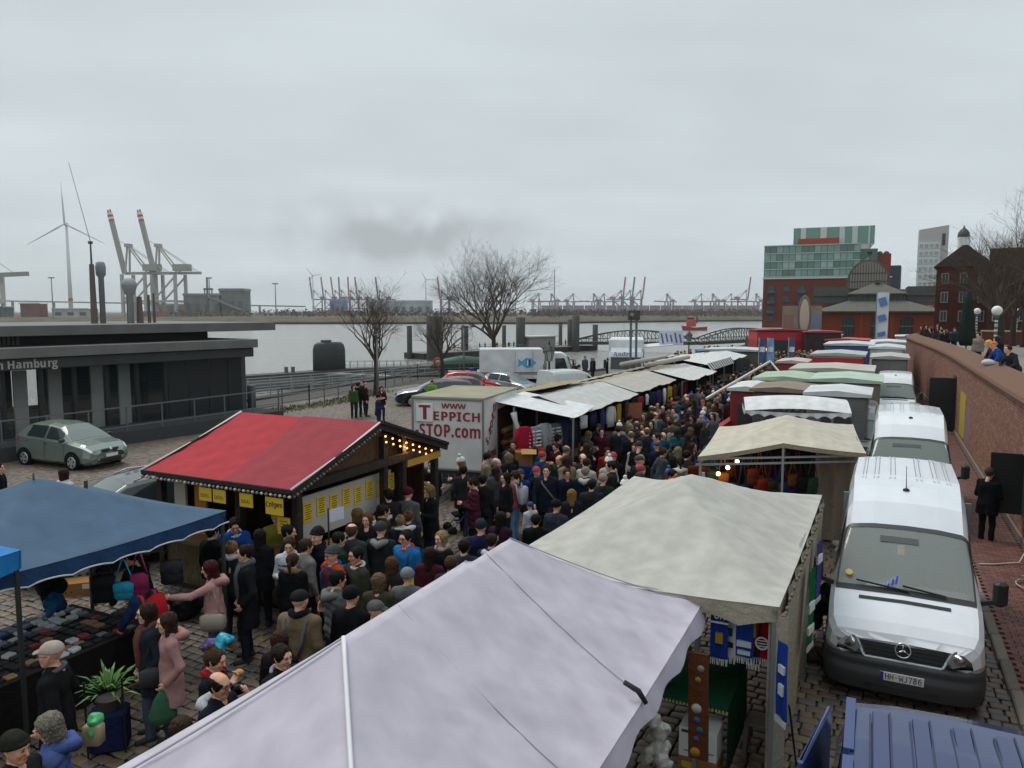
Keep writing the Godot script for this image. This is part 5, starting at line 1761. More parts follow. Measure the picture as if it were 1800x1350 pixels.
	for k in 16:
		var s := 21.8 + k * 0.85
		garment("hanging_garment", "%s hung on the left row's front rail, %s" % [["white socks bundle", "navy top", "dark purple dress", "white shirt", "mustard yellow cloth", "brown leather jacket", "black top", "red shirt"][k % 8], "by the grey stall roof" if k < 7 else ("by the teal curtain" if k < 8 else "beyond the teal curtain")], "clothes hung along the left row", st(-8.42, s, 2.1), YAW + 1.35 + 0.2 * (k % 3), 0.42, [0.4, 0.5, 0.75, 0.7, 0.8, 0.75, 0.55, 0.5][k % 8], ["d4d5d8", "272c45", "3b3560", "d0d0d0", "b28e22", "5b3a26", "1f2026", "8e2430"][k % 8], "", k % 8 != 0 and k % 8 != 4)
	m = MB.new()
	m.box(Vector3.ZERO, Vector3(0.62, 0.55, 0.03))
	solo("leather_bag_board", m, mt("a8694f", 0.8, 0.0, "cloth"), "flat tan leather bag hung at the crowd side of the left row", "bag", st(-8.2, 26.2, 1.75), YAW + 0.5)
	trailer("grey booth with flat white roof behind the scalloped parasol roof", st(-1.55, 29.0), YAW, Vector3(1.9, 2.0, 2.6), "6e6e6c", "cfd2d2")
	trailer("booth with brown crate-like roof left of the white-roofed booth", st(-3.5, 30.0), YAW, Vector3(1.9, 1.95, 2.6), "4d4a48", "8a7763")
	trailer("booth with pale green roof and slatted side wall", st(-1.5, 33.8), YAW, Vector3(2.4, 2.1, 3.4), "857c72", "b3c9b6")
	trailer("booth with pale green roof and brown hatch, left of the slatted one", st(-3.9, 34.6), YAW, Vector3(2.2, 2.0, 3.4), "6d6a60", "a9bda5")
	trailer("low white booth at the crowd side before the green roofs", st(-4.9, 31.5), YAW, Vector3(1.2, 1.8, 3.0), "8d2530", "d6d8d6")
	trailer("beige peaked booth beyond the pale green roofs", st(-2.4, 39.5), YAW, Vector3(3.4, 2.1, 4.0), "8b8578", "bcb8ab")
	trailer("white trailer with a bright red band beyond the green roofs", st(-2.6, 47.5), YAW, Vector3(2.6, 2.4, 4.0), "c9c9c5", "b6b7b3", "b3202a")
	trailer("small trailer with red edged white roof beside the red banded one", st(-5.2, 49.0), YAW, Vector3(1.6, 1.8, 3.0), "a3313a", "c9b9b2")
	trailer("grey trailer with a pale roof before the wall's far bend", st(0.0, 49.5), YAW, Vector3(1.8, 2.2, 4.4), "7c7d7c", "b7b6b1")
	trailer("blue and white trailer, far part of the right row", st(-2.6, 60), YAW, Vector3(3.0, 2.5, 5), "3d5f95", "cdd2d6")
	trailer("pale trailer beside the far end of the brick wall", st(-0.2, 58), YAW, Vector3(2.0, 2.4, 5), "b9bcbc", "d0d4d5")
	trailer("long white trailer, last before the market hall", st(-0.2, 74), YAW, Vector3(2.6, 2.2, 6), "c2c6c6", "d5d9da")
	trailer("red food trailer with lit pictures before the market hall", st(-3.6, 78), YAW, Vector3(3.6, 2.2, 5), "9e2631", "b34a50", "c23a3f")
	trailer("large white trailer left of the tall banner", st(-7.5, 92), YAW, Vector3(5.0, 2.2, 5), "c8cccb", "d7dad9")
	trailer("white trailer right of the tall banner", st(2.5, 92), YAW, Vector3(4.0, 2.2, 5), "c3c7c7", "d7dad9")
	trailer("large red fairground stand with a painted backdrop", Vector3(26.2, 0, -75), -0.1, Vector3(4.6, 3.0, 4), "a11f2b", "8f3038", "b9252f")
	trailer("brown open stand with red awning beside the large red stand", Vector3(29.6, 0, -73), -0.2, Vector3(3.2, 2.9, 4), "3a2620", "a3535a")
	trailer("pale flat roofed stall in the crowd right of the blue tarpaulin", st(-10.5, 60), YAW, Vector3(4.6, 1.9, 3.6), "5b5a45", "c6cacb")
	trailer("stall under a bright blue tarpaulin at the waterside", Vector3(17.6, 0, -64), -0.1, Vector3(3.6, 1.5, 2.4), "39404a", "2a5597", "2c5aa0")
	o = thing("painted_backdrop", "painted board with a tall pale oval panel above the red stand", "sign", Vector3(29.4, 3.4, -77), -0.15)
	pb(o, "board", mt("8f8578", 0.8, 0.0, "dirt"), Vector3(0, 1.2, 0), Vector3(3.8, 2.6, 0.15))
	m = MB.new(true)
	m.ball(Vector3(0.2, 1.6, 0.08), Vector3(0.65, 2.0, 0.14), 18)
	part(o, "oval_frame", m, mt("6f6560", 0.7))
	m = MB.new(true)
	m.ball(Vector3(0.2, 1.5, 0.12), Vector3(0.5, 1.75, 0.16), 18)
	part(o, "oval_panel", m, mt("b7aa98", 0.8))
	for s in [-1.0, 1.0]:
		pb(o, "painted_panel", mt("8b6a5c" if s < 0 else "6f7f8f", 0.8), Vector3(s * 1.3, 0.8, 0.09), Vector3(0.9, 1.6, 0.05))
	o = thing("tall_banner", "tall white banner flag with blue print before the market hall", "banner", st(-1.4, 84), YAW)
	pr(o, "pole", mt("8a8c8e", 0.5), Vector3(0, 0, 0), Vector3(0, 7.3, 0), 0.1)
	m = MB.new(true)
	m.grid(func(u: float, v: float) -> Vector3: return Vector3(lerpf(0.05, 1.1, u), lerpf(7.2, 1.6, v), 0.08 * sin(u * 3.0 + v * 7.0)), 6, 20)
	part(o, "cloth", m, mt("d4d9de", 0.8))
	for k in 3:
		pb(o, "blue_print", mt("5c86b5", 0.8), Vector3(0.55, 6.3 - k * 1.6, 0.14), Vector3(0.7, 0.8 - 0.2 * k, 0.05), Basis.from_euler(Vector3(0, 0, 0.3)))
	var fl := [[1334, 634, 596, "3d5a86", "dark blue and white flag, leftmost of the three in the crowd"], [1349, 630, 595, "7ba7cf", "light blue flag, middle of the three in the crowd"], [1386, 633, 594, "55587c", "dark patterned flag, rightmost of the three in the crowd"]]
	for q in fl:
		var z := 52.0
		o = thing("flag", q[4], "flag", Vector3((q[0] - 900) / 1330.0 * z, 0, -z), -0.2, "flags in the crowd")
		pr(o, "pole", mt("a3a5a6", 0.5), Vector3.ZERO, Vector3(0, 3.55, 0), 0.05)
		m = MB.new(true)
		m.grid(func(u: float, v: float) -> Vector3: return Vector3(lerpf(0.03, 0.4 + 0.1 * v, u), lerpf(3.5, 2.0 - 0.35 * u, v), 0.07 * sin(u * 5.0 + v * 6.0)), 8, 12)
		part(o, "cloth", m, mt(q[3], 0.8))
		m = MB.new(true)
		m.grid(func(u: float, v: float) -> Vector3: return Vector3(lerpf(0.05, 0.38, u), lerpf(2.9, 2.55, v), 0.015 + 0.07 * sin(u * 5.0 + v * 1.6 + 2.3)), 6, 4)
		part(o, "emblem_stripe", m, mt("d6dade", 0.8))
	o = thing("red_counter", "red counter front with white lettering panels at the crowd's right edge", "counter", st(-5.55, 28.5), YAW)
	pb(o, "front", mt("a3202b", 0.6), Vector3(0, 0.55, -1.8), Vector3(0.25, 1.1, 4.6), Basis.IDENTITY, 0.02)
	for k in 4:
		pb(o, "white_panel", mt("d2cfcf", 0.6), Vector3(-0.13, 0.75, 0.0 - k * 1.1), Vector3(0.02, 0.3, 0.5))
	m = MB.new()
	m.bar(st(-6.2, 29.0, 2.0), st(-5.2, 38.5, 2.9), 0.08)
	m.bar(st(-5.2, 38.5, 2.9), st(-4.4, 37.0, 2.3), 0.06)
	solo("awning_arm", m, mt("c2c0b8", 0.5), "long pale awning arm slanting over the green-roofed booths", "awning")

func hull_ring(q: Array) -> Array:
	var w: float = q[1]
	var yb: float = q[2]
	var yl: float = q[3]
	var wr: float = q[4]
	var yr: float = q[5]
	var h := yr - yl
	return [Vector2(0, yb), Vector2(w - 0.12, yb), Vector2(w - 0.01, yb + 0.1), Vector2(w + 0.012, lerpf(yb, yl, 0.5)), Vector2(w - 0.015, yl), Vector2(lerpf(w, wr, 0.9), yl + h * 0.82), Vector2(wr - 0.05, yr - minf(0.04, h * 0.1)), Vector2(wr * 0.55, yr), Vector2(0, yr + 0.012)]

func hull_pt(s: Array, u: float, v: float, side := 1.0) -> Vector3:
	var i := clampi(int(u), 0, s.size() - 2)
	var f := u - i
	var j := clampi(int(v), 0, 7)
	var g := v - j
	var a: Vector2 = (s[i].ring[j] as Vector2).lerp(s[i].ring[j + 1], g)
	var b: Vector2 = (s[i + 1].ring[j] as Vector2).lerp(s[i + 1].ring[j + 1], g)
	var p := a.lerp(b, f)
	return Vector3(p.x * side, p.y, -lerpf(s[i].a, s[i + 1].a, f))

func hull_off(s: Array, u: float, v: float, side: float, off: float) -> Vector3:
	var p := hull_pt(s, u, v, side)
	var e := 0.06
	var du := hull_pt(s, minf(u + e, s.size() - 1.001), v, side) - hull_pt(s, maxf(u - e, 0.0), v, side)
	var dv := hull_pt(s, u, minf(v + e, 8.0), side) - hull_pt(s, u, maxf(v - e, 0.0), side)
	var n := du.cross(dv).normalized() * side
	if n.dot(p - Vector3(0, 0.9, p.z)) < 0.0:
		n = -n
	return p + n * off

func stations(table: Array, k := Vector3.ONE) -> Array:
	var s := []
	for q in table:
		s.append({"a": q[0] * k.z, "ring": hull_ring([q[0], q[1] * k.x, q[2], q[3] * k.y, q[4] * k.x, q[5] * k.y])})
	return s

func hull_body(s: Array, hole_u := Vector2(-1, -1), hole_v := 9.0) -> MB:
	var m := MB.new(true)
	for side in [1.0, -1.0]:
		for i in s.size() - 1:
			for j in 8:
				if i >= hole_u.x and i < hole_u.y and j >= hole_v:
					continue
				var a := hull_pt(s, i, j, side)
				var b := hull_pt(s, i + 0.9999, j, side)
				var c := hull_pt(s, i + 0.9999, j + 0.9999, side)
				var d := hull_pt(s, i, j + 0.9999, side)
				if side > 0:
					m.quad(a, b, c, d)
				else:
					m.quad(d, c, b, a)
	for e in [0, s.size() - 1]:
		var ring := PackedVector3Array()
		for j in 9:
			ring.append(Vector3(s[e].ring[j].x, s[e].ring[j].y, -s[e].a))
		for j in range(7, 0, -1):
			ring.append(Vector3(-s[e].ring[j].x, s[e].ring[j].y, -s[e].a))
		m.cap(ring, e == 0)
	return m

func hull_patch(s: Array, u0: float, u1: float, v0: float, v1: float, side: float, off := 0.008, nu := 8, nv := 4) -> MB:
	var m := MB.new(true)
	m.grid(func(a: float, b: float) -> Vector3: return hull_off(s, lerpf(u0, u1, a), lerpf(v0, v1, b), side, off), nu, nv)
	return m

func hull_front(s: Array, u0: float, u1: float, v0: float, off := 0.008, nu := 6, nv := 10) -> MB:
	var m := MB.new(true)
	m.grid(func(a: float, b: float) -> Vector3:
		var w := lerpf(-1.0, 1.0, b)
		return hull_off(s, lerpf(u0, u1, a), 7.999 - absf(w) * (8.0 - v0), 1.0 if w >= 0 else -1.0, off), nu, nv)
	return m

func wheel(o: Node3D, at: Vector3, r: float, side: float, rim: Material) -> void:
	var m := MB.new(true)
	m.cyl(at + Vector3(-side * 0.2, 0, 0), at, r, r, 24)
	var t := part(o, "wheel", m, mt("19191a", 0.85))
	m = MB.new()
	m.cyl(at, at + Vector3(side * 0.012, 0, 0), r * 0.66, r * 0.62, 20)
	part(t, "rim", m, rim)
	m = MB.new()
	for k in 5:
		var an := TAU * k / 5.0
		m.bar(at + Vector3(side * 0.014, cos(an) * r * 0.3, sin(an) * r * 0.3), at + Vector3(side * 0.014, cos(an) * r * 0.55, sin(an) * r * 0.55), 0.014, r * 0.16)
	part(t, "rim_opening", m, mt("2b2c2e", 0.7))

func arch(o: Node3D, at: Vector3, r: float, side: float) -> void:
	var m := MB.new()
	var poly := PackedVector2Array()
	for k in 13:
		poly.append(Vector2(cos(PI * k / 12.0) * r, sin(PI * k / 12.0) * r))
	m.prism(poly, 0, 0.012, Transform3D(Basis(Vector3(0, 0, 1), Vector3(0, 1, 0), Vector3(side, 0, 0)), at))
	part(o, "wheel_arch", m, mt("141415", 0.9))

const VAN := [[0.0, 0.80, 0.62, 0.82, 0.68, 0.91], [0.05, 0.89, 0.6, 0.92, 0.80, 1.0], [0.2, 0.945, 0.5, 1.0, 0.86, 1.1], [0.5, 0.965, 0.3, 1.12, 0.88, 1.215], [0.80, 0.968, 0.28, 1.24, 0.88, 1.32], [1.20, 0.968, 0.28, 1.32, 0.85, 1.72], [1.58, 0.968, 0.28, 1.36, 0.80, 2.08], [1.95, 0.968, 0.28, 1.38, 0.79, 2.36], [2.4, 0.968, 0.28, 1.4, 0.80, 2.52], [3.0, 0.968, 0.28, 1.4, 0.82, 2.57], [4.85, 0.968, 0.28, 1.4, 0.82, 2.56], [5.0, 0.95, 0.32, 1.4, 0.79, 2.52]]
const HATCH := [[0.0, 0.52, 0.32, 0.54, 0.42, 0.60], [0.07, 0.72, 0.24, 0.64, 0.58, 0.72], [0.3, 0.81, 0.2, 0.77, 0.66, 0.86], [0.82, 0.845, 0.2, 0.88, 0.70, 0.97], [1.25, 0.85, 0.2, 0.93, 0.63, 1.25], [1.62, 0.85, 0.2, 0.95, 0.57, 1.44], [2.2, 0.85, 0.2, 0.97, 0.57, 1.51], [2.9, 0.845, 0.2, 1.0, 0.56, 1.50], [3.3, 0.84, 0.24, 1.03, 0.54, 1.42], [3.6, 0.81, 0.3, 1.02, 0.5, 1.15], [3.75, 0.72, 0.36, 0.9, 0.5, 0.96]]
const ESTATE := [[0.0, 0.6, 0.32, 0.56, 0.48, 0.62], [0.08, 0.78, 0.24, 0.66, 0.62, 0.74], [0.4, 0.86, 0.2, 0.78, 0.7, 0.86], [1.2, 0.9, 0.2, 0.88, 0.74, 0.97], [1.65, 0.9, 0.2, 0.92, 0.65, 1.22], [2.05, 0.9, 0.2, 0.94, 0.58, 1.40], [2.7, 0.9, 0.2, 0.95, 0.58, 1.45], [3.7, 0.89, 0.22, 0.98, 0.56, 1.42], [4.2, 0.87, 0.26, 1.0, 0.53, 1.32], [4.5, 0.83, 0.3, 0.98, 0.5, 1.05], [4.65, 0.74, 0.36, 0.9, 0.5, 0.95]]

func plate(o: Node3D, what: String, at: Transform3D) -> void:
	var m: MB
	m = MB.new()
	m.box(Vector3.ZERO, Vector3(0.52, 0.115, 0.012), Basis.IDENTITY, 0.004)
	var p := part(o, "number_plate", m, mt("d9d9d5", 0.4), at)
	pb(p, "blue_strip", mt("1d3f93", 0.4), Vector3(-0.237, 0, 0.002), Vector3(0.042, 0.112, 0.012))
	lettering(p, "characters", what, 0.075, mt("1a1a1a", 0.5), xf(Vector3(0.018, 0, 0.007)), true, 0.88, "Droid Sans Mono")

func make_van(label: String, at: Vector3, yaw: float, k: Vector3, hex: String, detail := 0, group := "white vans parked along the brick wall") -> Node3D:
	var o := thing("parked_van", label, "van", at, yaw, group)
	var s := stations(VAN, k)
	var paint := mt(hex, 0.28, 0.0, "paint")
	var black := mt("1f2022", 0.6)
	var L: float = 5.0 * k.z
	if detail > 0:
		part(o, "body", hull_body(s, Vector2(4, 6), 5.0), paint)
		part(o, "windscreen", hull_front(s, 4.02, 5.97, 5.35, 0.004, 8, 14), pane("b0b8b2", 0.42))
		var m: MB
		pb(o, "dashboard", mt("5c5f5e", 0.8), Vector3(0, 1.2, -1.05), Vector3(1.7, 0.14, 0.6), Basis.from_euler(Vector3(0.12, 0, 0)), 0.04)
		pb(o, "bulkhead", mt("6b6f6d", 0.9), Vector3(0, 1.35, -2.45), Vector3(1.8, 2.0, 0.06))
		pb(o, "cab_floor", mt("3a3b3b", 0.9), Vector3(0, 0.5, -1.7), Vector3(1.7, 0.06, 1.5))
		for x in [-0.55, 0.0, 0.55]:
			m = MB.new()
			m.box(Vector3(x, 1.35, -2.15), Vector3(0.46, 0.75, 0.16), Basis.from_euler(Vector3(-0.15, 0, 0)), 0.06)
			m.box(Vector3(x, 1.82, -2.2), Vector3(0.26, 0.2, 0.1), Basis.IDENTITY, 0.04)
			part(o, "seat", m, mt("545856", 0.9, 0.0, "cloth"))
		m = MB.new(true)
		var ring := []
		for j in 25:
			ring.append(Vector3(0.5 + cos(TAU * j / 24.0) * 0.2, 1.42 + sin(TAU * j / 24.0) * 0.17, -1.4 - sin(TAU * j / 24.0) * 0.1))
		m.tube(ring, [0.016], 6, false)
		part(o, "steering_wheel", m, mt("2b2c2c", 0.7))
		m = MB.new(true)
		m.grid(func(a: float, b: float) -> Vector3: return Vector3(-0.52 + a * 0.46, 1.29 + 0.03 * sin(a * 9.0) + 0.18 * a * b, -0.82 - b * 0.22), 10, 8)
		part(o, "dash_cloth", m, mt("b9c6c9", 0.9, 0.0, "cloth"))
		for j in 5:
			m = MB.new()
			m.quad(Vector3(-0.32 + j * 0.05, 1.325 + 0.03 * j, -0.83), Vector3(-0.29 + j * 0.05, 1.325 + 0.03 * j, -0.83), Vector3(-0.25 + j * 0.045, 1.44 + 0.02 * j, -0.99), Vector3(-0.28 + j * 0.045, 1.44 + 0.02 * j, -0.99))
			part(o, "cloth_stripe", m, mt("3549a0", 0.9))
		pb(o, "hang_tag", mt("c99a4a", 0.8), Vector3(-0.05, 1.78, -1.42), Vector3(0.09, 0.15, 0.02), Basis.from_euler(Vector3(-0.7, 0, 0)))
		m = MB.new()
		m.cyl(Vector3(-0.72, 1.5, -0.92), Vector3(-0.72, 1.506, -0.915), 0.05, 0.05, 14)
		part(o, "screen_sticker", m, mt("cdb25a", 0.7))
	else:
		part(o, "body", hull_body(s), paint)
		part(o, "windscreen", hull_front(s, 4.12, 5.9, 5.4, 0.008, 8, 14), mt("6c7670", 0.08, 0.0))
	var m := MB.new(true)
	for side in [1.0, -1.0]:
		var strip := hull_patch(s, 4.0, 6.0, 5.1, 5.45, side, 0.01, 8, 1)
		part(o, "screen_pillar", strip, mt("2a2c2d", 0.4))
	part(o, "screen_header", hull_front(s, 5.9, 6.04, 5.1, 0.011, 1, 12), mt("3a3d3f", 0.4))
	part(o, "cowl", hull_front(s, 3.86, 4.1, 5.1, 0.011, 2, 12), mt("232526", 0.6))
	pb(o, "sun_strip", mt("4a4f50", 0.4), Vector3(-0.08, 1.93 * k.y, -1.47 * k.z + 0.07), Vector3(0.5 if detail else 0.62, 0.1, 0.012), Basis.from_euler(Vector3(-0.8, 0, 0)))
	for side in [1.0, -1.0]:
		part(o, "side_window", hull_patch(s, 5.0, 7.2, 4.12, 4.92, side, 0.009, 6, 3), mt("2d3334", 0.08))
		part(o, "door_gap", hull_patch(s, 7.45, 7.5, 2.2, 5.0, side, 0.006, 1, 8), mt("4b4d4e", 0.7))
		part(o, "rub_strip", hull_patch(s, 3.0, 10.6, 2.85, 3.1, side, 0.014, 20, 2), mt("2b2c2e", 0.7))
		arch(o, Vector3(side * 0.972 * k.x, 0.33, -0.85 * k.z), 0.43, side)
		arch(o, Vector3(side * 0.972 * k.x, 0.33, -L + 1.0), 0.43, side)
		wheel(o, Vector3(side * 0.992 * k.x, 0.33, -0.85 * k.z), 0.33, side, mt("8a8c8e", 0.4, 0.5))
		wheel(o, Vector3(side * 0.992 * k.x, 0.33, -L + 1.0), 0.33, side, mt("8a8c8e", 0.4, 0.5))
		m = MB.new()
		m.bar(Vector3(side * 0.93 * k.x, 1.3 * k.y, -0.95), Vector3(side * 1.1 * k.x, 1.36 * k.y, -0.92), 0.06)
		m.box(Vector3(side * 1.16 * k.x, 1.48 * k.y, -0.92), Vector3(0.17, 0.34, 0.13), Basis.from_euler(Vector3(0, side * 0.15, 0)), 0.035)
		part(o, "wing_mirror", m, black)
	for side in [1.0, -1.0]:
		for v in [6.35, 6.5, 6.9, 7.05, 7.45, 7.6]:
			part(o, "roof_rib", hull_patch(s, 8.7, 10.75, v, v + 0.045, side, 0.012, 6, 1), paint)
			part(o, "roof_groove", hull_patch(s, 8.75, 10.7, v + 0.05, v + 0.075, side, 0.003, 6, 1), mt("85898c", 0.5))
	m = MB.new(true)
	m.lathe([Vector2(0.05, 0), Vector2(0.045, 0.03), Vector2(0.01, 0.045)], 12, xf(Vector3(0, 2.49 * k.y, -2.3 * k.z), 0, -0.3))
	if detail == 1:
		m.cyl(Vector3(0, 2.5 * k.y, -2.3 * k.z), Vector3(0, 2.8 * k.y, -2.75 * k.z), 0.008, 0.005, 5)
	part(o, "aerial", m, black)
	m = MB.new(true)
	m.grid(func(a: float, b: float) -> Vector3:
		var ph := lerpf(-PI / 2, PI / 2, a)
		var x := 0.985 * k.x * signf(sin(ph)) * pow(absf(sin(ph)), 0.48)
		var z := -0.95 + 1.045 * pow(maxf(cos(ph), 0.0), 0.28)
		var bulge := 0.05 * sin(PI * b) - 0.03 * (1.0 if b > 0.55 and b < 0.68 else 0.0) - 0.06 * b * b
		var lip := smoothstep(0.8, 1.0, b)
		return Vector3(x * (1.0 + 0.01 * sin(PI * b) - 0.1 * lip), (0.24 + 0.46 * minf(b / 0.9, 1.0)) * k.y, z + bulge - 0.14 * lip * lip), 40, 12)
	part(o, "bumper", m, mt("3a3b3d", 0.65))
	pb(o, "bumper_intake", mt("161617", 0.8), Vector3(0, 0.36, 0.07), Vector3(0.9, 0.1, 0.1), Basis.IDENTITY, 0.02)
	for side in [1.0, -1.0]:
		pb(o, "bumper_recess", mt("232425", 0.8), Vector3(side * 0.66 * k.x, 0.42, -0.02), Vector3(0.3, 0.09, 0.12), Basis.from_euler(Vector3(0, side * 0.3, 0)), 0.02)
	m = MB.new()
	m.prism(PackedVector2Array([Vector2(-0.44, 0.70), Vector2(0.44, 0.70), Vector2(0.54, 0.90), Vector2(-0.54, 0.90)]), 0, 0.03, Transform3D(Basis.from_euler(Vector3(-0.28, 0, 0)), Vector3(0, 0.03, 0.215)))
	part(o, "grille", m, mt("18191b", 0.5))
	m = MB.new()
	for p in [[Vector2(-0.46, 0.68), Vector2(0.46, 0.68)], [Vector2(0.46, 0.68), Vector2(0.57, 0.9)], [Vector2(-0.46, 0.68), Vector2(-0.57, 0.9)]]:
		var t := Transform3D(Basis.from_euler(Vector3(-0.28, 0, 0)), Vector3(0, 0.03, 0.22))
		m.bar(t * Vector3(p[0].x, p[0].y, 0.012), t * Vector3(p[1].x, p[1].y, 0.012), 0.035, 0.03, 0.008)
	part(o, "grille_frame", m, paint)
	for j in 3:
		m = MB.new()
		var t := Transform3D(Basis.from_euler(Vector3(-0.28, 0, 0)), Vector3(0, 0.03, 0.22))
		m.bar(t * Vector3(-0.47, 0.745 + j * 0.05, 0.03), t * Vector3(0.47, 0.745 + j * 0.05, 0.03), 0.012, 0.014)
		part(o, "grille_slat", m, mt("303235", 0.5))
	m = MB.new(true)
	var em := Transform3D(Basis.from_euler(Vector3(-0.28, 0, 0)), Vector3(0, 0.845, 0.05))
	var rr := []
	for j in 25:
		rr.append(em * Vector3(cos(TAU * j / 24.0) * 0.092, sin(TAU * j / 24.0) * 0.092, 0.0))
	m.tube(rr, [0.011], 6, false)
	for j in 3:
		var an := PI / 2 + TAU * j / 3.0
		m.tube([em * Vector3(0, 0, 0.004), em * Vector3(cos(an) * 0.09, sin(an) * 0.09, 0.0)], [0.018, 0.005], 6)
	part(o, "emblem", m, mt("c8cacc", 0.2, 0.9))
	for side in [1.0, -1.0]:
		var poly := PackedVector2Array([Vector2(side * 0.03, 0.0), Vector2(side * 0.36, 0.06), Vector2(side * 0.39, 0.27), Vector2(side * 0.08, 0.2), Vector2(side * 0.0, 0.08)])
		var t := Transform3D(Basis.from_euler(Vector3(-0.35, side * 0.46, 0)), Vector3(side * 0.54 * k.x, 0.735 * k.y, 0.105))
		m = MB.new()
		m.prism(poly, -0.1, 0.0, t)
		var hl := part(o, "headlight", m, mt("96999a", 0.2, 0.5))
		for q in [[0.13, 0.11, 0.07], [0.26, 0.145, 0.06]]:
			m = MB.new(true)
			m.lathe([Vector2(q[2], 0.012), Vector2(q[2] * 0.75, 0.004), Vector2(0.005, 0.002)], 14, t * Transform3D(Basis.from_euler(Vector3(PI / 2, 0, 0)), Vector3(side * q[0], q[1], 0.0)))
			part(hl, "reflector", m, mt("dfe2e4", 0.12, 0.8))
		m = MB.new()
		m.prism(PackedVector2Array([Vector2(side * 0.335, 0.07), Vector2(side * 0.355, 0.07), Vector2(side * 0.38, 0.25), Vector2(side * 0.36, 0.25)]), 0.0, 0.008, t)
		part(hl, "indicator", m, mt("b5917a", 0.2))
	part(o, "bonnet_vent", hull_front(s, 3.3, 3.5, 6.75, 0.012, 2, 8), mt("242628", 0.7))
	for q in [[-0.62, 0.06], [-0.02, 0.52]]:
		pr(o, "wiper", black, Vector3(q[0], 1.43 * k.y, -0.84 * k.z), Vector3(q[1], 1.37 * k.y, -0.8 * k.z), 0.022)
	if detail == 1:
		plate(o, "HH·WJ786", xf(Vector3(0.0, 0.49, 0.125), 0, -0.06))
	return o

func make_car(label: String, at: Vector3, yaw: float, table: Array, k: Vector3, hex: String, rails := false, called := "parked_car") -> Node3D:
	var o := thing(called, label, "car", at, yaw, "cars parked on the quay")
	var s := stations(table, k)
	var n := table.size()
	var L: float = table[n - 1][0] * k.z
	var hatch: bool = table == HATCH
	part(o, "body", hull_body(s), mt(hex, 0.25, 0.35, "paint"))
	var glass := mt("2b3333", 0.05)
	part(o, "windscreen", hull_front(s, 3.1, 4.95, 5.35, 0.008, 6, 12), mt("6c7672", 0.06))
	part(o, "rear_screen", hull_front(s, n - 2.9, n - 2.1, 5.3, 0.008, 4, 12), mt("3a4444", 0.06))
	for side in [1.0, -1.0]:
		part(o, "front_side_window", hull_patch(s, 4.15, 5.75, 4.15, 5.15, side, 0.008, 6, 3), glass)
		part(o, "rear_side_window", hull_patch(s, 5.9, n - 3.7, 4.15, 5.15, side, 0.008, 6, 3), glass)
		if not hatch:
			part(o, "quarter_window", hull_patch(s, n - 3.6, n - 2.7, 4.2, 5.1, side, 0.008, 4, 3), glass)
		part(o, "door_gap", hull_patch(s, 5.8, 5.84, 2.3, 4.1, side, 0.005, 1, 6), mt("17181a", 0.7))
		part(o, "door_gap", hull_patch(s, 3.75, 3.78, 2.3, 4.1, side, 0.005, 1, 6), mt("17181a", 0.7))
		for u in [5.6, 7.0]:
			part(o, "door_handle", hull_patch(s, u, u + 0.22, 3.7, 3.8, side, 0.025, 2, 1), mt("2c2f30", 0.5))
		var fz := -0.78 * k.z if hatch else -0.9 * k.z
		var rz := -L + (0.62 if hatch else 0.85) * k.z
		var wx: float = table[3][1] * k.x
		for z in [fz, rz]:
			arch(o, Vector3(side * (wx + 0.004), 0.3, z), 0.37, side)
			wheel(o, Vector3(side * (wx + 0.025), 0.3, z), 0.3, side, mt("b9bbbd", 0.3, 0.6))
		part(o, "headlight", hull_patch(s, 0.9, 2.35, 4.05, 5.6, side, 0.01, 6, 3), mt("cdd2d4", 0.1, 0.2))
		part(o, "tail_lamp", hull_patch(s, n - 2.6, n - 1.35, 3.6, 4.9, side, 0.01, 4, 3), mt("8a1d1f", 0.2))
		var m: MB
		pb(o, "wing_mirror", mt("26282a", 0.5), hull_pt(s, 3.75, 4.2, side) + Vector3(side * 0.1, 0.06, 0), Vector3(0.2, 0.13, 0.1), Basis.IDENTITY, 0.03)
		if rails:
			m = MB.new(true)
			m.tube([hull_off(s, 5.2, 6.2, side, 0.02), hull_off(s, 5.6, 6.2, side, 0.06), hull_off(s, n - 3.5, 6.2, side, 0.06), hull_off(s, n - 3.1, 6.2, side, 0.02)], [0.018], 6)
			part(o, "roof_rail", m, mt("a9acae", 0.3, 0.7))
	var m: MB
	pb(o, "grille", mt("191a1b", 0.5), Vector3(0, 0.68, -0.02), Vector3(0.62, 0.09, 0.1), Basis.from_euler(Vector3(-0.3, 0, 0)), 0.02)
	pb(o, "lower_intake", mt("191a1b", 0.6), Vector3(0, 0.36, 0.0), Vector3(0.8, 0.12, 0.06), Basis.IDENTITY, 0.02)
	m = MB.new(true)
	m.lathe([Vector2(0.055, 0), Vector2(0.05, 0.012), Vector2(0.01, 0.014)], 14, xf(Vector3(0, 0.7, 0.025), 0, PI / 2 - 0.3))
	part(o, "emblem", m, mt("c8cacc", 0.2, 0.9))
	m = MB.new()
	m.box(Vector3(0, 0.5, 0.03), Vector3(0.5, 0.11, 0.02))
	var pl := part(o, "number_plate", m, mt("d9d9d5", 0.4))
	pb(pl, "blue_strip", mt("1d3f93", 0.4), Vector3(-0.23, 0.5, 0.033), Vector3(0.04, 0.108, 0.02))
	return o

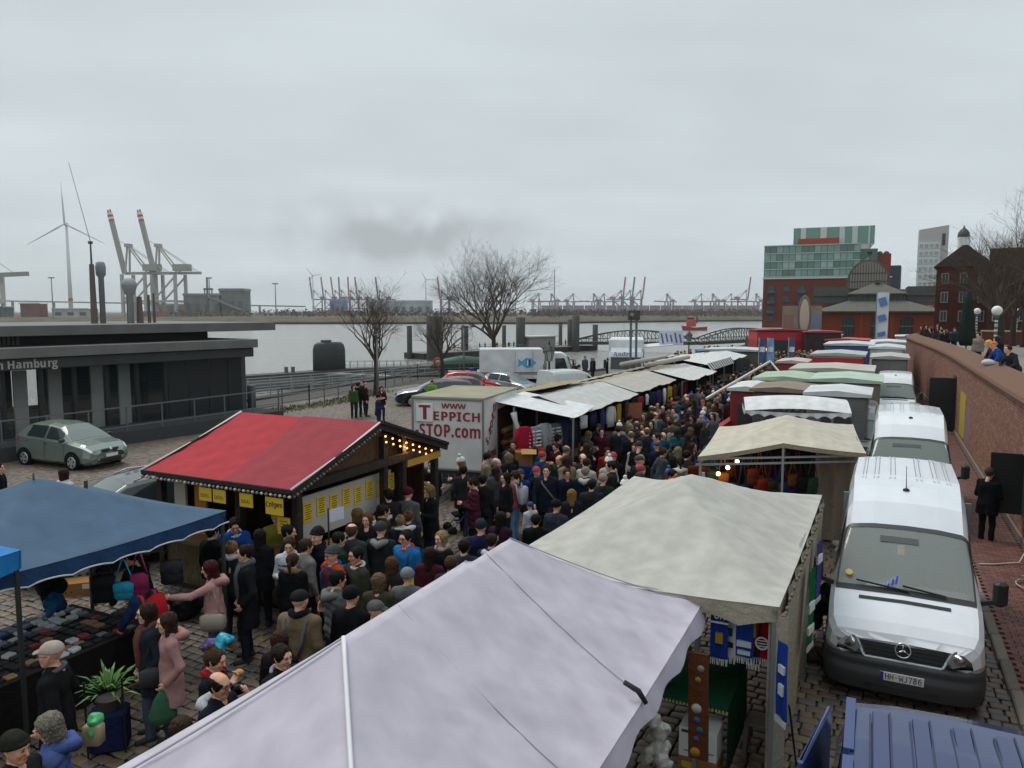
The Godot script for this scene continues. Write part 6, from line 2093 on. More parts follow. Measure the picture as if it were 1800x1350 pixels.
func lorry(label: String, at: Vector3, yaw: float, box_l: float, box_h: float) -> Node3D:
	var o := thing("lorry", label, "lorry", at, yaw)
	var white := mt("d9dcdd", 0.45, 0.0, "dirt")
	var m: MB
	pb(o, "box_body", white, Vector3(0, 0.95 + box_h / 2, -1.95 - box_l / 2), Vector3(2.3, box_h, box_l), Basis.IDENTITY, 0.03)
	pb(o, "chassis", mt("242527", 0.7), Vector3(0, 0.75, -3.5), Vector3(0.9, 0.25, box_l + 2.4))
	m = MB.new()
	var rings := []
	for q in [[0.55, 0.0, -1.7], [1.25, 0.02, -1.7], [1.7, -0.04, -1.7], [2.45, -0.35, -1.7], [2.62, -0.55, -1.65]]:
		rings.append(PackedVector3Array([Vector3(1.08, q[0], q[1] - 0.15), Vector3(1.1, q[0], q[2]), Vector3(-1.1, q[0], q[2]), Vector3(-1.08, q[0], q[1] - 0.15), Vector3(-0.85, q[0], q[1]), Vector3(0.85, q[0], q[1])]))
	m.ring_loft(rings)
	part(o, "cab", m, white)
	m = MB.new()
	m.quad(Vector3(-0.98, 1.62, 0.0), Vector3(0.98, 1.62, 0.0), Vector3(0.95, 2.4, -0.31), Vector3(-0.95, 2.4, -0.31))
	part(o, "windscreen", m, mt("303637", 0.06))
	for side in [1.0, -1.0]:
		m = MB.new()
		m.quad(Vector3(side * 1.115, 1.5, -0.3), Vector3(side * 1.115, 1.5, -1.15), Vector3(side * 1.115, 2.3, -1.15), Vector3(side * 1.115, 2.3, -0.55))
		part(o, "side_window", m, mt("262b2c", 0.06))
		m = MB.new()
		m.box(Vector3(side * 1.32, 1.95, 0.0), Vector3(0.18, 0.55, 0.1), Basis.IDENTITY, 0.03)
		m.bar(Vector3(side * 1.0, 2.2, -0.2), Vector3(side * 1.32, 2.2, 0.0), 0.04)
		part(o, "mirror", m, mt("1f2022", 0.6))
		for z in [-0.75, -1.95 - box_l * 0.62]:
			wheel(o, Vector3(side * 1.08, 0.45, z), 0.45, side, mt("9a9c9e", 0.4, 0.4))
		pb(o, "headlight", mt("c9cdcf", 0.15, 0.3), Vector3(side * 0.8, 0.85, 0.03), Vector3(0.36, 0.2, 0.06), Basis.IDENTITY, 0.02)
	pb(o, "bumper", mt("b9bcbd", 0.5), Vector3(0, 0.6, 0.0), Vector3(2.2, 0.4, 0.18), Basis.IDENTITY, 0.05)
	pb(o, "grille", mt("2a2c2e", 0.6), Vector3(0, 1.2, 0.025), Vector3(1.4, 0.3, 0.04))
	return o

func make_vehicles() -> void:
	make_van("nearest white van with a round star emblem, facing the viewer", Vector3(5.183, 0, -9.651), YAW, Vector3.ONE, "dadee4", 1)
	make_van("second white van, high roofed with a black aerial fin, right behind the nearest one", Vector3(9.257, 0, -17.285), YAW, Vector3(1.0, 1.03, 1.0), "dfe3e6", 0)
	make_van("third white van, shorter, next to the pale green booth", Vector3(18.157, 0, -35.643), YAW, Vector3(0.96, 0.86, 0.95), "dde1e3", 0)
	make_van("farthest white van, beyond the one by the pale green booth", Vector3(23.032, 0, -46.063), YAW, Vector3(0.96, 0.95, 0.95), "d9dddf", 0)
	make_van("grey van squeezed between the beige tent and the second white van", Vector3(11.136, 0, -24.619), YAW, Vector3(0.9, 0.78, 0.9), "85888a", 0, "")
	make_car("small pale silver car tucked behind the second white van", Vector3(15.384, 0, -29.203), YAW, HATCH, Vector3.ONE, "b5b9bb")
	var o := thing("parked_van", "dark blue van cut by the lower right corner, seen from above", "van", Vector3(4.45, 0, -7.558), YAW + PI + 0.02)
	var s := stations([[0.0, 0.8, 0.3, 0.7, 0.66, 0.8], [0.1, 0.9, 0.26, 0.8, 0.78, 0.9], [0.7, 0.95, 0.25, 0.98, 0.84, 1.06], [1.0, 0.95, 0.25, 1.0, 0.82, 1.14], [1.45, 0.95, 0.25, 1.08, 0.8, 1.72], [1.62, 0.95, 0.25, 1.1, 0.82, 1.88], [1.8, 0.95, 0.25, 1.1, 0.83, 1.93], [2.4, 0.95, 0.25, 1.1, 0.85, 1.955], [5.2, 0.95, 0.25, 1.1, 0.85, 1.95], [5.35, 0.93, 0.3, 1.1, 0.82, 1.9]])
	var navy := mt("2c3a66", 0.22, 0.2, "paint")
	part(o, "body", hull_body(s), navy)
	part(o, "windscreen", hull_front(s, 3.05, 4.9, 5.3, 0.008, 6, 12), mt("2b3234", 0.06))
	for side in [1.0, -1.0]:
		part(o, "side_window", hull_patch(s, 5.2, 7.0, 4.15, 5.1, side, 0.008, 6, 3), mt("23282a", 0.06))
		for q in [[1.75, 2.6], [2.7, 3.6], [3.7, 4.6]]:
			var m: MB
			pb(o, "roof_channel_cover", mt("3d4a74", 0.5), Vector3(side * 0.81, 1.935, -(q[0] + q[1]) / 2), Vector3(0.075, 0.012, q[1] - q[0]))
		arch(o, Vector3(side * 0.955, 0.32, -0.9), 0.4, side)
		wheel(o, Vector3(side * 0.975, 0.32, -0.9), 0.32, side, mt("8a8c8e", 0.4, 0.5))
	for j in 10:
		var x := -0.66 + j * 0.1466
		var m: MB
		pr(o, "roof_groove", mt("1c2647", 0.4), Vector3(x, 1.952 + 0.006 - absf(x) * 0.012, -1.92 - 0.08 * (j % 2)), Vector3(x, 1.967 - absf(x) * 0.014, -5.1), 0.014, 0.014)
	for j in 5:
		var x := -0.6 + j * 0.293
		var m: MB
		pb(o, "roof_bead", navy, Vector3(x + 0.01, 1.953, -3.5), Vector3(0.125, 0.022, 3.1), Basis.IDENTITY, 0.008)
	var m: MB
	m = MB.new()
	m.box(Vector3(0, 0.8, 0), Vector3(0.045, 1.5, 1.05), Basis.IDENTITY, 0.015)
	part(o, "open_door", m, mt("3f5080", 0.25, 0.2, "paint"), xf(Vector3(1.07, 0.2, -2.1), -0.16))
	pr(o, "door_check", mt("8b8d8f", 0.4, 0.6), Vector3(0.96, 1.0, -1.75), Vector3(1.1, 1.0, -1.9), 0.03)
	make_car("dark grey minivan between the blue tent and the food hut", Vector3(-9.7, 0, -14.2), -0.72, HATCH, Vector3(1.08, 1.24, 1.25), "55595b", true)
	make_car("silver green hatchback parked before the quay pavilion", Vector3(-13.58, 0, -25.267), 1.17, HATCH, Vector3.ONE, "7f8b83")
	make_car("dark blue estate car behind the carpet trailer", Vector3(-6.6, 0, -42.6), -1.42, ESTATE, Vector3.ONE, "2a2f3a", true)
	make_car("faded red car between the dark estate and the bright red car", Vector3(-0.9, 0, -46.2), 1.9, HATCH, Vector3(1.0, 0.95, 1.0), "9c4a4c")
	make_car("bright red car before the fish lorry", Vector3(-0.4, 0, -47.6), 1.45, HATCH, Vector3(1.0, 1.03, 1.1), "a5141f")
	make_car("silver car right of the bright red car", Vector3(1.3, 0, -46.4), 0.9, HATCH, Vector3.ONE, "9aa0a3")
	make_car("dark green car half hidden behind the white van's bonnet", Vector3(8.6, 0, -45.0), -0.9, HATCH, Vector3(1.05, 1.08, 1.1), "3c4a45")
	o = lorry("white refrigerated lorry with a blue fish emblem on its side", Vector3(3.9, 0, -50.2), 1.62, 4.1, 1.95)
	for q in [["803038", 0.075, 0.26], ["2b3b6b", 0.04, 0.17]]:
		pb(o, "side_stripe", mt(q[0], 0.6), Vector3(-1.155, 1.1 + q[2], -4.0), Vector3(0.012, q[1], 4.0))
	for z in [-2.6, -3.75]:
		pr(o, "door_seam", mt("85888a", 0.6), Vector3(-1.16, 1.0, z), Vector3(-1.16, 2.75, z), 0.02)
	m = MB.new()
	var fx := Transform3D(Basis(Vector3(0, 0, 1), Vector3(0, 1, 0), Vector3(-1, 0, 0)), Vector3(-1.152, 2.0, -3.0))
	var fish := PackedVector2Array([Vector2(0.62, 0.0), Vector2(0.3, 0.3), Vector2(-0.05, 0.34), Vector2(-0.32, 0.1), Vector2(-0.6, 0.28), Vector2(-0.52, 0), Vector2(-0.6, -0.28), Vector2(-0.32, -0.1), Vector2(-0.05, -0.34), Vector2(0.3, -0.3)])
	m.prism(fish, 0, 0.012, fx)
	part(o, "fish_emblem", m, mt("4f9fc4", 0.6))
	m = MB.new()
	m.prism(PackedVector2Array([Vector2(0.24, -0.2), Vector2(0.24, 0.2), Vector2(-0.04, 0.2), Vector2(-0.04, -0.2)]), 0.012, 0.02, fx)
	part(o, "emblem_panel", m, mt("26365e", 0.6))
	m = MB.new()
	m.prism(PackedVector2Array([Vector2(0.1, -0.18), Vector2(0.1, 0.18), Vector2(0.0, 0.18), Vector2(0.0, -0.18)]), 0.021, 0.026, fx)
	part(o, "emblem_panel", m, mt("d5dadc", 0.6))
	o = lorry("white lorry with a roof spoiler and script lettering, facing the viewer", Vector3(7.3, 0, -48.5), -0.16, 5.2, 2.5)
	m = MB.new()
	m.prism(PackedVector2Array([Vector2(0.0, 0), Vector2(-1.2, 0), Vector2(-1.2, 0.95), Vector2(-0.75, 0.9)]), -1.0, 1.0, Transform3D(Basis(Vector3(0, 0, -1), Vector3(0, 1, 0), Vector3(1, 0, 0)), Vector3(0, 2.62, -1.7)) * Transform3D(Basis.from_euler(Vector3(0, PI, 0)), Vector3.ZERO))
	part(o, "roof_spoiler", m, mt("d9dcdd", 0.45))
	pb(o, "visor_board", mt("d5d8da", 0.5), Vector3(0, 2.55, -0.32), Vector3(2.1, 0.42, 0.1), Basis.from_euler(Vector3(-0.4, 0, 0)), 0.03)
	lettering(o, "script_lettering", "Andr", 0.26, mt("3b3a6b", 0.6), xf(Vector3(-0.3, 2.56, -0.26), 0, -0.4), true, 1.1, "Droid Serif")
	pb(o, "serving_opening", mt("4a2f20", 0.8), Vector3(1.16, 2.0, -4.6), Vector3(0.06, 1.5, 4.6))
	pb(o, "raised_flap", mt("c6c9c6", 0.6), Vector3(2.1, 3.0, -4.6), Vector3(2.0, 0.06, 4.6), Basis.from_euler(Vector3(0, 0, 0.1)))
	pb(o, "roof_sign", mt("c3c6cf", 0.7), Vector3(3.0, 3.55, -3.4), Vector3(1.6, 0.95, 0.06))
	for k in 5:
		pb(o, "sign_print", mt("5d5f9a", 0.7), Vector3(2.4 + k * 0.3, 3.5 + 0.05 * (k % 2), -3.365), Vector3(0.12, 0.7 - 0.1 * (k % 3), 0.012), Basis.from_euler(Vector3(0, 0, 0.2)))
	o = make_van("white panel van seen from behind, between the fish lorry and the grey stall roof", Vector3(5.2, 0, -44.2), 2.15, Vector3(0.95, 0.8, 0.8), "dcdfe0", 0, "")

class Soup:
	var v := PackedVector3Array()
	var n := PackedVector3Array()
	var c := PackedColorArray()
	var i := PackedInt32Array()
	func mesh() -> ArrayMesh:
		var a := []
		a.resize(Mesh.ARRAY_MAX)
		a[Mesh.ARRAY_VERTEX] = v
		a[Mesh.ARRAY_NORMAL] = n
		a[Mesh.ARRAY_COLOR] = c
		a[Mesh.ARRAY_INDEX] = i
		var m := ArrayMesh.new()
		m.add_surface_from_arrays(Mesh.PRIMITIVE_TRIANGLES, a)
		return m
	func add(s: Soup, t: Transform3D) -> void:
		var base := v.size()
		var nb := t.basis.inverse().transposed()
		for k in s.v.size():
			v.append(t * s.v[k])
			n.append((nb * s.n[k]).normalized())
		c.append_array(s.c)
		var flip := t.basis.determinant() < 0.0
		for k in range(0, s.i.size(), 3):
			i.append(base + s.i[k])
			i.append(base + s.i[k + (2 if flip else 1)])
			i.append(base + s.i[k + (1 if flip else 2)])

class Field:
	var lo: Vector3
	var h: float
	var nx: int
	var ny: int
	var nz: int
	var g: PackedFloat32Array
	func _init(a: Vector3, b: Vector3, cell: float) -> void:
		lo = a
		h = cell
		nx = int((b.x - a.x) / cell) + 2
		ny = int((b.y - a.y) / cell) + 2
		nz = int((b.z - a.z) / cell) + 2
		g.resize(nx * ny * nz)
		g.fill(1.0)
	func cap(a: Vector3, b: Vector3, ra: float, rb: float, k := 0.03, cut := false) -> void:
		var pad := maxf(ra, rb) + h * 2.0 + k
		var x0 := clampi(int((minf(a.x, b.x) - pad - lo.x) / h), 0, nx - 1)
		var x1 := clampi(int((maxf(a.x, b.x) + pad - lo.x) / h) + 1, 0, nx - 1)
		var y0 := clampi(int((minf(a.y, b.y) - pad - lo.y) / h), 0, ny - 1)
		var y1 := clampi(int((maxf(a.y, b.y) + pad - lo.y) / h) + 1, 0, ny - 1)
		var z0 := clampi(int((minf(a.z, b.z) - pad - lo.z) / h), 0, nz - 1)
		var z1 := clampi(int((maxf(a.z, b.z) + pad - lo.z) / h) + 1, 0, nz - 1)
		var ab := b - a
		var inv := 1.0 / maxf(ab.length_squared(), 0.000001)
		var dr := rb - ra
		for z in range(z0, z1 + 1):
			for y in range(y0, y1 + 1):
				var at := (z * ny + y) * nx
				var p := Vector3(lo.x + x0 * h, lo.y + y * h, lo.z + z * h) - a
				for x in range(x0, x1 + 1):
					var t := clampf(p.dot(ab) * inv, 0.0, 1.0)
					var d := (p - ab * t).length() - (ra + dr * t)
					var o := g[at + x]
					if cut:
						d = -d
						var e := maxf(k - absf(o - d), 0.0)
						g[at + x] = maxf(o, d) + e * e * 0.25 / k
					else:
						var e := maxf(k - absf(o - d), 0.0)
						g[at + x] = minf(o, d) - e * e * 0.25 / k
					p.x += h
	func trim(point: Vector3, nrm: Vector3) -> void:
		for z in nz:
			for y in ny:
				var at := (z * ny + y) * nx
				var d := (Vector3(lo.x, lo.y + y * h, lo.z + z * h) - point).dot(nrm)
				for x in nx:
					g[at + x] = maxf(g[at + x], d)
					d += h * nrm.x
	func pleat(amp: float, fy: float, sd: float) -> void:
		for z in nz:
			for y in ny:
				var at := (z * ny + y) * nx
				for x in nx:
					if absf(g[at + x]) < 0.05:
						g[at + x] += amp * sin(fy * y * h + 2.2 * sin(9.0 * x * h + sd) + 2.0 * sin(8.0 * z * h + sd * 2.0))
	func crumple(amp: float, freq: float, sd: int) -> void:
		var fn := FastNoiseLite.new()
		fn.seed = sd
		fn.frequency = freq
		fn.fractal_octaves = 3
		fn.fractal_type = FastNoiseLite.FRACTAL_RIDGED
		for z in nz:
			for y in ny:
				var at := (z * ny + y) * nx
				for x in nx:
					if absf(g[at + x]) < 0.08:
						g[at + x] += amp * fn.get_noise_3d(x * h, y * h, z * h)
	func into(s: Soup, paint = null) -> void:
		var id := PackedInt32Array()
		id.resize(g.size())
		id.fill(-1)
		var sx := 1
		var sy := nx
		var sz := nx * ny
		for z in nz - 1:
			for y in ny - 1:
				var row := (z * ny + y) * nx
				for x in nx - 1:
					var q := row + x
					var a := g[q]
					var b := g[q + 1]
					var c := g[q + sy]
					var d := g[q + sy + 1]
					var e := g[q + sz]
					var f := g[q + sz + 1]
					var i2 := g[q + sz + sy]
					var j := g[q + sz + sy + 1]
					var lo_ := minf(minf(minf(a, b), minf(c, d)), minf(minf(e, f), minf(i2, j)))
					if lo_ >= 0.0:
						continue
					if maxf(maxf(maxf(a, b), maxf(c, d)), maxf(maxf(e, f), maxf(i2, j))) < 0.0:
						continue
					var p := Vector3.ZERO
					var n := 0
					var v := [a, b, c, d, e, f, i2, j]
					for k in [[0, 1], [2, 3], [4, 5], [6, 7], [0, 2], [1, 3], [4, 6], [5, 7], [0, 4], [1, 5], [2, 6], [3, 7]]:
						var u: float = v[k[0]]
						var w: float = v[k[1]]
						if (u < 0.0) != (w < 0.0):
							var t := u / (u - w)
							var k0: int = k[0]
							var k1: int = k[1]
							p += Vector3(k0 & 1, (k0 >> 1) & 1, k0 >> 2).lerp(Vector3(k1 & 1, (k1 >> 1) & 1, k1 >> 2), t)
							n += 1
					p = p / n
					id[q] = s.v.size()
					var pos := lo + (Vector3(x, y, z) + p) * h
					s.v.append(pos)
					s.n.append(Vector3(b + d + f + j - a - c - e - i2, c + d + i2 + j - a - b - e - f, e + f + i2 + j - a - b - c - d).normalized())
					s.c.append(paint.call(pos) if paint != null else Color.WHITE)
		for z in range(1, nz - 1):
			for y in range(1, ny - 1):
				var row := (z * ny + y) * nx
				for x in range(1, nx - 1):
					var q := row + x
					var a := g[q] < 0.0
					if (g[q + 1] < 0.0) != a:
						face(s, id[q - sy - sz], id[q - sz], id[q], id[q - sy], a)
					if (g[q + sy] < 0.0) != a:
						face(s, id[q - sx - sz], id[q - sx], id[q], id[q - sz], a)
					if (g[q + sz] < 0.0) != a:
						face(s, id[q - sx - sy], id[q - sy], id[q], id[q - sx], a)
	func face(s: Soup, a: int, b: int, c: int, d: int, inside: bool) -> void:
		if a < 0 or b < 0 or c < 0 or d < 0:
			return
		if inside:
			s.i.append_array(PackedInt32Array([a, c, b, a, d, c]))
		else:
			s.i.append_array(PackedInt32Array([a, b, c, a, c, d]))

var heads := {}
var hands := {}
var hairs := {}
var figures := {}

func head_soup(cell: float, female: bool) -> Soup:
	var key := "%f%s" % [cell, female]
	if heads.has(key):
		return heads[key]
	var f := Field.new(Vector3(-0.13, -0.2, -0.15), Vector3(0.13, 0.16, 0.16), cell)
	f.cap(Vector3(0, 0.035, 0.008), Vector3(0, 0.042, -0.026), 0.086, 0.088)
	f.cap(Vector3(0, 0.0, 0.036), Vector3(0, -0.07, 0.044), 0.06, 0.038, 0.04)
	for s in [-1.0, 1.0]:
		f.cap(Vector3(s * 0.052, -0.035, 0.0), Vector3(s * 0.012, -0.092, 0.052), 0.03, 0.022 if female else 0.027, 0.035)
		f.cap(Vector3(s * 0.04, -0.02, 0.066), Vector3(s * 0.035, -0.03, 0.06), 0.026, 0.026, 0.03)
		f.cap(Vector3(s * 0.094, 0.018, -0.012), Vector3(s * 0.09, -0.02, -0.002), 0.015, 0.01, 0.01)
	f.cap(Vector3(0, -0.06, -0.02), Vector3(0, -0.19, -0.034), 0.05, 0.055, 0.03)
	f.cap(Vector3(-0.036, 0.034, 0.084), Vector3(0.036, 0.034, 0.084), 0.012, 0.012, 0.03)
	f.cap(Vector3(0, 0.014, 0.094), Vector3(0, -0.028, 0.116), 0.009, 0.014, 0.014)
	for s in [-1.0, 1.0]:
		f.cap(Vector3(s * 0.033, 0.012, 0.108), Vector3(s * 0.034, 0.012, 0.11), 0.015, 0.015, 0.014, true)
		f.cap(Vector3(s * 0.033, 0.012, 0.086), Vector3(s * 0.0335, 0.012, 0.086), 0.013, 0.013, 0.003)
	f.cap(Vector3(-0.02, -0.055, 0.088), Vector3(0.02, -0.055, 0.088), 0.008, 0.008, 0.01)
	f.cap(Vector3(-0.016, -0.067, 0.086), Vector3(0.016, -0.067, 0.086), 0.009, 0.009, 0.01)
	var paint := func(p: Vector3) -> Color:
		var ax := absf(p.x)
		if p.z > 0.06:
			if Vector2(ax - 0.033, p.y - 0.012).length() < 0.012:
				return Color(0.16, 0.13, 0.13)
			if ax > 0.014 and ax < 0.056 and absf(p.y - 0.036 + ax * 0.06) < 0.006:
				return Color(0.42, 0.33, 0.3)
			if ax < 0.027 and absf(p.y + 0.061) < 0.011:
				return Color(0.86, 0.52, 0.52)
			if Vector2(ax - 0.045, p.y + 0.028).length() < 0.024:
				return Color(1.0, 0.82, 0.8)
		return Color.WHITE
	var s := Soup.new()
	f.into(s, paint)
	for k in s.v.size():
		s.v[k].x *= 0.9
	heads[key] = s
	return s

func hand_soup(cell: float, curl: float) -> Soup:
	var key := "%f%f" % [cell, curl]
	if hands.has(key):
		return hands[key]
	var f := Field.new(Vector3(-0.11, -0.21, -0.07), Vector3(0.05, 0.05, 0.1), cell)
	f.cap(Vector3(0, 0.03, 0), Vector3(0, -0.02, 0), 0.024, 0.024, 0.02)
	for z in [-0.024, 0.0, 0.024]:
		f.cap(Vector3(0, -0.02, z * 0.7), Vector3(0, -0.082, z), 0.016, 0.014, 0.02)
	for k in 4:
		var z := 0.033 - 0.022 * k
		var p := Vector3(0, -0.085, z)
		var a := 0.15
		for j in 3:
			a += curl * [0.5, 0.8, 0.6][j]
			var len: float = [0.042, 0.027, 0.021][j] * [0.95, 1.08, 1.0, 0.8][k]
			var q := p + Vector3(-sin(a), -cos(a), 0) * len
			f.cap(p, q, 0.0095, 0.008, 0.004)
			p = q
	f.cap(Vector3(-0.004, -0.02, 0.024), Vector3(-0.018, -0.055, 0.05), 0.014, 0.011, 0.015)
	f.cap(Vector3(-0.018, -0.055, 0.05), Vector3(-0.034, -0.085, 0.05 - 0.02 * curl), 0.0105, 0.009, 0.005)
	var s := Soup.new()
	f.into(s)
	hands[key] = s
	return s

func hair_mesh(style: String, cell: float) -> Mesh:
	var key := "%s%f" % [style, cell]
	if hairs.has(key):
		return hairs[key]
	var f := Field.new(Vector3(-0.17, -0.34, -0.24), Vector3(0.17, 0.27, 0.2), cell)
	var skull := func(r: float) -> void:
		f.cap(Vector3(0, 0.037, 0.006), Vector3(0, 0.042, -0.03), r, r + 0.003, 0.02)
	match style:
		"short", "fringe":
			skull.call(0.1)
			f.cap(Vector3(0, 0.0, -0.035), Vector3(0, -0.05, -0.04), 0.082, 0.05, 0.03)
			f.cap(Vector3(0, -0.045, 0.12), Vector3(0, 0.035, 0.125), 0.1, 0.062, 0.02, true)
			if style == "fringe":
				f.cap(Vector3(0, 0.11, 0.03), Vector3(0, 0.16, -0.02), 0.075, 0.09, 0.02, true)
		"long":
			skull.call(0.102)
			f.cap(Vector3(0, 0.0, -0.04), Vector3(0, -0.2, -0.065), 0.088, 0.07, 0.03)
			for s in [-1.0, 1.0]:
				f.cap(Vector3(s * 0.078, 0.04, 0.0), Vector3(s * 0.085, -0.21, 0.012), 0.03, 0.03, 0.03)
			f.cap(Vector3(0, -0.06, 0.12), Vector3(0, 0.045, 0.12), 0.085, 0.058, 0.015, true)
		"bob":
			skull.call(0.104)
			f.cap(Vector3(0, 0.0, -0.035), Vector3(0, -0.09, -0.04), 0.096, 0.085, 0.03)
			for s in [-1.0, 1.0]:
				f.cap(Vector3(s * 0.08, 0.03, 0.0), Vector3(s * 0.082, -0.09, 0.02), 0.034, 0.032, 0.03)
			f.cap(Vector3(0, -0.06, 0.125), Vector3(0, 0.035, 0.125), 0.085, 0.06, 0.015, true)
		"bun", "tail":
			skull.call(0.1)
			f.cap(Vector3(0, 0.0, -0.035), Vector3(0, -0.03, -0.04), 0.08, 0.06, 0.03)
			f.cap(Vector3(0, -0.045, 0.12), Vector3(0, 0.045, 0.125), 0.1, 0.06, 0.02, true)
			if style == "bun":
				f.cap(Vector3(0, 0.12, -0.07), Vector3(0, 0.125, -0.08), 0.042, 0.042, 0.015)
			else:
				f.cap(Vector3(0, 0.06, -0.12), Vector3(0, -0.02, -0.165), 0.032, 0.034, 0.015)
				f.cap(Vector3(0, -0.02, -0.165), Vector3(0, -0.22, -0.13), 0.034, 0.016, 0.02)
		"beanie", "bobble":
			f.cap(Vector3(0, 0.055, 0.0), Vector3(0, 0.062, -0.03), 0.1, 0.104, 0.02)
			f.trim(Vector3(0, 0.03, 0.0), Vector3(0, -1, 0.28).normalized())
			for k in 14:
				var a := TAU * k / 14.0
				var b := TAU * (k + 1) / 14.0
				f.cap(Vector3(sin(a) * 0.094, 0.05 + 0.018 * cos(a), cos(a) * 0.107 - 0.012), Vector3(sin(b) * 0.094, 0.05 + 0.018 * cos(b), cos(b) * 0.107 - 0.012), 0.017, 0.017, 0.01)
			if style == "bobble":
				f.cap(Vector3(0, 0.2, -0.02), Vector3(0, 0.205, -0.02), 0.045, 0.045, 0.01)
		"cap":
			f.cap(Vector3(0, 0.05, 0.0), Vector3(0, 0.052, -0.028), 0.1, 0.1, 0.02)
			f.trim(Vector3(0, 0.048, 0.0), Vector3(0, -1, 0.12).normalized())
			for x in [-0.05, -0.02, 0.02, 0.05]:
				f.cap(Vector3(x, 0.06, 0.08), Vector3(x * 0.8, 0.045, 0.155 - absf(x) * 0.4), 0.012, 0.01, 0.02)
		"hood":
			f.cap(Vector3(0, 0.035, -0.01), Vector3(0, 0.05, -0.045), 0.118, 0.115, 0.02)
			f.cap(Vector3(0, -0.03, -0.03), Vector3(0, -0.14, -0.03), 0.105, 0.1, 0.04)
			f.cap(Vector3(0, -0.04, 0.13), Vector3(0, 0.03, 0.13), 0.085, 0.085, 0.02, true)
	var s := Soup.new()
	if style in ["short", "long", "bob", "fringe", "bun", "tail"]:
		f.crumple(0.012, 15.0, 3)
	f.into(s)
	hairs[key] = s.mesh()
	return hairs[key]

const POSES := {
	"stand": [Vector3(0.05, -0.285, -0.02), Vector3(0.07, -0.52, 0.06), Vector3(0.05, -0.285, -0.02), Vector3(0.06, -0.53, 0.04), Vector3(0.1, 0, 0.02), Vector3(0.1, 0, -0.03), 0.0, 0.05],
	"pockets": [Vector3(0.1, -0.27, -0.07), Vector3(0.02, -0.47, 0.09), Vector3(0.1, -0.27, -0.07), Vector3(0.02, -0.47, 0.09), Vector3(0.1, 0, 0.0), Vector3(0.11, 0, 0.05), 0.02, 0.0],
	"eat": [Vector3(0.07, -0.26, 0.08), Vector3(-0.08, 0.02, 0.24), Vector3(0.07, -0.27, 0.04), Vector3(-0.05, -0.14, 0.27), Vector3(0.1, 0, 0.0), Vector3(0.1, 0, 0.04), 0.04, 0.2],
	"hold": [Vector3(0.06, -0.275, 0.03), Vector3(-0.06, -0.22, 0.27), Vector3(0.06, -0.275, 0.03), Vector3(-0.06, -0.2, 0.27), Vector3(0.1, 0, 0.03), Vector3(0.1, 0, 0.0), 0.03, 0.25],
	"walk": [Vector3(0.06, -0.27, 0.1), Vector3(0.04, -0.46, 0.24), Vector3(0.06, -0.26, -0.12), Vector3(0.07, -0.5, -0.12), Vector3(0.08, 0, -0.24), Vector3(0.08, 0, 0.26), 0.05, 0.03],
	"reach": [Vector3(0.05, -0.285, -0.02), Vector3(0.07, -0.52, 0.06), Vector3(0.02, -0.09, 0.28), Vector3(0.0, -0.08, 0.55), Vector3(0.1, 0, 0.06), Vector3(0.1, 0, -0.05), 0.06, 0.08],
	"browse": [Vector3(0.06, -0.26, 0.12), Vector3(-0.02, -0.42, 0.3), Vector3(0.06, -0.22, 0.18), Vector3(0.0, -0.36, 0.4), Vector3(0.1, 0, 0.0), Vector3(0.1, 0, 0.06), 0.28, 0.25],
	"lean": [Vector3(0.1, -0.22, 0.18), Vector3(-0.08, -0.3, 0.38), Vector3(0.1, -0.22, 0.18), Vector3(-0.08, -0.28, 0.38), Vector3(0.1, 0, -0.05), Vector3(0.1, 0, 0.05), 0.42, -0.25]}

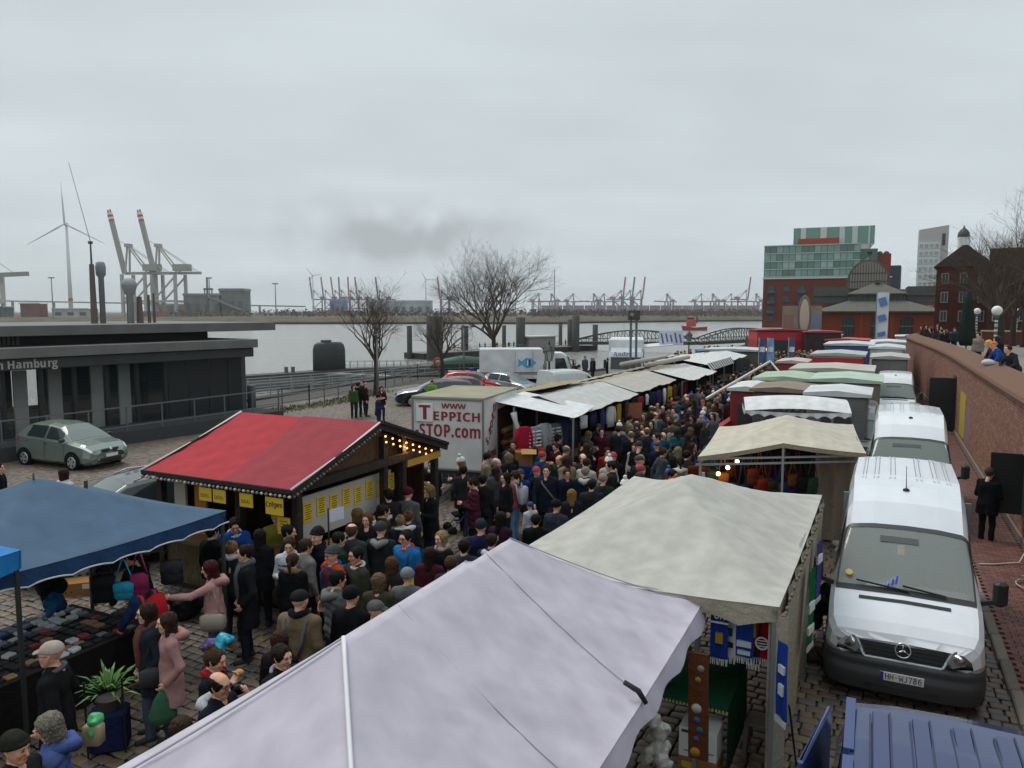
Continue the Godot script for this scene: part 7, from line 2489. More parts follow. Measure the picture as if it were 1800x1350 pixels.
func figure(pose: String, hem: float, female: bool, lod: int, puffy := false) -> Dictionary:
	var key := "%s%.2f%s%d%s" % [pose, hem, female, lod, puffy]
	if figures.has(key):
		return figures[key]
	var q: Array = POSES[pose]
	var lean := Basis(Vector3.RIGHT, q[6])
	var hip := Vector3(0, 0.93, 0)
	var up := func(p: Vector3) -> Vector3: return hip + lean * (p - hip)
	var sw := 0.168 if female else 0.19
	var cb: float = [0.03, 0.042, 0.06][lod]
	var cc: float = [0.02, 0.032, 0.05][lod]
	var body := Field.new(Vector3(-0.5, -0.05, -0.45), Vector3(0.5, 1.6, 0.8), cb)
	var coat := Field.new(Vector3(-0.5, hem - 0.1, -0.42), Vector3(0.5, 1.62, 0.8), cc)
	var legs := Field.new(Vector3(-0.32, 0.0, -0.42), Vector3(0.32, 1.12, 0.48), cc)
	body.cap(up.call(Vector3(0, 1.42, -0.01)), up.call(Vector3(0, 1.0, 0)), 0.1, 0.1, 0.05)
	body.cap(up.call(Vector3(0, 1.42, -0.02)), up.call(Vector3(0, 1.52, -0.012)), 0.055, 0.052, 0.04)
	coat.cap(up.call(Vector3(0, 1.43, -0.015)), up.call(Vector3(0, 1.46, -0.012)), 0.085, 0.075, 0.05)
	for s in [-1.0, 1.0]:
		var t := 0.012 if puffy else 0.0
		coat.cap(up.call(Vector3(s * 0.085, 1.33, 0.0)), up.call(Vector3(s * (0.062 if female else 0.078), 1.08, 0.005)), (0.118 if female else 0.13) + t, 0.112 + t, 0.07)
		coat.cap(up.call(Vector3(s * 0.062, 1.08, 0.005)), up.call(Vector3(s * 0.085, 0.93, 0.0)), 0.112 + t, 0.13 + t, 0.06)
		if hem < 0.9:
			coat.cap(Vector3(s * 0.085, 0.93, 0), Vector3(s * (0.1 if hem < 0.75 else 0.09), hem - 0.05, 0.0), 0.13 + t, 0.145 if hem < 0.75 else 0.13, 0.06)
		coat.cap(up.call(Vector3(s * 0.05, 1.43, -0.015)), up.call(Vector3(s * sw, 1.405, -0.01)), 0.072, 0.068, 0.05)
		var sh: Vector3 = up.call(Vector3(s * sw, 1.4, -0.01))
		var e_: Vector3 = q[0] if s < 0 else q[2]
		var w_: Vector3 = q[1] if s < 0 else q[3]
		var el := sh + lean * Vector3(s * e_.x, e_.y, e_.z)
		var wr := sh + lean * Vector3(s * w_.x, w_.y, w_.z)
		coat.cap(sh, el, 0.068 + t, 0.057 + t, 0.03)
		coat.cap(el, el.lerp(wr, 0.95), 0.057 + t, 0.046 + t * 0.5, 0.02)
		body.cap(sh, el, 0.045, 0.036, 0.02)
		body.cap(el, wr, 0.036, 0.028, 0.02)
		var ft: Vector3 = q[4] if s < 0 else q[5]
		var hp := Vector3(s * 0.095, 0.92, 0)
		var an := Vector3(s * ft.x, 0.09, ft.z)
		var kn := hp.lerp(an, 0.51) + Vector3(s * 0.005, 0, 0.03 + absf(ft.z) * 0.25)
		legs.cap(Vector3(s * 0.075, 1.0, 0), hp, 0.105, 0.11, 0.05)
		legs.cap(hp, kn, 0.093, 0.068, 0.03)
		legs.cap(kn, an + Vector3(0, -0.02, 0), 0.067, 0.058, 0.02)
		body.cap(hp, kn, 0.065, 0.048, 0.03)
		body.cap(kn, an, 0.046, 0.034, 0.02)
		body.cap(an, an + Vector3(s * 0.02, -0.05, 0.12), 0.03, 0.024, 0.02)
	if puffy and lod < 2:
		coat.pleat(0.008, 55.0, 0.0)
	elif lod < 2:
		coat.pleat(0.0045, 16.0, 1.7)
	if lod < 2:
		legs.pleat(0.004, 24.0, 0.6)
	coat.trim(Vector3(0, hem, 0), Vector3(0, -1, 0))
	legs.trim(Vector3(0, 0.06, 0), Vector3(0, -1, 0))
	var out := {}
	var bs := Soup.new()
	body.into(bs)
	out.head = Transform3D(lean * Basis(Vector3.RIGHT, q[7] - q[6] * 0.5), up.call(Vector3(0, 1.628, 0.012)))
	bs.add(head_soup([0.0085, 0.015, 0.026][lod], female), out.head)
	for s in [-1.0, 1.0]:
		var sh: Vector3 = up.call(Vector3(s * sw, 1.4, -0.01))
		var e_: Vector3 = q[0] if s < 0 else q[2]
		var w_: Vector3 = q[1] if s < 0 else q[3]
		var el := sh + lean * Vector3(s * e_.x, e_.y, e_.z)
		var wr := sh + lean * Vector3(s * w_.x, w_.y, w_.z)
		var y := (el - wr).normalized()
		var z := Vector3(0, 0.25, 1) if absf(y.z) < 0.75 else Vector3(-s * 0.25, 1, 0)
		z = (z - y * z.dot(y)).normalized()
		var x := y.cross(z)
		out["hand_l" if s < 0 else "hand_r"] = wr - y * 0.09
		if lod < 2:
			bs.add(hand_soup([0.0055, 0.009][lod], 0.75 if pose in ["hold", "eat", "browse"] else 0.45), Transform3D(Basis(x * s, y, z), wr))
	out.body = bs.mesh()
	var cs := Soup.new()
	coat.into(cs)
	out.coat = cs.mesh()
	var ls := Soup.new()
	legs.into(ls)
	out.legs = ls.mesh()
	out.shoes = []
	for s in [-1.0, 1.0]:
		var ft: Vector3 = q[4] if s < 0 else q[5]
		var sf := Field.new(Vector3(-0.09, -0.03, -0.12), Vector3(0.09, 0.16, 0.25), [0.018, 0.028, 0.05][lod])
		sf.cap(Vector3(0, 0.05, -0.03), Vector3(s * 0.02, 0.04, 0.15), 0.045, 0.042, 0.03)
		sf.cap(Vector3(0, 0.06, -0.02), Vector3(0, 0.11, -0.015), 0.045, 0.045, 0.03)
		sf.trim(Vector3(0, 0.004, 0), Vector3(0, -1, 0))
		var ss := Soup.new()
		sf.into(ss)
		out.shoes.append([ss.mesh(), Vector3(s * ft.x, 0, ft.z)])
	out.up = lean
	figures[key] = out
	return out

func skin(tone: int) -> StandardMaterial3D:
	var key := "skin%d" % tone
	if not mats.has(key):
		var m := StandardMaterial3D.new()
		m.albedo_color = Color(["dba98f", "d0997e", "c68c70", "9c6a4e"][tone])
		m.roughness = 0.55
		m.vertex_color_use_as_albedo = true
		mats[key] = m
	return mats[key]

func person(label: String, at: Vector3, yaw_deg: float, height: float, o: Dictionary, group := "") -> Node3D:
	var lod: int = o.get("lod", 0)
	var f := figure(o.get("pose", "stand"), o.get("hem", 0.84), o.get("female", false), lod, o.get("puffy", false))
	var t := thing("person", label, "person", at, deg_to_rad(yaw_deg), group)
	var k := height / 1.755
	t.scale = Vector3(k * o.get("wide", 1.0), k, k * o.get("wide", 1.0))
	part(t, "body", f.body, skin(o.get("skin", 0)))
	part(t, "coat", f.coat, mt(o.coat, 0.85, 0.0, "cloth" if lod < 2 else ""))
	part(t, "trousers", f.legs, mt(o.get("legs", "20242e"), 0.9))
	if lod < 2:
		for s in f.shoes:
			part(t, "shoe", s[0], mt(o.get("shoes", "26211f"), 0.7), xf(s[1]))
	var style: String = o.get("hair", "short")
	if style != "bald":
		part(t, "hat" if style in ["beanie", "bobble", "cap", "hood"] else "hair", hair_mesh(style, [0.0095, 0.016, 0.028][lod]), mt(o.get("hair_hex", "3a2a20"), 0.75, 0.0, ("cloth" if lod == 0 else "") if style in ["beanie", "bobble", "cap", "hood"] else "hair"), f.head)
	if style in ["beanie", "bobble"] and o.get("female", false):
		part(t, "hair", hair_mesh("long", [0.0095, 0.016, 0.028][lod]), mt(o.get("under", "6b4a30"), 0.75), f.head * Transform3D(Basis.from_scale(Vector3(0.96, 0.96, 0.96)), Vector3(0, -0.03, 0)))
	for e in o.get("extras", []):
		extra(t, f, e)
	return t

func extra(t: Node3D, f: Dictionary, e: Array) -> void:
	var up: Basis = f.up
	var hip := Vector3(0, 0.93, 0)
	var g := func(p: Vector3) -> Vector3: return hip + up * (p - hip)
	var m := MB.new(true)
	var hex: String = e[1]
	if e.size() > 2:  # carried, not worn: a thing of its own
		var kind: Array = {"backpack": ["backpack", "backpack"], "sidebag": ["shoulder_bag", "bag"], "cup": ["paper_cup", "cup"], "snack": ["bread_roll", "food"], "carrier": ["carrier_bag", "bag"]}[e[0]]
		var own := thing(kind[0], e[2], kind[1], t.position, t.rotation.y)
		own.scale = t.scale
		t = own
	match e[0]:
		"scarf", "snood":
			var ring := []
			for j in 13:
				var a := TAU * j / 12.0
				ring.append(g.call(Vector3(sin(a) * 0.088, 1.485 + 0.016 * cos(a * 3.0) - 0.02 * cos(a), cos(a) * 0.09 - 0.005)))
			m.tube(ring, [0.042], 8, false)
			if e[0] == "scarf":
				for s in [-1.0, 1.0]:
					m.tube([g.call(Vector3(s * 0.05, 1.47, 0.085)), g.call(Vector3(s * 0.075, 1.3, 0.145)), g.call(Vector3(s * 0.085, 1.1, 0.14)), g.call(Vector3(s * 0.09, 1.0, 0.135))], [0.035, 0.042, 0.04, 0.036], 8)
			part(t, "scarf", m, mt(hex, 0.95, 0.0, "cloth"))
		"fur", "collar":
			var ring := []
			for j in 13:
				var a := TAU * j / 12.0
				ring.append(g.call(Vector3(sin(a) * 0.1, 1.475 - 0.03 * cos(a), cos(a) * 0.085 - 0.015)))
			m.tube(ring, [0.045 if e[0] == "fur" else 0.026], 8, false)
			part(t, "collar", m, mt(hex, 0.95, 0.0, "cloth"))
		"downhood":
			m.tube([g.call(Vector3(-0.13, 1.45, -0.02)), g.call(Vector3(-0.09, 1.46, -0.13)), g.call(Vector3(0, 1.42, -0.18)), g.call(Vector3(0.09, 1.46, -0.13)), g.call(Vector3(0.13, 1.45, -0.02))], [0.035, 0.06, 0.075, 0.06, 0.035], 10)
			part(t, "hood", m, mt(hex, 0.9, 0.0, "cloth"))
		"backpack":
			m.box(g.call(Vector3(0, 1.2, -0.22)), Vector3(0.3, 0.44, 0.17), up, 0.05)
			part(t, "pack_body", m, mt(hex, 0.8, 0.0, "cloth"))
			for s in [-1.0, 1.0]:
				m = MB.new(true)
				m.tube([g.call(Vector3(s * 0.11, 1.1, -0.16)), g.call(Vector3(s * 0.12, 1.45, -0.1)), g.call(Vector3(s * 0.12, 1.47, 0.01)), g.call(Vector3(s * 0.12, 1.36, 0.13)), g.call(Vector3(s * 0.13, 1.12, 0.12))], [0.025], 6)
				part(t, "strap", m, mt(hex, 0.8))
		"straps":
			for s in [-1.0, 1.0]:
				m = MB.new(true)
				m.tube([g.call(Vector3(s * 0.05, 0.98, -0.16)), g.call(Vector3(s * 0.11, 1.2, -0.152)), g.call(Vector3(s * 0.13, 1.42, -0.1)), g.call(Vector3(s * 0.13, 1.48, 0.0))], [0.022], 6)
				part(t, "strap", m, mt(hex, 0.8))
		"sidebag":
			m.box(Vector3(0.27, 0.92, -0.02), Vector3(0.13, 0.26, 0.36), Basis.IDENTITY, 0.04)
			part(t, "bag_body", m, mt(hex, 0.7))
			m = MB.new(true)
			m.tube([Vector3(0.27, 1.05, -0.12), g.call(Vector3(0.2, 1.47, -0.03)), Vector3(0.27, 1.05, 0.1)], [0.012], 6)
			part(t, "strap", m, mt(hex, 0.7))
		"crossstrap":
			m.tube([g.call(Vector3(-0.12, 1.48, -0.02)), g.call(Vector3(-0.08, 1.38, 0.135)), g.call(Vector3(0.1, 1.15, 0.15)), g.call(Vector3(0.21, 0.98, 0.06))], [0.018], 6)
			part(t, "strap", m, mt(hex, 0.7))
		"glasses":
			var h: Transform3D = f.head
			for s in [-1.0, 1.0]:
				var ring := []
				for j in 11:
					var a := TAU * j / 10.0
					ring.append(h * Vector3(s * 0.031 + cos(a) * 0.023, 0.012 + sin(a) * 0.018, 0.108))
				m.tube(ring, [0.0035], 5, false)
				m.tube([h * Vector3(s * 0.054, 0.016, 0.106), h * Vector3(s * 0.083, 0.018, 0.0)], [0.003], 5)
			part(t, "glasses", m, mt(hex, 0.4))
		"cup":
			var p: Vector3 = (f.hand_l + f.hand_r) * 0.5 if f.hand_l.distance_to(f.hand_r) < 0.3 else f.hand_r
			m.lathe([Vector2(0.03, -0.06), Vector2(0.042, 0.05), Vector2(0.038, 0.05), Vector2(0.03, -0.03)], 12, Transform3D(Basis.IDENTITY, p + Vector3(0, 0.04, 0.02)))
			part(t, "cup_body", m, mt(hex, 0.7))
		"snack":
			var p: Vector3 = f.hand_l
			m.ball(p + Vector3(0.02, 0.04, 0.03), Vector3(0.045, 0.035, 0.055), 10)
			part(t, "roll_body", m, mt(hex, 0.8))
		"carrier":
			var p: Vector3 = f.hand_r
			m.lathe([Vector2(0.02, 0.0), Vector2(0.1, -0.12), Vector2(0.17, -0.32), Vector2(0.16, -0.42), Vector2(0.06, -0.45)], 14, Transform3D(Basis.from_scale(Vector3(0.6, 1, 1)), p))
			part(t, "bag_body", m, mt(hex, 0.5, 0.0, "cloth"))
		"stripes":
			for k in 6:
				var y := 0.95 + k * 0.075
				var ring := []
				for j in 21:
					var a := TAU * j / 20.0
					ring.append(g.call(Vector3(sin(a) * (0.205 if y > 1.2 else 0.19), y, cos(a) * 0.128)))
				m = MB.new(true)
				m.tube(ring, [0.014], 5, false)
				part(t, "stripe", m, mt(hex, 0.9))
		"shouldercape":
			for s in [-1.0, 1.0]:
				m.tube([g.call(Vector3(s * 0.05, 1.46, 0.02)), g.call(Vector3(s * 0.14, 1.45, 0.0)), g.call(Vector3(s * 0.24, 1.37, 0.0))], [0.062, 0.075, 0.07], 8)
			part(t, "shoulder_panel", m, mt(hex, 0.85, 0.0, "cloth"))

func lump(r: Vector3, sd: float, rough_amp: float, cell := 0.025) -> Mesh:
	var f := Field.new(-r - Vector3.ONE * 0.08, r + Vector3.ONE * 0.08, cell)
	var g := RandomNumberGenerator.new()
	g.seed = int(sd * 100.0)
	for k in 9:
		var p := Vector3(g.randf_range(-0.6, 0.6) * r.x, g.randf_range(-0.6, 0.6) * r.y, g.randf_range(-0.6, 0.6) * r.z)
		f.cap(p, p * 0.3 + Vector3(0.001, 0, 0), minf(r.x, minf(r.y, r.z)) * 0.5, minf(r.x, r.z) * 0.35, 0.06)
	f.crumple(rough_amp * 5.0, 3.5, int(sd))
	var s := Soup.new()
	f.into(s)
	return s.mesh()

func scarf_banner(called: String, label: String, at: Vector3, yaw: float, w: float, h: float, hex: String, bands: Array, text := "", tcol := "e0e0e0", round_mark := "") -> void:
	var o := thing(called, label, "scarf", at, yaw, "football scarves hung in the cream tent")
	var m := MB.new(true)
	m.grid(func(u: float, v: float) -> Vector3: return Vector3(lerpf(-w / 2, w / 2, u), -h * v, 0.012 * sin(u * 7.0 + v * 3.0)), 8, 12)
	part(o, "cloth", m, mt(hex, 0.9, 0.0, "cloth"))
	for b in bands:
		pb(o, "band", mt(b[3], 0.9), Vector3(0, -h * b[0], 0.01), Vector3(w * b[2], h * b[1], 0.03))
	if text:
		lettering(o, "lettering", text, w * 0.42, mt(tcol, 0.9), xf(Vector3(0, -h * 0.16, 0.032)), true, 0.8)
	if round_mark:
		m = MB.new(true)
		var ring := []
		for j in 17:
			ring.append(Vector3(cos(TAU * j / 16.0) * w * 0.27, -h * 0.66 + sin(TAU * j / 16.0) * w * 0.27, 0.035))
		m.tube(ring, [w * 0.045], 5, false)
		for j in 3:
			m.bar(Vector3(-w * 0.2, -h * 0.66 + (j - 1) * w * 0.13, 0.035), Vector3(w * 0.2, -h * 0.66 + (j - 1) * w * 0.13, 0.035), w * 0.06, 0.01)
		part(o, "round_emblem", m, mt(round_mark, 0.8))
	m = MB.new()
	for k in 12:
		var x := -w / 2 + w * (k + 0.5) / 12.0
		m.bar(Vector3(x, -h, 0.01), Vector3(x + 0.008 * sin(k * 2.0), -h - 0.07, 0.012), 0.012, 0.006)
	part(o, "fringe", m, mt("cfcfcf", 0.95))

func hung_bag(label: String, at: Vector3, yaw: float, w: float, h: float, hex: String, strap: float, group: String) -> void:
	var o := thing("hanging_bag", label, "bag", at, yaw, group)
	var m := MB.new(true)
	m.box(Vector3(0, -strap - h / 2, 0), Vector3(w, h, 0.11), Basis.IDENTITY, 0.035)
	part(o, "bag_body", m, mt(hex, 0.7, 0.0, "cloth"))
	m = MB.new(true)
	m.box(Vector3(0, -strap - h * 0.3, 0.03), Vector3(w * 1.02, h * 0.55, 0.07), Basis.IDENTITY, 0.02)
	part(o, "flap", m, mt(hex, 0.65, 0.0, "cloth"))
	m = MB.new(true)
	m.tube([Vector3(-w * 0.45, -strap, 0), Vector3(-0.02, 0, 0), Vector3(0.02, 0, 0), Vector3(w * 0.45, -strap, 0)], [0.01], 5)
	part(o, "strap", m, mt(hex, 0.7))

func make_goods() -> void:
	var m := MB.new()
	var o := thing("sales_table", "long cloth covered sales table full of small goods at the left", "table", Vector3(-6.708, 0, -9.615), YAW)
	m.box(Vector3(0, 0.77, 0), Vector3(1.75, 0.05, 3.0))
	part(o, "table_top", m, mt("3b3330", 0.85))
	m = MB.new(true)
	m.grid(func(u: float, v: float) -> Vector3: return Vector3(0.885 + 0.02 * sin(u * 50.0) * v, lerpf(0.79, 0.05, v), lerpf(1.5, -1.5, u)), 50, 4)
	part(o, "front_cloth", m, mt("1f1c1d", 0.9, 0.0, "cloth"))
	m = MB.new(true)
	m.grid(func(u: float, v: float) -> Vector3: return Vector3(lerpf(-0.87, 0.87, u), lerpf(0.79, 0.05, v), -1.51 + 0.02 * sin(u * 40.0) * v), 40, 4)
	part(o, "end_cloth", m, mt("1f1c1d", 0.9, 0.0, "cloth"))
	var kinds := [["white_packet", "flat white packet on the left sales table", "d3d5d8"], ["black_pouch", "small black pouch on the left sales table", "1a1a1c"], ["grey_packet", "grey folded sock pair on the left sales table", "85878c"], ["red_wallet", "small red wallet on the left sales table", "a3252d"], ["blue_packet", "blue and white packet on the left sales table", "3d5a9a"], ["tan_wallet", "small tan wallet on the left sales table", "a3805a"]]
	rng.seed = 5
	var b0 := Basis(Vector3.UP, YAW)
	for r in 11:
		for c in 17:
			if rng.randf() < 0.12:
				continue
			var k := 0
			var q := rng.randf()
			if r < 4:
				k = 0 if q < 0.4 else (4 if q < 0.6 else 2)
			else:
				k = 1 if q < 0.6 else (3 if q < 0.72 else (5 if q < 0.84 else (0 if q < 0.93 else 2)))
			var sz := Vector3(0.09 + 0.05 * rng.randf(), 0.025 + 0.03 * rng.randf(), 0.13)
			m = MB.new()
			m.box(Vector3(0, sz.y / 2, 0), sz, Basis.IDENTITY, 0.008)
			solo(kinds[k][0], m, mt(kinds[k][2], 0.6), kinds[k][1], "goods", Vector3(-6.708, 0, -9.615) + b0 * Vector3(-0.75 + r * 0.15, 0.797, 1.35 - c * 0.165), YAW + rng.randf_range(-0.25, 0.25), "small goods: " + kinds[k][1])
	o = thing("cardboard_box", "open brown cardboard box on the setts below the blue tent", "box", Vector3(-8.253, 0, -13.778), 0.35)
	for q in [[Vector3(0, 0.14, 0.2), Vector3(0.8, 0.28, 0.012)], [Vector3(0, 0.14, -0.2), Vector3(0.8, 0.28, 0.012)], [Vector3(0.4, 0.14, 0), Vector3(0.012, 0.28, 0.4)], [Vector3(-0.4, 0.14, 0), Vector3(0.012, 0.28, 0.4)]]:
		pb(o, "side", mt("94693f", 0.85), q[0], q[1])
	pb(o, "lid", mt("9c7248", 0.85), Vector3(0, 0.26, 0), Vector3(0.78, 0.02, 0.38))
	pb(o, "paper_label", mt("cfcdc8", 0.8), Vector3(0.27, 0.21, 0.209), Vector3(0.14, 0.09, 0.004))
	for k in 3:
		m = MB.new()
		m.cyl(Vector3(-0.16 + k * 0.09, 0.12, 0.2), Vector3(-0.16 + k * 0.09, 0.12, 0.209), 0.016, 0.016, 8)
		part(o, "grip_hole", m, mt("3d2c1c", 0.9))
	solo("fabric_sack", lump(Vector3(0.3, 0.5, 0.25), 3.0, 0.008, 0.03), mt("1d2024", 0.8, 0.0, "cloth"), "dark cloth sack hung from the bright blue tent's pole", "sack", Vector3(-6.697, 1.35, -10.509))
	solo("swim_ring_bag", lump(Vector3(0.14, 0.2, 0.14), 5.0, 0.006, 0.025), mt("22598a", 0.5, 0.0, "cloth"), "small shiny blue bag beside the dark cloth sack", "bag", Vector3(-6.553, 1.15, -10.44))
	m = MB.new(true)
	m.grid(func(u: float, v: float) -> Vector3: return Vector3(lerpf(-0.45, 0.5, u), lerpf(0.5, 0.0, v) * (1.0 - 0.7 * u), 0.25 * v + 0.03 * sin(u * 12.0)), 12, 8)
	o = thing("pink_blanket", "pink and white blanket draped at the left edge of the sales table", "blanket", Vector3(-7.513, 0.82, -9.347), YAW)
	part(o, "cloth", m, mt("b98a92", 0.9, 0.0, "cloth"))
	for k in 4:
		pr(o, "stripe", mt("4a2a30", 0.9), Vector3(-0.4 + k * 0.22, 0.45 - 0.12 * k, 0.03), Vector3(-0.4 + k * 0.22, 0.03, 0.27), 0.02)
	hung_bag("magenta bag hung under the steel blue tent", Vector3(-5.161, 2, -10.18), 0.2, 0.22, 0.4, "8a2a55", 0.3, "bags hung under the blue tent")
	hung_bag("turquoise bag hung under the steel blue tent", Vector3(-5.346, 1.9, -10.118), 0.2, 0.26, 0.26, "2a93b3", 0.3, "bags hung under the blue tent")
	hung_bag("black bag hung under the steel blue tent left of the turquoise one", Vector3(-5.627, 1.9, -10.118), 0.3, 0.3, 0.4, "1c1e22", 0.2, "bags hung under the blue tent")
	hung_bag("grey bag hung under the steel blue tent near its right corner", Vector3(-4.961, 1.95, -10.727), 0.3, 0.3, 0.36, "33363a", 0.25, "bags hung under the blue tent")
	for k in 4:
		solo("bag_heap", lump(Vector3(0.45, 0.28, 0.35), 8.0 + k, 0.01, 0.04), mt(["1c1d20", "26262a", "2d2a30", "1f2430"][k], 0.75, 0.0, "cloth"), ["heap of black bags under the back of the steel blue tent", "heap of charcoal bags right of the black heap under the blue tent", "heap of dusky bags at the blue tent's right pole", "heap of blue black bags nearest the food hut"][k], "bags", Vector3(-7.334, 0.25, -12.164) + Vector3(k * 0.85, 0, 0.3 - 0.35 * k))
	o = thing("potted_palm", "small green fan palm in a pot between the black coat and the pink coat", "plant", Vector3(-4.854, 0.42, -8.707))
	m = MB.new()
	m.lathe([Vector2(0.1, 0), Vector2(0.14, 0.26), Vector2(0.12, 0.26)], 14)
	part(o, "pot", m, mt("3a3431", 0.8))
	rng.seed = 31
	for k in 54:
		var az := rng.randf() * TAU
		var el := rng.randf_range(0.15, 1.2)
		var d := Vector3(cos(az) * cos(el), sin(el), sin(az) * cos(el))
		var b := Vector3(0, 0.28, 0) + d * 0.12
		var l := rng.randf_range(0.22, 0.42)
		var sd := d.cross(Vector3.UP).normalized() * 0.017
		var mid := b + d * l * 0.55
		var tip := b + d * l + Vector3.DOWN * 0.09
		m = MB.new()
		m.tri(b, mid + sd, mid - sd)
		m.tri(mid - sd, mid + sd, tip)
		part(o, "leaf", m, mt(["4f7a33", "3f6b2c", "5f8a3c"][k % 3], 0.6))
	o = thing("shopping_trolley", "dark blue cloth trolley below the potted palm", "trolley", Vector3(-4.862, 0, -8.708), 0.3)
	pb(o, "cloth_body", mt("1f2a52", 0.8, 0.0, "cloth"), Vector3(0, 0.3, 0), Vector3(0.42, 0.5, 0.34), Basis.IDENTITY, 0.04)
	for s in [-0.2, 0.2]:
		pr(o, "frame_tube", mt("2a2a2e", 0.4, 0.5), Vector3(s, 0.05, 0.19), Vector3(s, 1.0, 0.22), 0.02)
	o = thing("wrapped_flowers", "green wrapped bunch in a paper bag before the black coat", "flowers", Vector3(-4.677, 0.6, -8.053))
	m = MB.new(true)
	m.box(Vector3(0, 0, 0), Vector3(0.2, 0.24, 0.14), Basis.IDENTITY, 0.02)
	part(o, "paper_bag", m, mt("a89878", 0.8))
	part(o, "green_wrap", lump(Vector3(0.1, 0.14, 0.1), 4.0, 0.006, 0.022), mt("4fae72", 0.5), xf(Vector3(0, 0.12, 0)))
	solo("turquoise_bag", lump(Vector3(0.15, 0.17, 0.12), 7.0, 0.006, 0.02), mt("25a0b8", 0.4), "turquoise plastic bag hanging beside the pale pink jacket", "bag", Vector3(-3.95, 0.78, -9.956))
	solo("violet_bag", lump(Vector3(0.12, 0.16, 0.1), 9.0, 0.006, 0.02), mt("5a4a8a", 0.4), "violet patterned plastic bag beside the turquoise one", "bag", Vector3(-4.146, 0.8, -9.983))
	o = thing("menu_lectern", "wooden topped lectern with a dark menu board at the lavender tent", "lectern", Vector3(-2.034, 0, -13.952) * Vector3(0, 0, 0), 0.1)
	o.position = Vector3(-1.6, 0, -11.0)
	pb(o, "top_board", mt("a0764a", 0.7), Vector3(0, 1.08, 0), Vector3(0.66, 0.05, 0.36), Basis.IDENTITY, 0.01)
	pb(o, "cabinet", mt("332b27", 0.8), Vector3(0, 0.53, 0), Vector3(0.6, 1.04, 0.3))
	m = MB.new()
	m.box(Vector3(0.02, 0.76, 0.16), Vector3(0.48, 0.5, 0.015))
	var bd := part(o, "menu_board", m, mt("23262e", 0.6))
	for j in 6:
		pb(bd, "writing", mt("c9b46a" if j < 3 else "9a9ca0", 0.8), Vector3(-0.02 + 0.01 * (j % 3), 0.94 - j * 0.06, 0.17), Vector3(0.3 - 0.05 * (j % 2), 0.014, 0.006))
	o = thing("yellow_card", "bright yellow card clipped on top of the menu lectern", "sign", Vector3(-1.6, 1.12, -10.95), 0.15)
	pb(o, "card", mt("e0c922", 0.7), Vector3(0, 0.13, 0), Vector3(0.27, 0.25, 0.012), Basis.from_euler(Vector3(-0.15, 0, 0.05)))
	pr(o, "clip", mt("1d1d1f", 0.5), Vector3(-0.01, 0.24, 0.0), Vector3(0.03, 0.31, 0.0), 0.03)
	var hc := Vector3(-4.249, 0, -15.541)
	o = thing("pastry_tray", "tray heaped with golden pastries on the hut's side counter", "food", hc + b0 * Vector3(2.0, 1.07, 1.1), YAW)
	pb(o, "tray", mt("b08b5c", 0.6), Vector3(0, 0.02, 0), Vector3(0.55, 0.04, 1.5), Basis.IDENTITY, 0.01)
	rng.seed = 8
	for k in 46:
		m = MB.new(true)
		m.ball(Vector3(rng.randf_range(-0.22, 0.22), 0.06 + 0.05 * rng.randf(), rng.randf_range(-0.65, 0.65)), Vector3(0.05, 0.032, 0.06), 8)
		part(o, "pastry", m, mt(["b0682a", "c27c34", "9a5522", "c98c48"][k % 4], 0.6))
	o = thing("wooden_bowl", "wide wooden bowl of bread on the hut's side counter", "bowl", hc + b0 * Vector3(1.85, 1.08, 0.1), YAW)
	m = MB.new(true)
	m.lathe([Vector2(0.08, 0), Vector2(0.2, 0.07), Vector2(0.24, 0.15), Vector2(0.22, 0.15), Vector2(0.16, 0.08)], 18)
	part(o, "bowl_shell", m, mt("7d6a50", 0.7))
	for k in 7:
		m = MB.new(true)
		m.ball(Vector3(0.09 * cos(k * 0.9), 0.16 + 0.02 * (k % 2), 0.09 * sin(k * 0.9)), Vector3(0.06, 0.04, 0.06), 8)
		part(o, "bread", m, mt("a8743c", 0.7))
	o = thing("pennant", "small white and lilac pennant on a dark stick above the queue", "flag", Vector3(-4.907, 0, -19.419) * Vector3(0, 0, 0), 0.0)
	o.position = Vector3(-3.1, 0, -12.5)
	pr(o, "stick", mt("2c2826", 0.7), Vector3(0, 0.9, 0), Vector3(0, 2.0, 0), 0.025)
	m = MB.new(true)
	m.grid(func(u: float, v: float) -> Vector3: return Vector3(lerpf(0.01, 0.27, u), lerpf(1.98, 1.76, v) + 0.06 * u, 0.03 * sin(u * 7.0)), 8, 4)
	part(o, "cloth", m, mt("c9cbd8", 0.8))
	scarf_banner("football_scarf", "blue scarf with white letters and a round gold crest", Vector3(2.243, 2.14, -7.886), YAW, 0.19, 0.58, "1d3a8c", [[0.3, 0.03, 1.0, "d5d7da"], [0.6, 0.2, 0.42, "a37a2c"]], "OA")
	scarf_banner("football_scarf", "white scarf with black letters and grey print", Vector3(2.35, 2.12, -7.936), YAW, 0.17, 0.56, "c9cbce", [[0.5, 0.14, 0.6, "3a3a40"], [0.75, 0.1, 0.7, "26262a"]], "EH", "1a1a1c")
	scarf_banner("football_scarf", "blue scarf with white diamonds at its lower end", Vector3(2.509, 2.12, -7.873), YAW, 0.19, 0.54, "24449c", [[0.72, 0.12, 0.8, "c9cdd6"], [0.9, 0.08, 0.7, "c9cdd6"]])
	scarf_banner("football_scarf", "dark scarf with yellow upright letters left of the red one", Vector3(2.619, 2.1, -7.891), YAW, 0.14, 0.6, "23283f", [[0.3, 0.4, 0.3, "b0942c"]])
	scarf_banner("football_scarf", "red scarf with a round white emblem", Vector3(2.696, 2.1, -7.844), YAW, 0.24, 0.52, "a3161f", [], "", "", "d9d9d9")
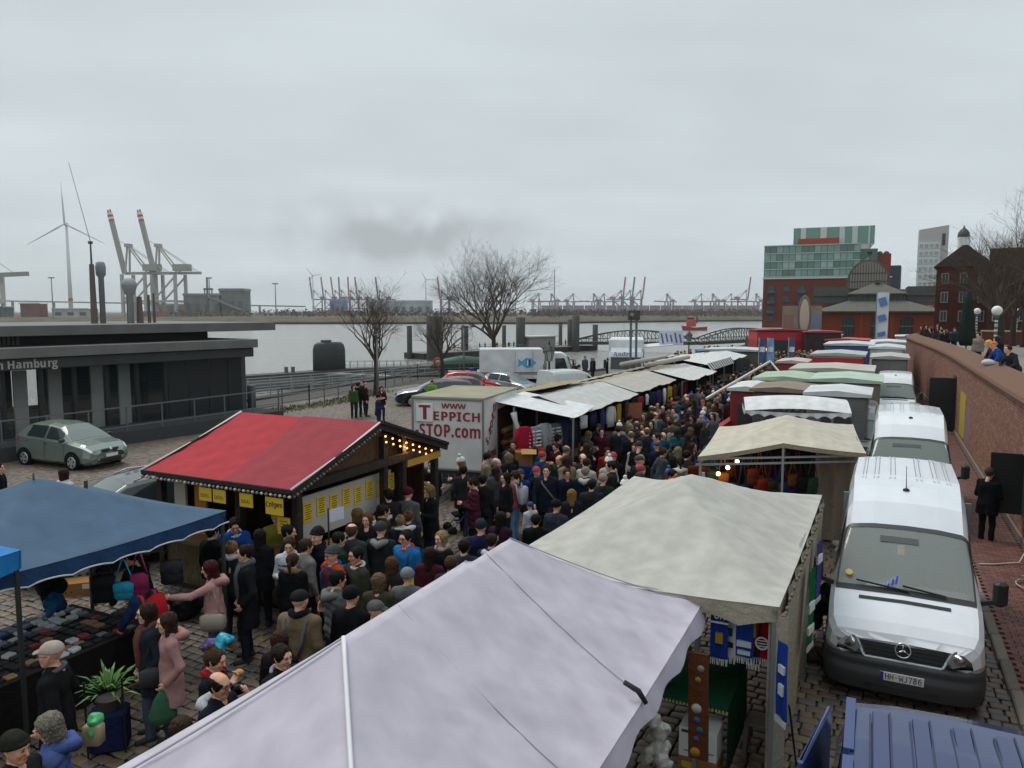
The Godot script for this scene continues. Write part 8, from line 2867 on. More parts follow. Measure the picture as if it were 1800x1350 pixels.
	scarf_banner("football_scarf", "long blue and white scarf at the edge of the side curtain", Vector3(2.759, 1.95, -7.397), YAW - 0.9, 0.2, 0.8, "2347a0", [[0.35, 0.1, 0.5, "c9cdd6"], [0.62, 0.14, 0.4, "c9cdd6"]])
	scarf_banner("football_scarf", "green and white scarf hung outside the cream side curtain", Vector3(3.864, 2, -9.472), YAW + 1.4, 0.3, 1.0, "1f6a44", [[0.5, 0.12, 0.8, "c9d6cc"], [0.8, 0.1, 0.8, "c9d6cc"]])
	scarf_banner("football_scarf", "violet and blue scarf hung outside the curtain behind the green one", Vector3(4.356, 2.05, -10.456), YAW + 1.4, 0.26, 0.8, "4a4a8a", [[0.3, 0.14, 0.9, "c9ccd6"]])
	for k in 2:
		m = MB.new()
		m.box(Vector3.ZERO, Vector3(0.1, 0.14, 0.008))
		solo("price_tag", m, mt("d3d3d3", 0.7), ["white price tag below the dark scarf with yellow letters", "white price tag below the red scarf"][k], "tag", Vector3(2.713, 1.55, -8.072) + Vector3(k * 0.14, 0, -0.05 * k), YAW)
	o = thing("green_table", "green cloth covered table in the cream tent's front", "table", Vector3(2.236, 0, -8.832), YAW)
	m = MB.new(true)
	m.box(Vector3(0, 0.87, 0), Vector3(1.0, 0.05, 1.3))
	part(o, "table_top", m, mt("1f5a3c", 0.85, 0.0, "cloth"))
	m = MB.new(true)
	m.grid(func(u: float, v: float) -> Vector3: return Vector3(0.51, lerpf(0.89, 0.1, v), lerpf(0.65, -0.65, u) + 0.02 * sin(v * 5.0)), 20, 6)
	part(o, "hanging_cloth", m, mt("1c6040", 0.85, 0.0, "cloth"))
	m = MB.new()
	for k in 26:
		m.box(Vector3(-0.5 + k * 0.04, 0.86, 0.665), Vector3(0.022, 0.03, 0.012))
	part(o, "dotted_edge", m, mt("b7a878", 0.8))
	for k in 3:
		solo("folded_shawl", lump(Vector3(0.2, 0.09, 0.16), 20.0 + k, 0.006, 0.025), mt(["a08a62", "8c744c", "b09a78"][k], 0.9, 0.0, "cloth"), ["tan shawl folded on the green table, front one", "brown shawl folded on the green table", "pale shawl folded at the back of the green table"][k], "shawl", Vector3(1.789, 0.97, -8.609) + b0 * Vector3(0.05 * k, 0.06 * k, -0.3 * k))
	o = thing("sticker_board", "narrow brown board with round patches hung on the front pole", "board", Vector3(1.86, 0, -7.209), YAW)
	pb(o, "board", mt("6a3f27", 0.8, 0.0, "cloth"), Vector3(0, 1.38, 0), Vector3(0.2, 1.1, 0.02), Basis.from_euler(Vector3(0.0, 0, 0.02)))
	for q in [[1.78, 0.035, "8d8678"], [1.66, 0.03, "9a7530"], [1.36, 0.05, "b5b0a4"], [1.24, 0.035, "34507e"], [1.14, 0.035, "2b5c68"], [1.04, 0.03, "494c78"], [0.9, 0.05, "a87c28"]]:
		m = MB.new(true)
		m.cyl(Vector3(0.02 * sin(q[0] * 40.0), q[0], 0.008), Vector3(0.02 * sin(q[0] * 40.0), q[0], 0.016), q[1], q[1], 16)
		part(o, "patch", m, mt(q[2], 0.7))
	o = thing("printed_carton", "white carton with a printed bottle mark under the green table", "box", Vector3(2.129, 0.36, -8.104), YAW)
	pb(o, "carton", mt("cfcdc9", 0.75), Vector3(0, 0.17, 0), Vector3(0.42, 0.34, 0.34), Basis.IDENTITY, 0.006)
	m = MB.new()
	m.box(Vector3(0.08, 0.2, 0.173), Vector3(0.06, 0.12, 0.004))
	m.bar(Vector3(-0.15, 0.08, 0.174), Vector3(0.18, 0.1, 0.174), 0.012, 0.004)
	m.box(Vector3(-0.1, 0.3, 0.173), Vector3(0.16, 0.03, 0.004))
	part(o, "print", m, mt("2a2a2c", 0.7))
	o = thing("brown_carton", "brown carton on the setts below the white printed one", "box", Vector3(2.129, 0, -8.104), YAW)
	pb(o, "carton", mt("7d5630", 0.8), Vector3(0, 0.18, 0), Vector3(0.44, 0.355, 0.36), Basis.IDENTITY, 0.006)
	pb(o, "yellow_print", mt("b7902c", 0.8), Vector3(-0.1, 0.28, 0.183), Vector3(0.14, 0.07, 0.004))
	solo("plastic_bag", lump(Vector3(0.17, 0.34, 0.16), 11.0, 0.012, 0.022), mt("94928a", 0.25), "clear crumpled plastic bag hung at the lavender tent's eave", "bag", Vector3(1.266, 1.62, -6.243), 0.0)
	solo("plastic_bag", lump(Vector3(0.15, 0.22, 0.14), 12.0, 0.012, 0.022), mt("8c8a82", 0.25), "lower crumpled plastic bag below the one at the eave", "bag", Vector3(1.225, 1.1, -6.207), 0.0)
	solo("green_bag", lump(Vector3(0.16, 0.2, 0.12), 13.0, 0.01, 0.022), mt("2f8a62", 0.35), "green plastic bag under the lavender tent's eave", "bag", Vector3(0.85, 1.55, -5.948), 0.0)
	o = thing("plastic_stool", "grey plastic stool in the dark of the cream tent", "stool", Vector3(2.952, 0, -8.587), YAW)
	pb(o, "seat", mt("6b625c", 0.6), Vector3(0, 0.45, 0), Vector3(0.32, 0.04, 0.32), Basis.IDENTITY, 0.01)
	for x in [-0.13, 0.13]:
		for z in [-0.13, 0.13]:
			pr(o, "leg", mt("6b625c", 0.6), Vector3(x * 1.2, 0, z * 1.2), Vector3(x, 0.44, z), 0.05)
	var tp := Vector3(5.95, 0, -17.6)
	var bh := ["5a2a20", "7a2a22", "3a3026", "2a3a5a", "6b4a2a", "1d1d20", "2c4a3a", "8a5a30", "4a2030", "23356e"]
	for k in 30:
		var bx := -1.75 + (k % 15) * 0.22
		if k % 15 > 11:
			continue
		hung_bag("%s leather bag hung %s in the beige tent, %s from the left" % [["dark brown", "red brown", "umber", "navy", "tan", "black", "green", "cognac", "wine", "blue"][k % 10], "at the back" if k < 15 else "nearer the front", ["first", "second", "third", "fourth", "fifth", "sixth", "seventh", "eighth", "ninth", "tenth", "eleventh", "twelfth"][k % 15]], tp + Vector3(bx, 2.0 + 0.06 * (k % 3), 0.3 if k < 15 else 1.2), 0.1 * (k % 5), 0.24, 0.28 + 0.05 * (k % 3), bh[k % 10], 0.25 + 0.1 * (k % 4), "bags hung in the beige tent")
	hung_bag("tan woven satchel hung outside the beige tent's right pole", tp + Vector3(1.95, 1.95, 2.05), 0.3, 0.42, 0.4, "8c6a4c", 0.6, "")
	hung_bag("small dark bag above the tan woven satchel", tp + Vector3(1.85, 2.0, 1.95), 0.2, 0.24, 0.26, "3a2620", 0.35, "")
	m = MB.new()
	m.box(Vector3(0, 0, 0), Vector3(0.75, 0.3, 0.3), Basis.IDENTITY, 0.03)
	solo("blue_crate", m, mt("1f3a9c", 0.6), "cobalt blue crate on the shelf at the back of the beige tent", "crate", tp + Vector3(0.45, 1.25, 0.1), 0.1)
	for k in 3:
		o = thing("light_bulb", ["bare lit bulb lowest at the beige tent's left corner", "bare lit bulb in the middle at the beige tent's left corner", "bare lit bulb highest at the beige tent's left corner"][k], "lamp", tp + Vector3(-1.6 + k * 0.24, 1.9 + k * 0.1, 1.9 - k * 0.15))
		m = MB.new(true)
		m.ball(Vector3.ZERO, Vector3.ONE * 0.045, 10)
		part(o, "bulb", m, glow("ffc98a", 9.0))
		m = MB.new()
		m.cyl(Vector3(0, 0.045, 0), Vector3(0, 0.11, 0), 0.025, 0.02, 8)
		part(o, "socket", m, mt("1f1d1c", 0.6))
		var l := OmniLight3D.new()
		l.name = "bulb_light"
		l.light_energy = 0.12
		l.light_size = 0.03
		l.light_color = Color(1.0, 0.75, 0.45)
		l.omni_range = 5.0
		l.shadow_enabled = true
		o.add_child(l)
	for k in 4:
		solo("white_wrap_bundle", lump(Vector3(0.2, 0.16, 0.18), 40.0 + k, 0.012, 0.024), mt("aaa49c", 0.8, 0.0, "cloth"), ["bundle of pale wrapping, left one on the setts behind the cream tent", "bundle of pale wrapping on top of the two others", "bundle of pale wrapping, right one beside the white van", "single bundle of pale wrapping nearest the viewer"][k], "bundle", Vector3(7.121, 0.18, -17.131) + [Vector3(-0.22, 0, 0), Vector3(0, 0.26, -0.05), Vector3(0.22, 0.02, 0.05), Vector3(0.2, -0.05, 0.75)][k])
	solo("black_leather_bundle", lump(Vector3(0.2, 0.5, 0.3), 51.0, 0.008, 0.028), mt("202223", 0.55, 0.0, "cloth"), "black leather bundle leaning at the nearest white van's side", "bundle", Vector3(4.901, 0.62, -11.636), YAW)
	solo("brown_cloth_heap", lump(Vector3(0.28, 0.15, 0.25), 52.0, 0.01, 0.026), mt("4a3e32", 0.9, 0.0, "cloth"), "brown cloth heap on the setts under the black leather bundle", "cloth", Vector3(4.606, 0.13, -11.001), YAW)
	m = MB.new(true)
	m.tube([Vector3(6.972, 1.2, -16.183), Vector3(7.645, 0.6, -17.472), Vector3(7.918, 0.05, -18.189), Vector3(7.668, 0.03, -17.313), Vector3(7.298, 0.03, -16.664)], [0.012], 5)
	solo("pale_cable", m, mt("9a968e", 0.7), "thin pale cable hanging behind the cream tent", "cable")
	m = MB.new()
	m.cyl(Vector3(2.899, 1.2, -7.56), Vector3(3.315, 0.02, -8.354), 0.012, 0.012, 6)
	solo("tent_stay", m, mt("161618", 0.6), "thin black stay at the foot of the cream curtain", "rope")
	o = thing("wall_cabinet", "dark electricity cabinet in the brick wall with its door open", "cabinet", st(wall_at(19.2), 19.2), YAW)
	for q in [[Vector3(0.0, 0.74, 0), Vector3(0.12, 0.05, 1.5)], [Vector3(0.0, 2.17, 0), Vector3(0.12, 0.05, 1.5)], [Vector3(0.0, 1.45, 0.75), Vector3(0.12, 1.4, 0.05)], [Vector3(0.0, 1.45, -0.75), Vector3(0.12, 1.4, 0.05)]]:
		pb(o, "frame", mt("4d5a52", 0.6), q[0], q[1])
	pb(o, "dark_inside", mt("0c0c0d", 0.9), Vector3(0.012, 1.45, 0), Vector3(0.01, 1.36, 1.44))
	pb(o, "door_leaf", mt("141715", 0.6), Vector3(-0.36, 1.45, -0.78), Vector3(0.68, 1.38, 0.035), Basis.IDENTITY, 0.008)
	pb(o, "junction_box", mt("59605c", 0.6), Vector3(-0.1, 2.35, 0.1), Vector3(0.16, 0.3, 0.4), Basis.IDENTITY, 0.02)
	m = MB.new(true)
	m.tube([st(wall_at(19.0) - 0.05, 19.0, 0.8), st(wall_at(18.6) - 0.1, 18.6, 0.4), st(wall_at(18.2) - 0.3, 18.2, 0.16), st(wall_at(17.8) - 0.8, 17.9, 0.145), st(wall_at(17.6) - 1.05, 17.8, 0.145)], [0.018], 6)
	solo("white_cable", m, mt("bdb9b0", 0.6), "white cable running from the wall cabinet over the footway", "cable")
	m = MB.new(true)
	var loop_ := []
	for k in 16:
		loop_.append(st(wall_at(16.6) - 0.35 + 0.22 * cos(k * 0.55), 16.7 + 0.35 * sin(k * 0.55), 0.15 + 0.006 * k))
	m.tube(loop_, [0.016], 6)
	solo("cable_coil", m, mt("a09a92", 0.6), "coil of pale cable on the brick footway", "cable")
	o = thing("second_cabinet", "tall dark steel door standing open at the brick wall behind the third van", "cabinet", st(wall_at(37.0) - 0.02, 37.0), YAW)
	pb(o, "door_leaf", mt("1b1d1f", 0.6), Vector3(-0.5, 1.35, 0), Vector3(1.0, 2.3, 0.06), Basis.IDENTITY, 0.01)
	pb(o, "dark_opening", mt("101112", 0.8), Vector3(0.0, 1.35, -0.7), Vector3(0.06, 2.4, 1.4))
	o = thing("pushchair", "dark pushchair beside the woman in the burgundy padded coat", "pushchair", Vector3(-1.211, 0, -17.874), -1.2)
	pb(o, "seat", mt("23242a", 0.85, 0.0, "cloth"), Vector3(0, 0.45, 0.02), Vector3(0.36, 0.08, 0.42), Basis.IDENTITY, 0.03)
	pb(o, "backrest", mt("23242a", 0.85, 0.0, "cloth"), Vector3(0, 0.68, -0.22), Vector3(0.36, 0.5, 0.07), Basis.from_euler(Vector3(-0.3, 0, 0)), 0.03)
	m = MB.new(true)
	m.grid(func(u: float, v: float) -> Vector3: return Vector3(lerpf(-0.2, 0.2, u), 0.85 + 0.18 * sin(PI * v), -0.3 + 0.36 * v), 6, 8)
	part(o, "sun_hood", m, mt("8f2a48", 0.85, 0.0, "cloth"))
	for s in [-1.0, 1.0]:
		m = MB.new()
		m.bar(Vector3(s * 0.2, 0.12, 0.3), Vector3(s * 0.2, 1.0, -0.5), 0.025)
		m.bar(Vector3(s * 0.2, 0.12, -0.3), Vector3(s * 0.2, 0.55, 0.05), 0.025)
		part(o, "frame_tube", m, mt("8d8f92", 0.4, 0.6))
		for z in [0.3, -0.3]:
			m = MB.new(true)
			m.cyl(Vector3(s * 0.2, 0.11, z), Vector3(s * 0.25, 0.11, z), 0.11, 0.11, 14)
			part(o, "wheel", m, mt("1b1b1c", 0.8))
	o = thing("open_carton", "large open brown carton at the carpet trailer's side", "box", Vector3(0.25, 0, -20.2), -0.3)
	pb(o, "carton", mt("8a6038", 0.85), Vector3(0, 1.35, 0), Vector3(0.75, 0.42, 0.5), Basis.IDENTITY, 0.006)
	pb(o, "flap", mt("a07a50", 0.85), Vector3(0.3, 1.6, 0.3), Vector3(0.4, 0.012, 0.3), Basis.from_euler(Vector3(0.3, 0.3, 0)))
	m = MB.new()
	m.box(Vector3(0.1, 0.75, 0), Vector3(1.0, 0.7, 0.6), Basis.IDENTITY, 0.02)
	solo("blue_tarp_stack", m, mt("1f3f8a", 0.7, 0.0, "cloth"), "stack covered by a blue tarpaulin below the open carton", "tarpaulin", Vector3(0.25, 0.1, -20.2), -0.3)
	m = MB.new()
	m.box(Vector3.ZERO, Vector3(1.5, 0.06, 0.9), Basis.IDENTITY, 0.02)
	solo("white_sheet", m, mt("c9cccd", 0.7), "white board lying on the gangway beside the submarine", "board", Vector3(-18.0, 0.0, -47.0), 0.5)

func make_people() -> void:
	var A := func(head: Vector3, h: float, yaw: float, o: Dictionary, label: String) -> void:
		person(label, Vector3(head.x, 0.02, head.z), yaw, h, o)
	A.call(Vector3(-4.87, 1.78, -7.726), 1.78, -75, {"pose": "pockets", "coat": "1c1c1e", "hem": 0.7, "hair": "cap", "hair_hex": "b5a49a", "skin": 1, "wide": 1.06, "extras": [["collar", "5c5f66"], ["glasses", "3a3a3a"]]}, "man in a black coat and pale cap walking left past the sales table")
	A.call(Vector3(-4.116, 1.7, -6.461), 1.7, -70, {"pose": "hold", "coat": "55689f", "hair": "bob", "hair_hex": "a39a8a", "female": true, "puffy": true, "extras": [["downhood", "4d609a"]]}, "grey haired person in a bright blue padded jacket, at the lower left edge")
	A.call(Vector3(-4.176, 1.75, -6.031), 1.75, 80, {"pose": "stand", "coat": "25262a", "hair": "beanie", "hair_hex": "25281f", "skin": 1}, "person in a dark knitted beanie facing right in the lower left corner")
	A.call(Vector3(-4.454, 1.72, -8.97), 1.72, -60, {"pose": "pockets", "coat": "2b303a", "hem": 0.62, "legs": "4c5568", "female": true, "hair": "long", "hair_hex": "3b2519", "extras": [["scarf", "6e4640"], ["glasses", "2a2020"], ["sidebag", "2a2b2e", "small black bag of the woman with the brown scarf"]]}, "woman with glasses and brown scarf in a dark coat, left of the pink coat")
	A.call(Vector3(-4.129, 1.68, -8.787), 1.68, -58, {"pose": "pockets", "coat": "b98a86", "hem": 0.6, "legs": "26364a", "female": true, "hair": "long", "hair_hex": "4a3222", "extras": [["downhood", "b38480"], ["carrier", "3f6a50", "thin green carrier bag hanging beside the long pink coat"]]}, "woman in a long dusty pink hooded coat, hands in pockets")
	A.call(Vector3(-4.315, 1.7, -10.637), 1.7, -80, {"pose": "reach", "coat": "c3958f", "hem": 0.74, "legs": "45526a", "female": true, "hair": "long", "hair_hex": "5a1a1c", "extras": [["downhood", "b98c86"], ["sidebag", "9b8d80", "grey and white shoulder bag of the red haired woman"]]}, "red haired woman in a pale pink jacket stretching her arm to the left")
	A.call(Vector3(-5.028, 1.66, -10.181), 1.66, -110, {"pose": "browse", "coat": "22345c", "female": true, "hair": "long", "hair_hex": "2f2019", "extras": [["backpack", "b3202a", "red backpack of the woman in the navy jacket"]]}, "woman in a navy jacket with a red backpack bending to the left")
	A.call(Vector3(-5.559, 1.75, -11.087), 1.75, -100, {"pose": "browse", "coat": "1d1f24", "hair": "short", "hair_hex": "231a16"}, "dark clad person bending under the steel blue tent's edge")
	A.call(Vector3(-3.985, 1.8, -11.067), 1.8, -70, {"pose": "pockets", "coat": "1e1f23", "hem": 0.55, "hair": "short", "hair_hex": "2e1d16", "extras": [["scarf", "5f6468"]]}, "man in a long black coat with a fringed grey scarf")
	A.call(Vector3(-3.544, 1.7, -11.766), 1.7, 5, {"pose": "hold", "coat": "c9ced6", "female": true, "hair": "tail", "hair_hex": "4f3020", "extras": [["collar", "d8d9db"], ["stripes", "2b3350"]]}, "woman in a navy and white striped jacket facing the viewer")
	A.call(Vector3(-3.316, 1.64, -11.128), 1.64, 175, {"coat": "17181b", "hem": 0.7, "female": true, "hair": "tail", "hair_hex": "4a3322", "extras": [["fur", "8a6f54"]]}, "woman seen from behind with a fur bobble, before the striped jacket")
	A.call(Vector3(-3.122, 1.82, -11.862), 1.82, -25, {"coat": "161a26", "hem": 0.7, "hair": "beanie", "hair_hex": "191a1d", "extras": [["snood", "1b1d24"]]}, "man in a black beanie and high dark collar, facing the viewer")
	A.call(Vector3(-2.684, 1.78, -11.048), 1.78, -45, {"coat": "5b2a33", "hair": "beanie", "hair_hex": "4a4d50", "skin": 1, "extras": [["shouldercape", "c4502c"], ["collar", "2a5aa0"], ["glasses", "1d1d1d"], ["backpack", "22406e", "blue backpack on the burgundy and orange jacket"]]}, "man in a patterned beanie with a burgundy, orange and blue jacket")
	A.call(Vector3(-2.321, 1.78, -11.02), 1.78, -50, {"coat": "3f4034", "hair": "short", "hair_hex": "1f1714", "skin": 2, "extras": [["collar", "cfc9cf"]]}, "dark haired man in an olive jacket with a pale lilac collar")
	A.call(Vector3(-2.391, 1.76, -10.036), 1.76, 130, {"coat": "5f6160", "puffy": true, "hair": "short", "hair_hex": "1d1512", "extras": [["downhood", "717473"]]}, "dark haired man in a grey quilted jacket, seen from behind")
	A.call(Vector3(-1.856, 1.66, -10.204), 1.66, 178, {"coat": "4a4438", "female": true, "hair": "bob", "hair_hex": "8d6f4e", "hem": 0.7}, "woman with streaked blond bob and olive coat, seen from behind")
	A.call(Vector3(-2.672, 1.78, -9.208), 1.78, 165, {"coat": "7d6b53", "wide": 1.1, "hair": "cap", "hair_hex": "1f1d20", "extras": [["snood", "1c1c28"], ["straps", "55565e"]]}, "broad man in a beige jacket with grey straps and dark cap, from behind")
	A.call(Vector3(-2.051, 1.78, -9.345), 1.78, 160, {"coat": "18191c", "hair": "beanie", "hair_hex": "141518"}, "person in black beanie and black coat, right of the grey quilted jacket")
	A.call(Vector3(-1.682, 1.72, -9.024), 1.72, 80, {"coat": "1f2126", "hair": "cap", "hair_hex": "5b5e58", "skin": 1}, "man in a grey flat cap facing right at the lavender tent's edge")
	A.call(Vector3(-1.694, 1.8, -11.835), 1.8, -35, {"coat": "2273b5", "hair": "short", "hair_hex": "1d1613", "skin": 1, "extras": [["glasses", "1c1c1c"], ["collar", "b34a62"], ["backpack", "174f7d", "dark blue backpack on the bright blue jacket"]]}, "man with glasses in a bright azure jacket, facing left")
	A.call(Vector3(-1.156, 1.7, -12.109), 1.7, -40, {"coat": "1f2022", "female": true, "hair": "long", "hair_hex": "c2a378", "extras": [["snood", "bfb2b0"], ["fur", "a08d74"]]}, "blond woman with a pale patterned scarf and fur trimmed hood")
	A.call(Vector3(-1.264, 1.68, -11.305), 1.68, 170, {"coat": "4a1f2b", "hem": 0.65, "female": true, "hair": "long", "hair_hex": "33201a"}, "woman with long brown hair and burgundy coat, from behind")
	A.call(Vector3(-0.896, 1.7, -10.841), 1.7, 170, {"coat": "2a2a2e", "hair": "short", "hair_hex": "6a4a30"}, "brown haired person at the lavender tent's edge right of the burgundy coat")
	A.call(Vector3(-0.75, 1.72, -11.581), 1.72, 175, {"coat": "34343c", "hair": "short", "hair_hex": "1d1815"}, "black haired person in a charcoal coat behind the blond woman")
	A.call(Vector3(-0.335, 1.66, -12.083), 1.66, 160, {"coat": "1d2a44", "hair": "short", "hair_hex": "3d2b20", "extras": [["downhood", "c0c8cf"]]}, "child sized person with white lined navy hood at the lavender tent peak")
	A.call(Vector3(-0.532, 1.75, -12.573), 1.75, 175, {"coat": "23264a", "hair": "beanie", "hair_hex": "2a2d3c"}, "person in dark indigo jacket and beanie behind the lavender tent peak")
	A.call(Vector3(-0.203, 1.72, -13.231), 1.72, 150, {"coat": "3a1f33", "female": true, "hair": "long", "hair_hex": "1f1815"}, "woman in a plum jacket with black hair left of the cream tent")
	A.call(Vector3(-2.59, 1.7, -13.228), 1.7, -10, {"coat": "1f1e21", "female": true, "hair": "long", "hair_hex": "7c573a"}, "long haired woman facing the viewer beside the food hut's side counter")
	A.call(Vector3(-2.202, 1.76, -12.4), 1.76, 170, {"coat": "2f3134", "hair": "beanie", "hair_hex": "3c3f44", "extras": [["downhood", "8a8c8b"]]}, "person in a grey beanie with pale lined hood, from behind")
	A.call(Vector3(-2.659, 1.78, -12.262), 1.78, 165, {"coat": "3a3d42", "hair": "fringe", "hair_hex": "6d5140"}, "balding man in a slate coat seen from behind near the side counter")
	A.call(Vector3(-2.828, 1.7, -12.045), 1.7, 120, {"coat": "20402f", "hair": "short", "hair_hex": "231a15"}, "person in a dark green jacket at the food hut's counter corner")
	A.call(Vector3(-1.778, 1.66, -10.909), 1.66, 165, {"coat": "302a28", "female": true, "hair": "bob", "hair_hex": "6b4a30"}, "woman with a brown bob behind the yellow sign")
	A.call(Vector3(-1.495, 1.62, -10.504), 1.62, 170, {"coat": "6d7072", "hair": "beanie", "hair_hex": "83868a"}, "person in pale grey beanie and grey jacket behind the yellow sign")
	A.call(Vector3(-4.853, 1.78, -12.897), 1.78, 25, {"pose": "browse", "coat": "25509c", "hair": "short", "hair_hex": "19120f", "skin": 1, "extras": [["collar", "d5d6d8"]]}, "young man in a cobalt blue pullover at the food hut's front")
	A.call(Vector3(-4.44, 1.66, -11.685), 1.66, 175, {"coat": "26282d", "female": true, "hair": "bun", "hair_hex": "9d7a50", "extras": [["snood", "b8b8ba"]]}, "blond woman with pale scarf seen from behind, below the blue pullover")
	A.call(Vector3(-4.194, 1.68, -12.274), 1.68, 178, {"coat": "232329", "female": true, "hair": "long", "hair_hex": "241a17", "hem": 0.7}, "woman with long black hair from behind, before the hut front")
	A.call(Vector3(-5.009, 1.74, -12.334), 1.74, 150, {"coat": "141518", "hair": "short", "hair_hex": "1a1614"}, "person in black at the tip of the steel blue tent")
	A.call(Vector3(-3.716, 1.76, -12.264), 1.76, 95, {"coat": "1b1c22", "hair": "short", "hair_hex": "191412"}, "dark haired man facing right at the hut corner with the yellow card")
	A.call(Vector3(-3.266, 1.7, -11.675), 1.7, 130, {"coat": "8b8784", "hair": "short", "hair_hex": "4a3527"}, "person in a pale grey chequered coat behind the black beanie")
	A.call(Vector3(-2.647, 1.66, -8.299), 1.66, 165, {"coat": "201a1b", "female": true, "hair": "long", "hair_hex": "4d2c1e"}, "woman with auburn hair from behind at the lavender tent's left edge")
	A.call(Vector3(-2.447, 1.76, -7.715), 1.76, 60, {"coat": "1b1c22", "hair": "short", "hair_hex": "2b2019", "extras": [["collar", "9e9aa6"]]}, "man in black with a grey lilac collar, beside the auburn hair")
	A.call(Vector3(-3.192, 1.72, -7.72), 1.72, 85, {"pose": "eat", "coat": "1a1d2a", "female": true, "hair": "bun", "hair_hex": "5a3f2a", "extras": [["snood", "a3222f"], ["snack", "b87a45", "bread roll held by the person with the red scarf"]]}, "person with a hair bun and red scarf eating, facing right")
	A.call(Vector3(-2.877, 1.76, -7.097), 1.76, 75, {"coat": "1c1f28", "hair": "fringe", "hair_hex": "2a1e17", "skin": 1, "extras": [["glasses", "2a2a2a"], ["downhood", "b9bbbe"]]}, "balding man with glasses facing right, below the red scarf")
	A.call(Vector3(-2.953, 1.68, -6.421), 1.68, 170, {"coat": "2b2622", "hair": "short", "hair_hex": "4f3423"}, "brown haired head just left of the lavender tent's lower edge")
	A.call(Vector3(-2.274, 1.68, -17.851), 1.68, -70, {"pose": "eat", "coat": "57543c", "female": true, "hair": "beanie", "hair_hex": "d39aa4", "under": "4a3020", "extras": [["cup", "d8d6d0", "paper cup held by the woman in the pink beanie"]]}, "woman in a pink beanie and olive parka eating beside the carpet trailer")
	A.call(Vector3(-1.926, 1.7, -18.168), 1.7, -30, {"pose": "hold", "coat": "1d1d20", "female": true, "hair": "long", "hair_hex": "8a4f35", "extras": [["fur", "cdbfae"]]}, "woman in a black coat with a cream shearling collar")
	A.call(Vector3(-1.247, 1.66, -18.588), 1.66, -80, {"pose": "hold", "coat": "1a1b1e", "hem": 0.66, "female": true, "hair": "bobble", "hair_hex": "dcdbd8", "under": "7d5c3c"}, "woman in a white bobble hat and black coat, before the carpet trailer")
	A.call(Vector3(-0.824, 1.7, -16.09), 1.7, -85, {"pose": "hold", "coat": "4e2130", "hem": 0.66, "legs": "17181b", "female": true, "puffy": true, "hair": "bun", "hair_hex": "33221b"}, "woman in a burgundy padded coat facing left beside a pushchair")
	A.call(Vector3(-0.633, 1.74, -16.25), 1.74, 160, {"coat": "211d22", "hair": "short", "hair_hex": "2b1d18"}, "dark haired person right behind the burgundy padded coat")
	A.call(Vector3(-1.675, 1.72, -15.309), 1.72, -60, {"pose": "hold", "coat": "1b1d20", "hem": 0.66, "legs": "1c2a40", "hair": "bob", "hair_hex": "9c7d52", "female": true}, "blond woman in a black leather jacket with her back to the trailer")
	A.call(Vector3(-2.098, 1.74, -14.974), 1.74, 160, {"coat": "5a5d61", "hair": "beanie", "hair_hex": "4a1b26"}, "person in a maroon beanie and grey jacket, from behind")
	A.call(Vector3(-2.458, 1.76, -14.793), 1.76, -150, {"coat": "25282b", "hair": "short", "hair_hex": "271c17"}, "dark haired person in a charcoal coat at the hut's rear post")
	A.call(Vector3(-2.684, 1.78, -18.637), 1.78, 170, {"coat": "1c2029", "hair": "beanie", "hair_hex": "3a3f38"}, "person in dark clothes standing behind the hut's gable post")
	A.call(Vector3(-2.024, 1.6, -13.441), 1.6, 170, {"coat": "1d2333", "female": true, "hair": "bun", "hair_hex": "b3946a", "extras": [["collar", "d0d2d4"]]}, "fair haired person in navy with a white edged hood near the azure jacket")
	A.call(Vector3(-1.891, 1.66, -13.531), 1.66, 175, {"coat": "27262a", "female": true, "hair": "bun", "hair_hex": "7c5540", "extras": [["downhood", "c9c9c9"]]}, "auburn haired person with a white hood lining near the azure jacket")
	A.call(Vector3(-2.39, 1.7, -13.784), 1.7, 120, {"coat": "453724", "female": true, "hair": "tail", "hair_hex": "2c1d16"}, "woman in a brown coat at the hut's side counter")
	A.call(Vector3(-2.827, 1.7, -13.54), 1.7, 160, {"coat": "2d2a28", "female": true, "hair": "bob", "hair_hex": "8f6c46"}, "woman with golden brown hair leaning to the hut's side counter")
	A.call(Vector3(-0.384, 1.76, -18.006), 1.76, 70, {"pose": "stand", "coat": "4b5257", "hem": 0.66, "hair": "fringe", "hair_hex": "cfccc6", "skin": 1}, "white haired older man in a slate blue coat at the trailer's corner")
	A.call(Vector3(-0.086, 1.72, -18.877), 1.72, 160, {"coat": "1e2023", "female": true, "hair": "bob", "hair_hex": "9c8664"}, "fair haired person in black at the open side of the carpet trailer")
	A.call(Vector3(-0.141, 1.66, -16.794), 1.66, -60, {"coat": "1d1e21", "female": true, "hair": "long", "hair_hex": "251813"}, "black haired woman left of the red chequered scarf")
	A.call(Vector3(0.064, 1.7, -16.851), 1.7, -120, {"coat": "8f4a4a", "hem": 0.88, "legs": "5d7fa6", "female": true, "hair": "tail", "hair_hex": "4c3224", "extras": [["snood", "b9aca6"], ["backpack", "b4b3bd", "pale patterned backpack on the red chequered jacket"]]}, "woman in red chequered jacket and light blue jeans")
	A.call(Vector3(0.785, 1.84, -16.869), 1.84, -10, {"pose": "walk", "coat": "1a2130", "hem": 0.72, "hair": "short", "hair_hex": "3a281d", "extras": [["crossstrap", "6c6a5c"]]}, "man in a navy coat with a strap across his chest, walking to the viewer")
	A.call(Vector3(0.391, 1.2, -15.937), 1.2, -150, {"coat": "c2c0cc", "hair": "beanie", "hair_hex": "3f5079", "extras": [["stripes", "43305c"]]}, "child in a striped pullover and blue beanie")
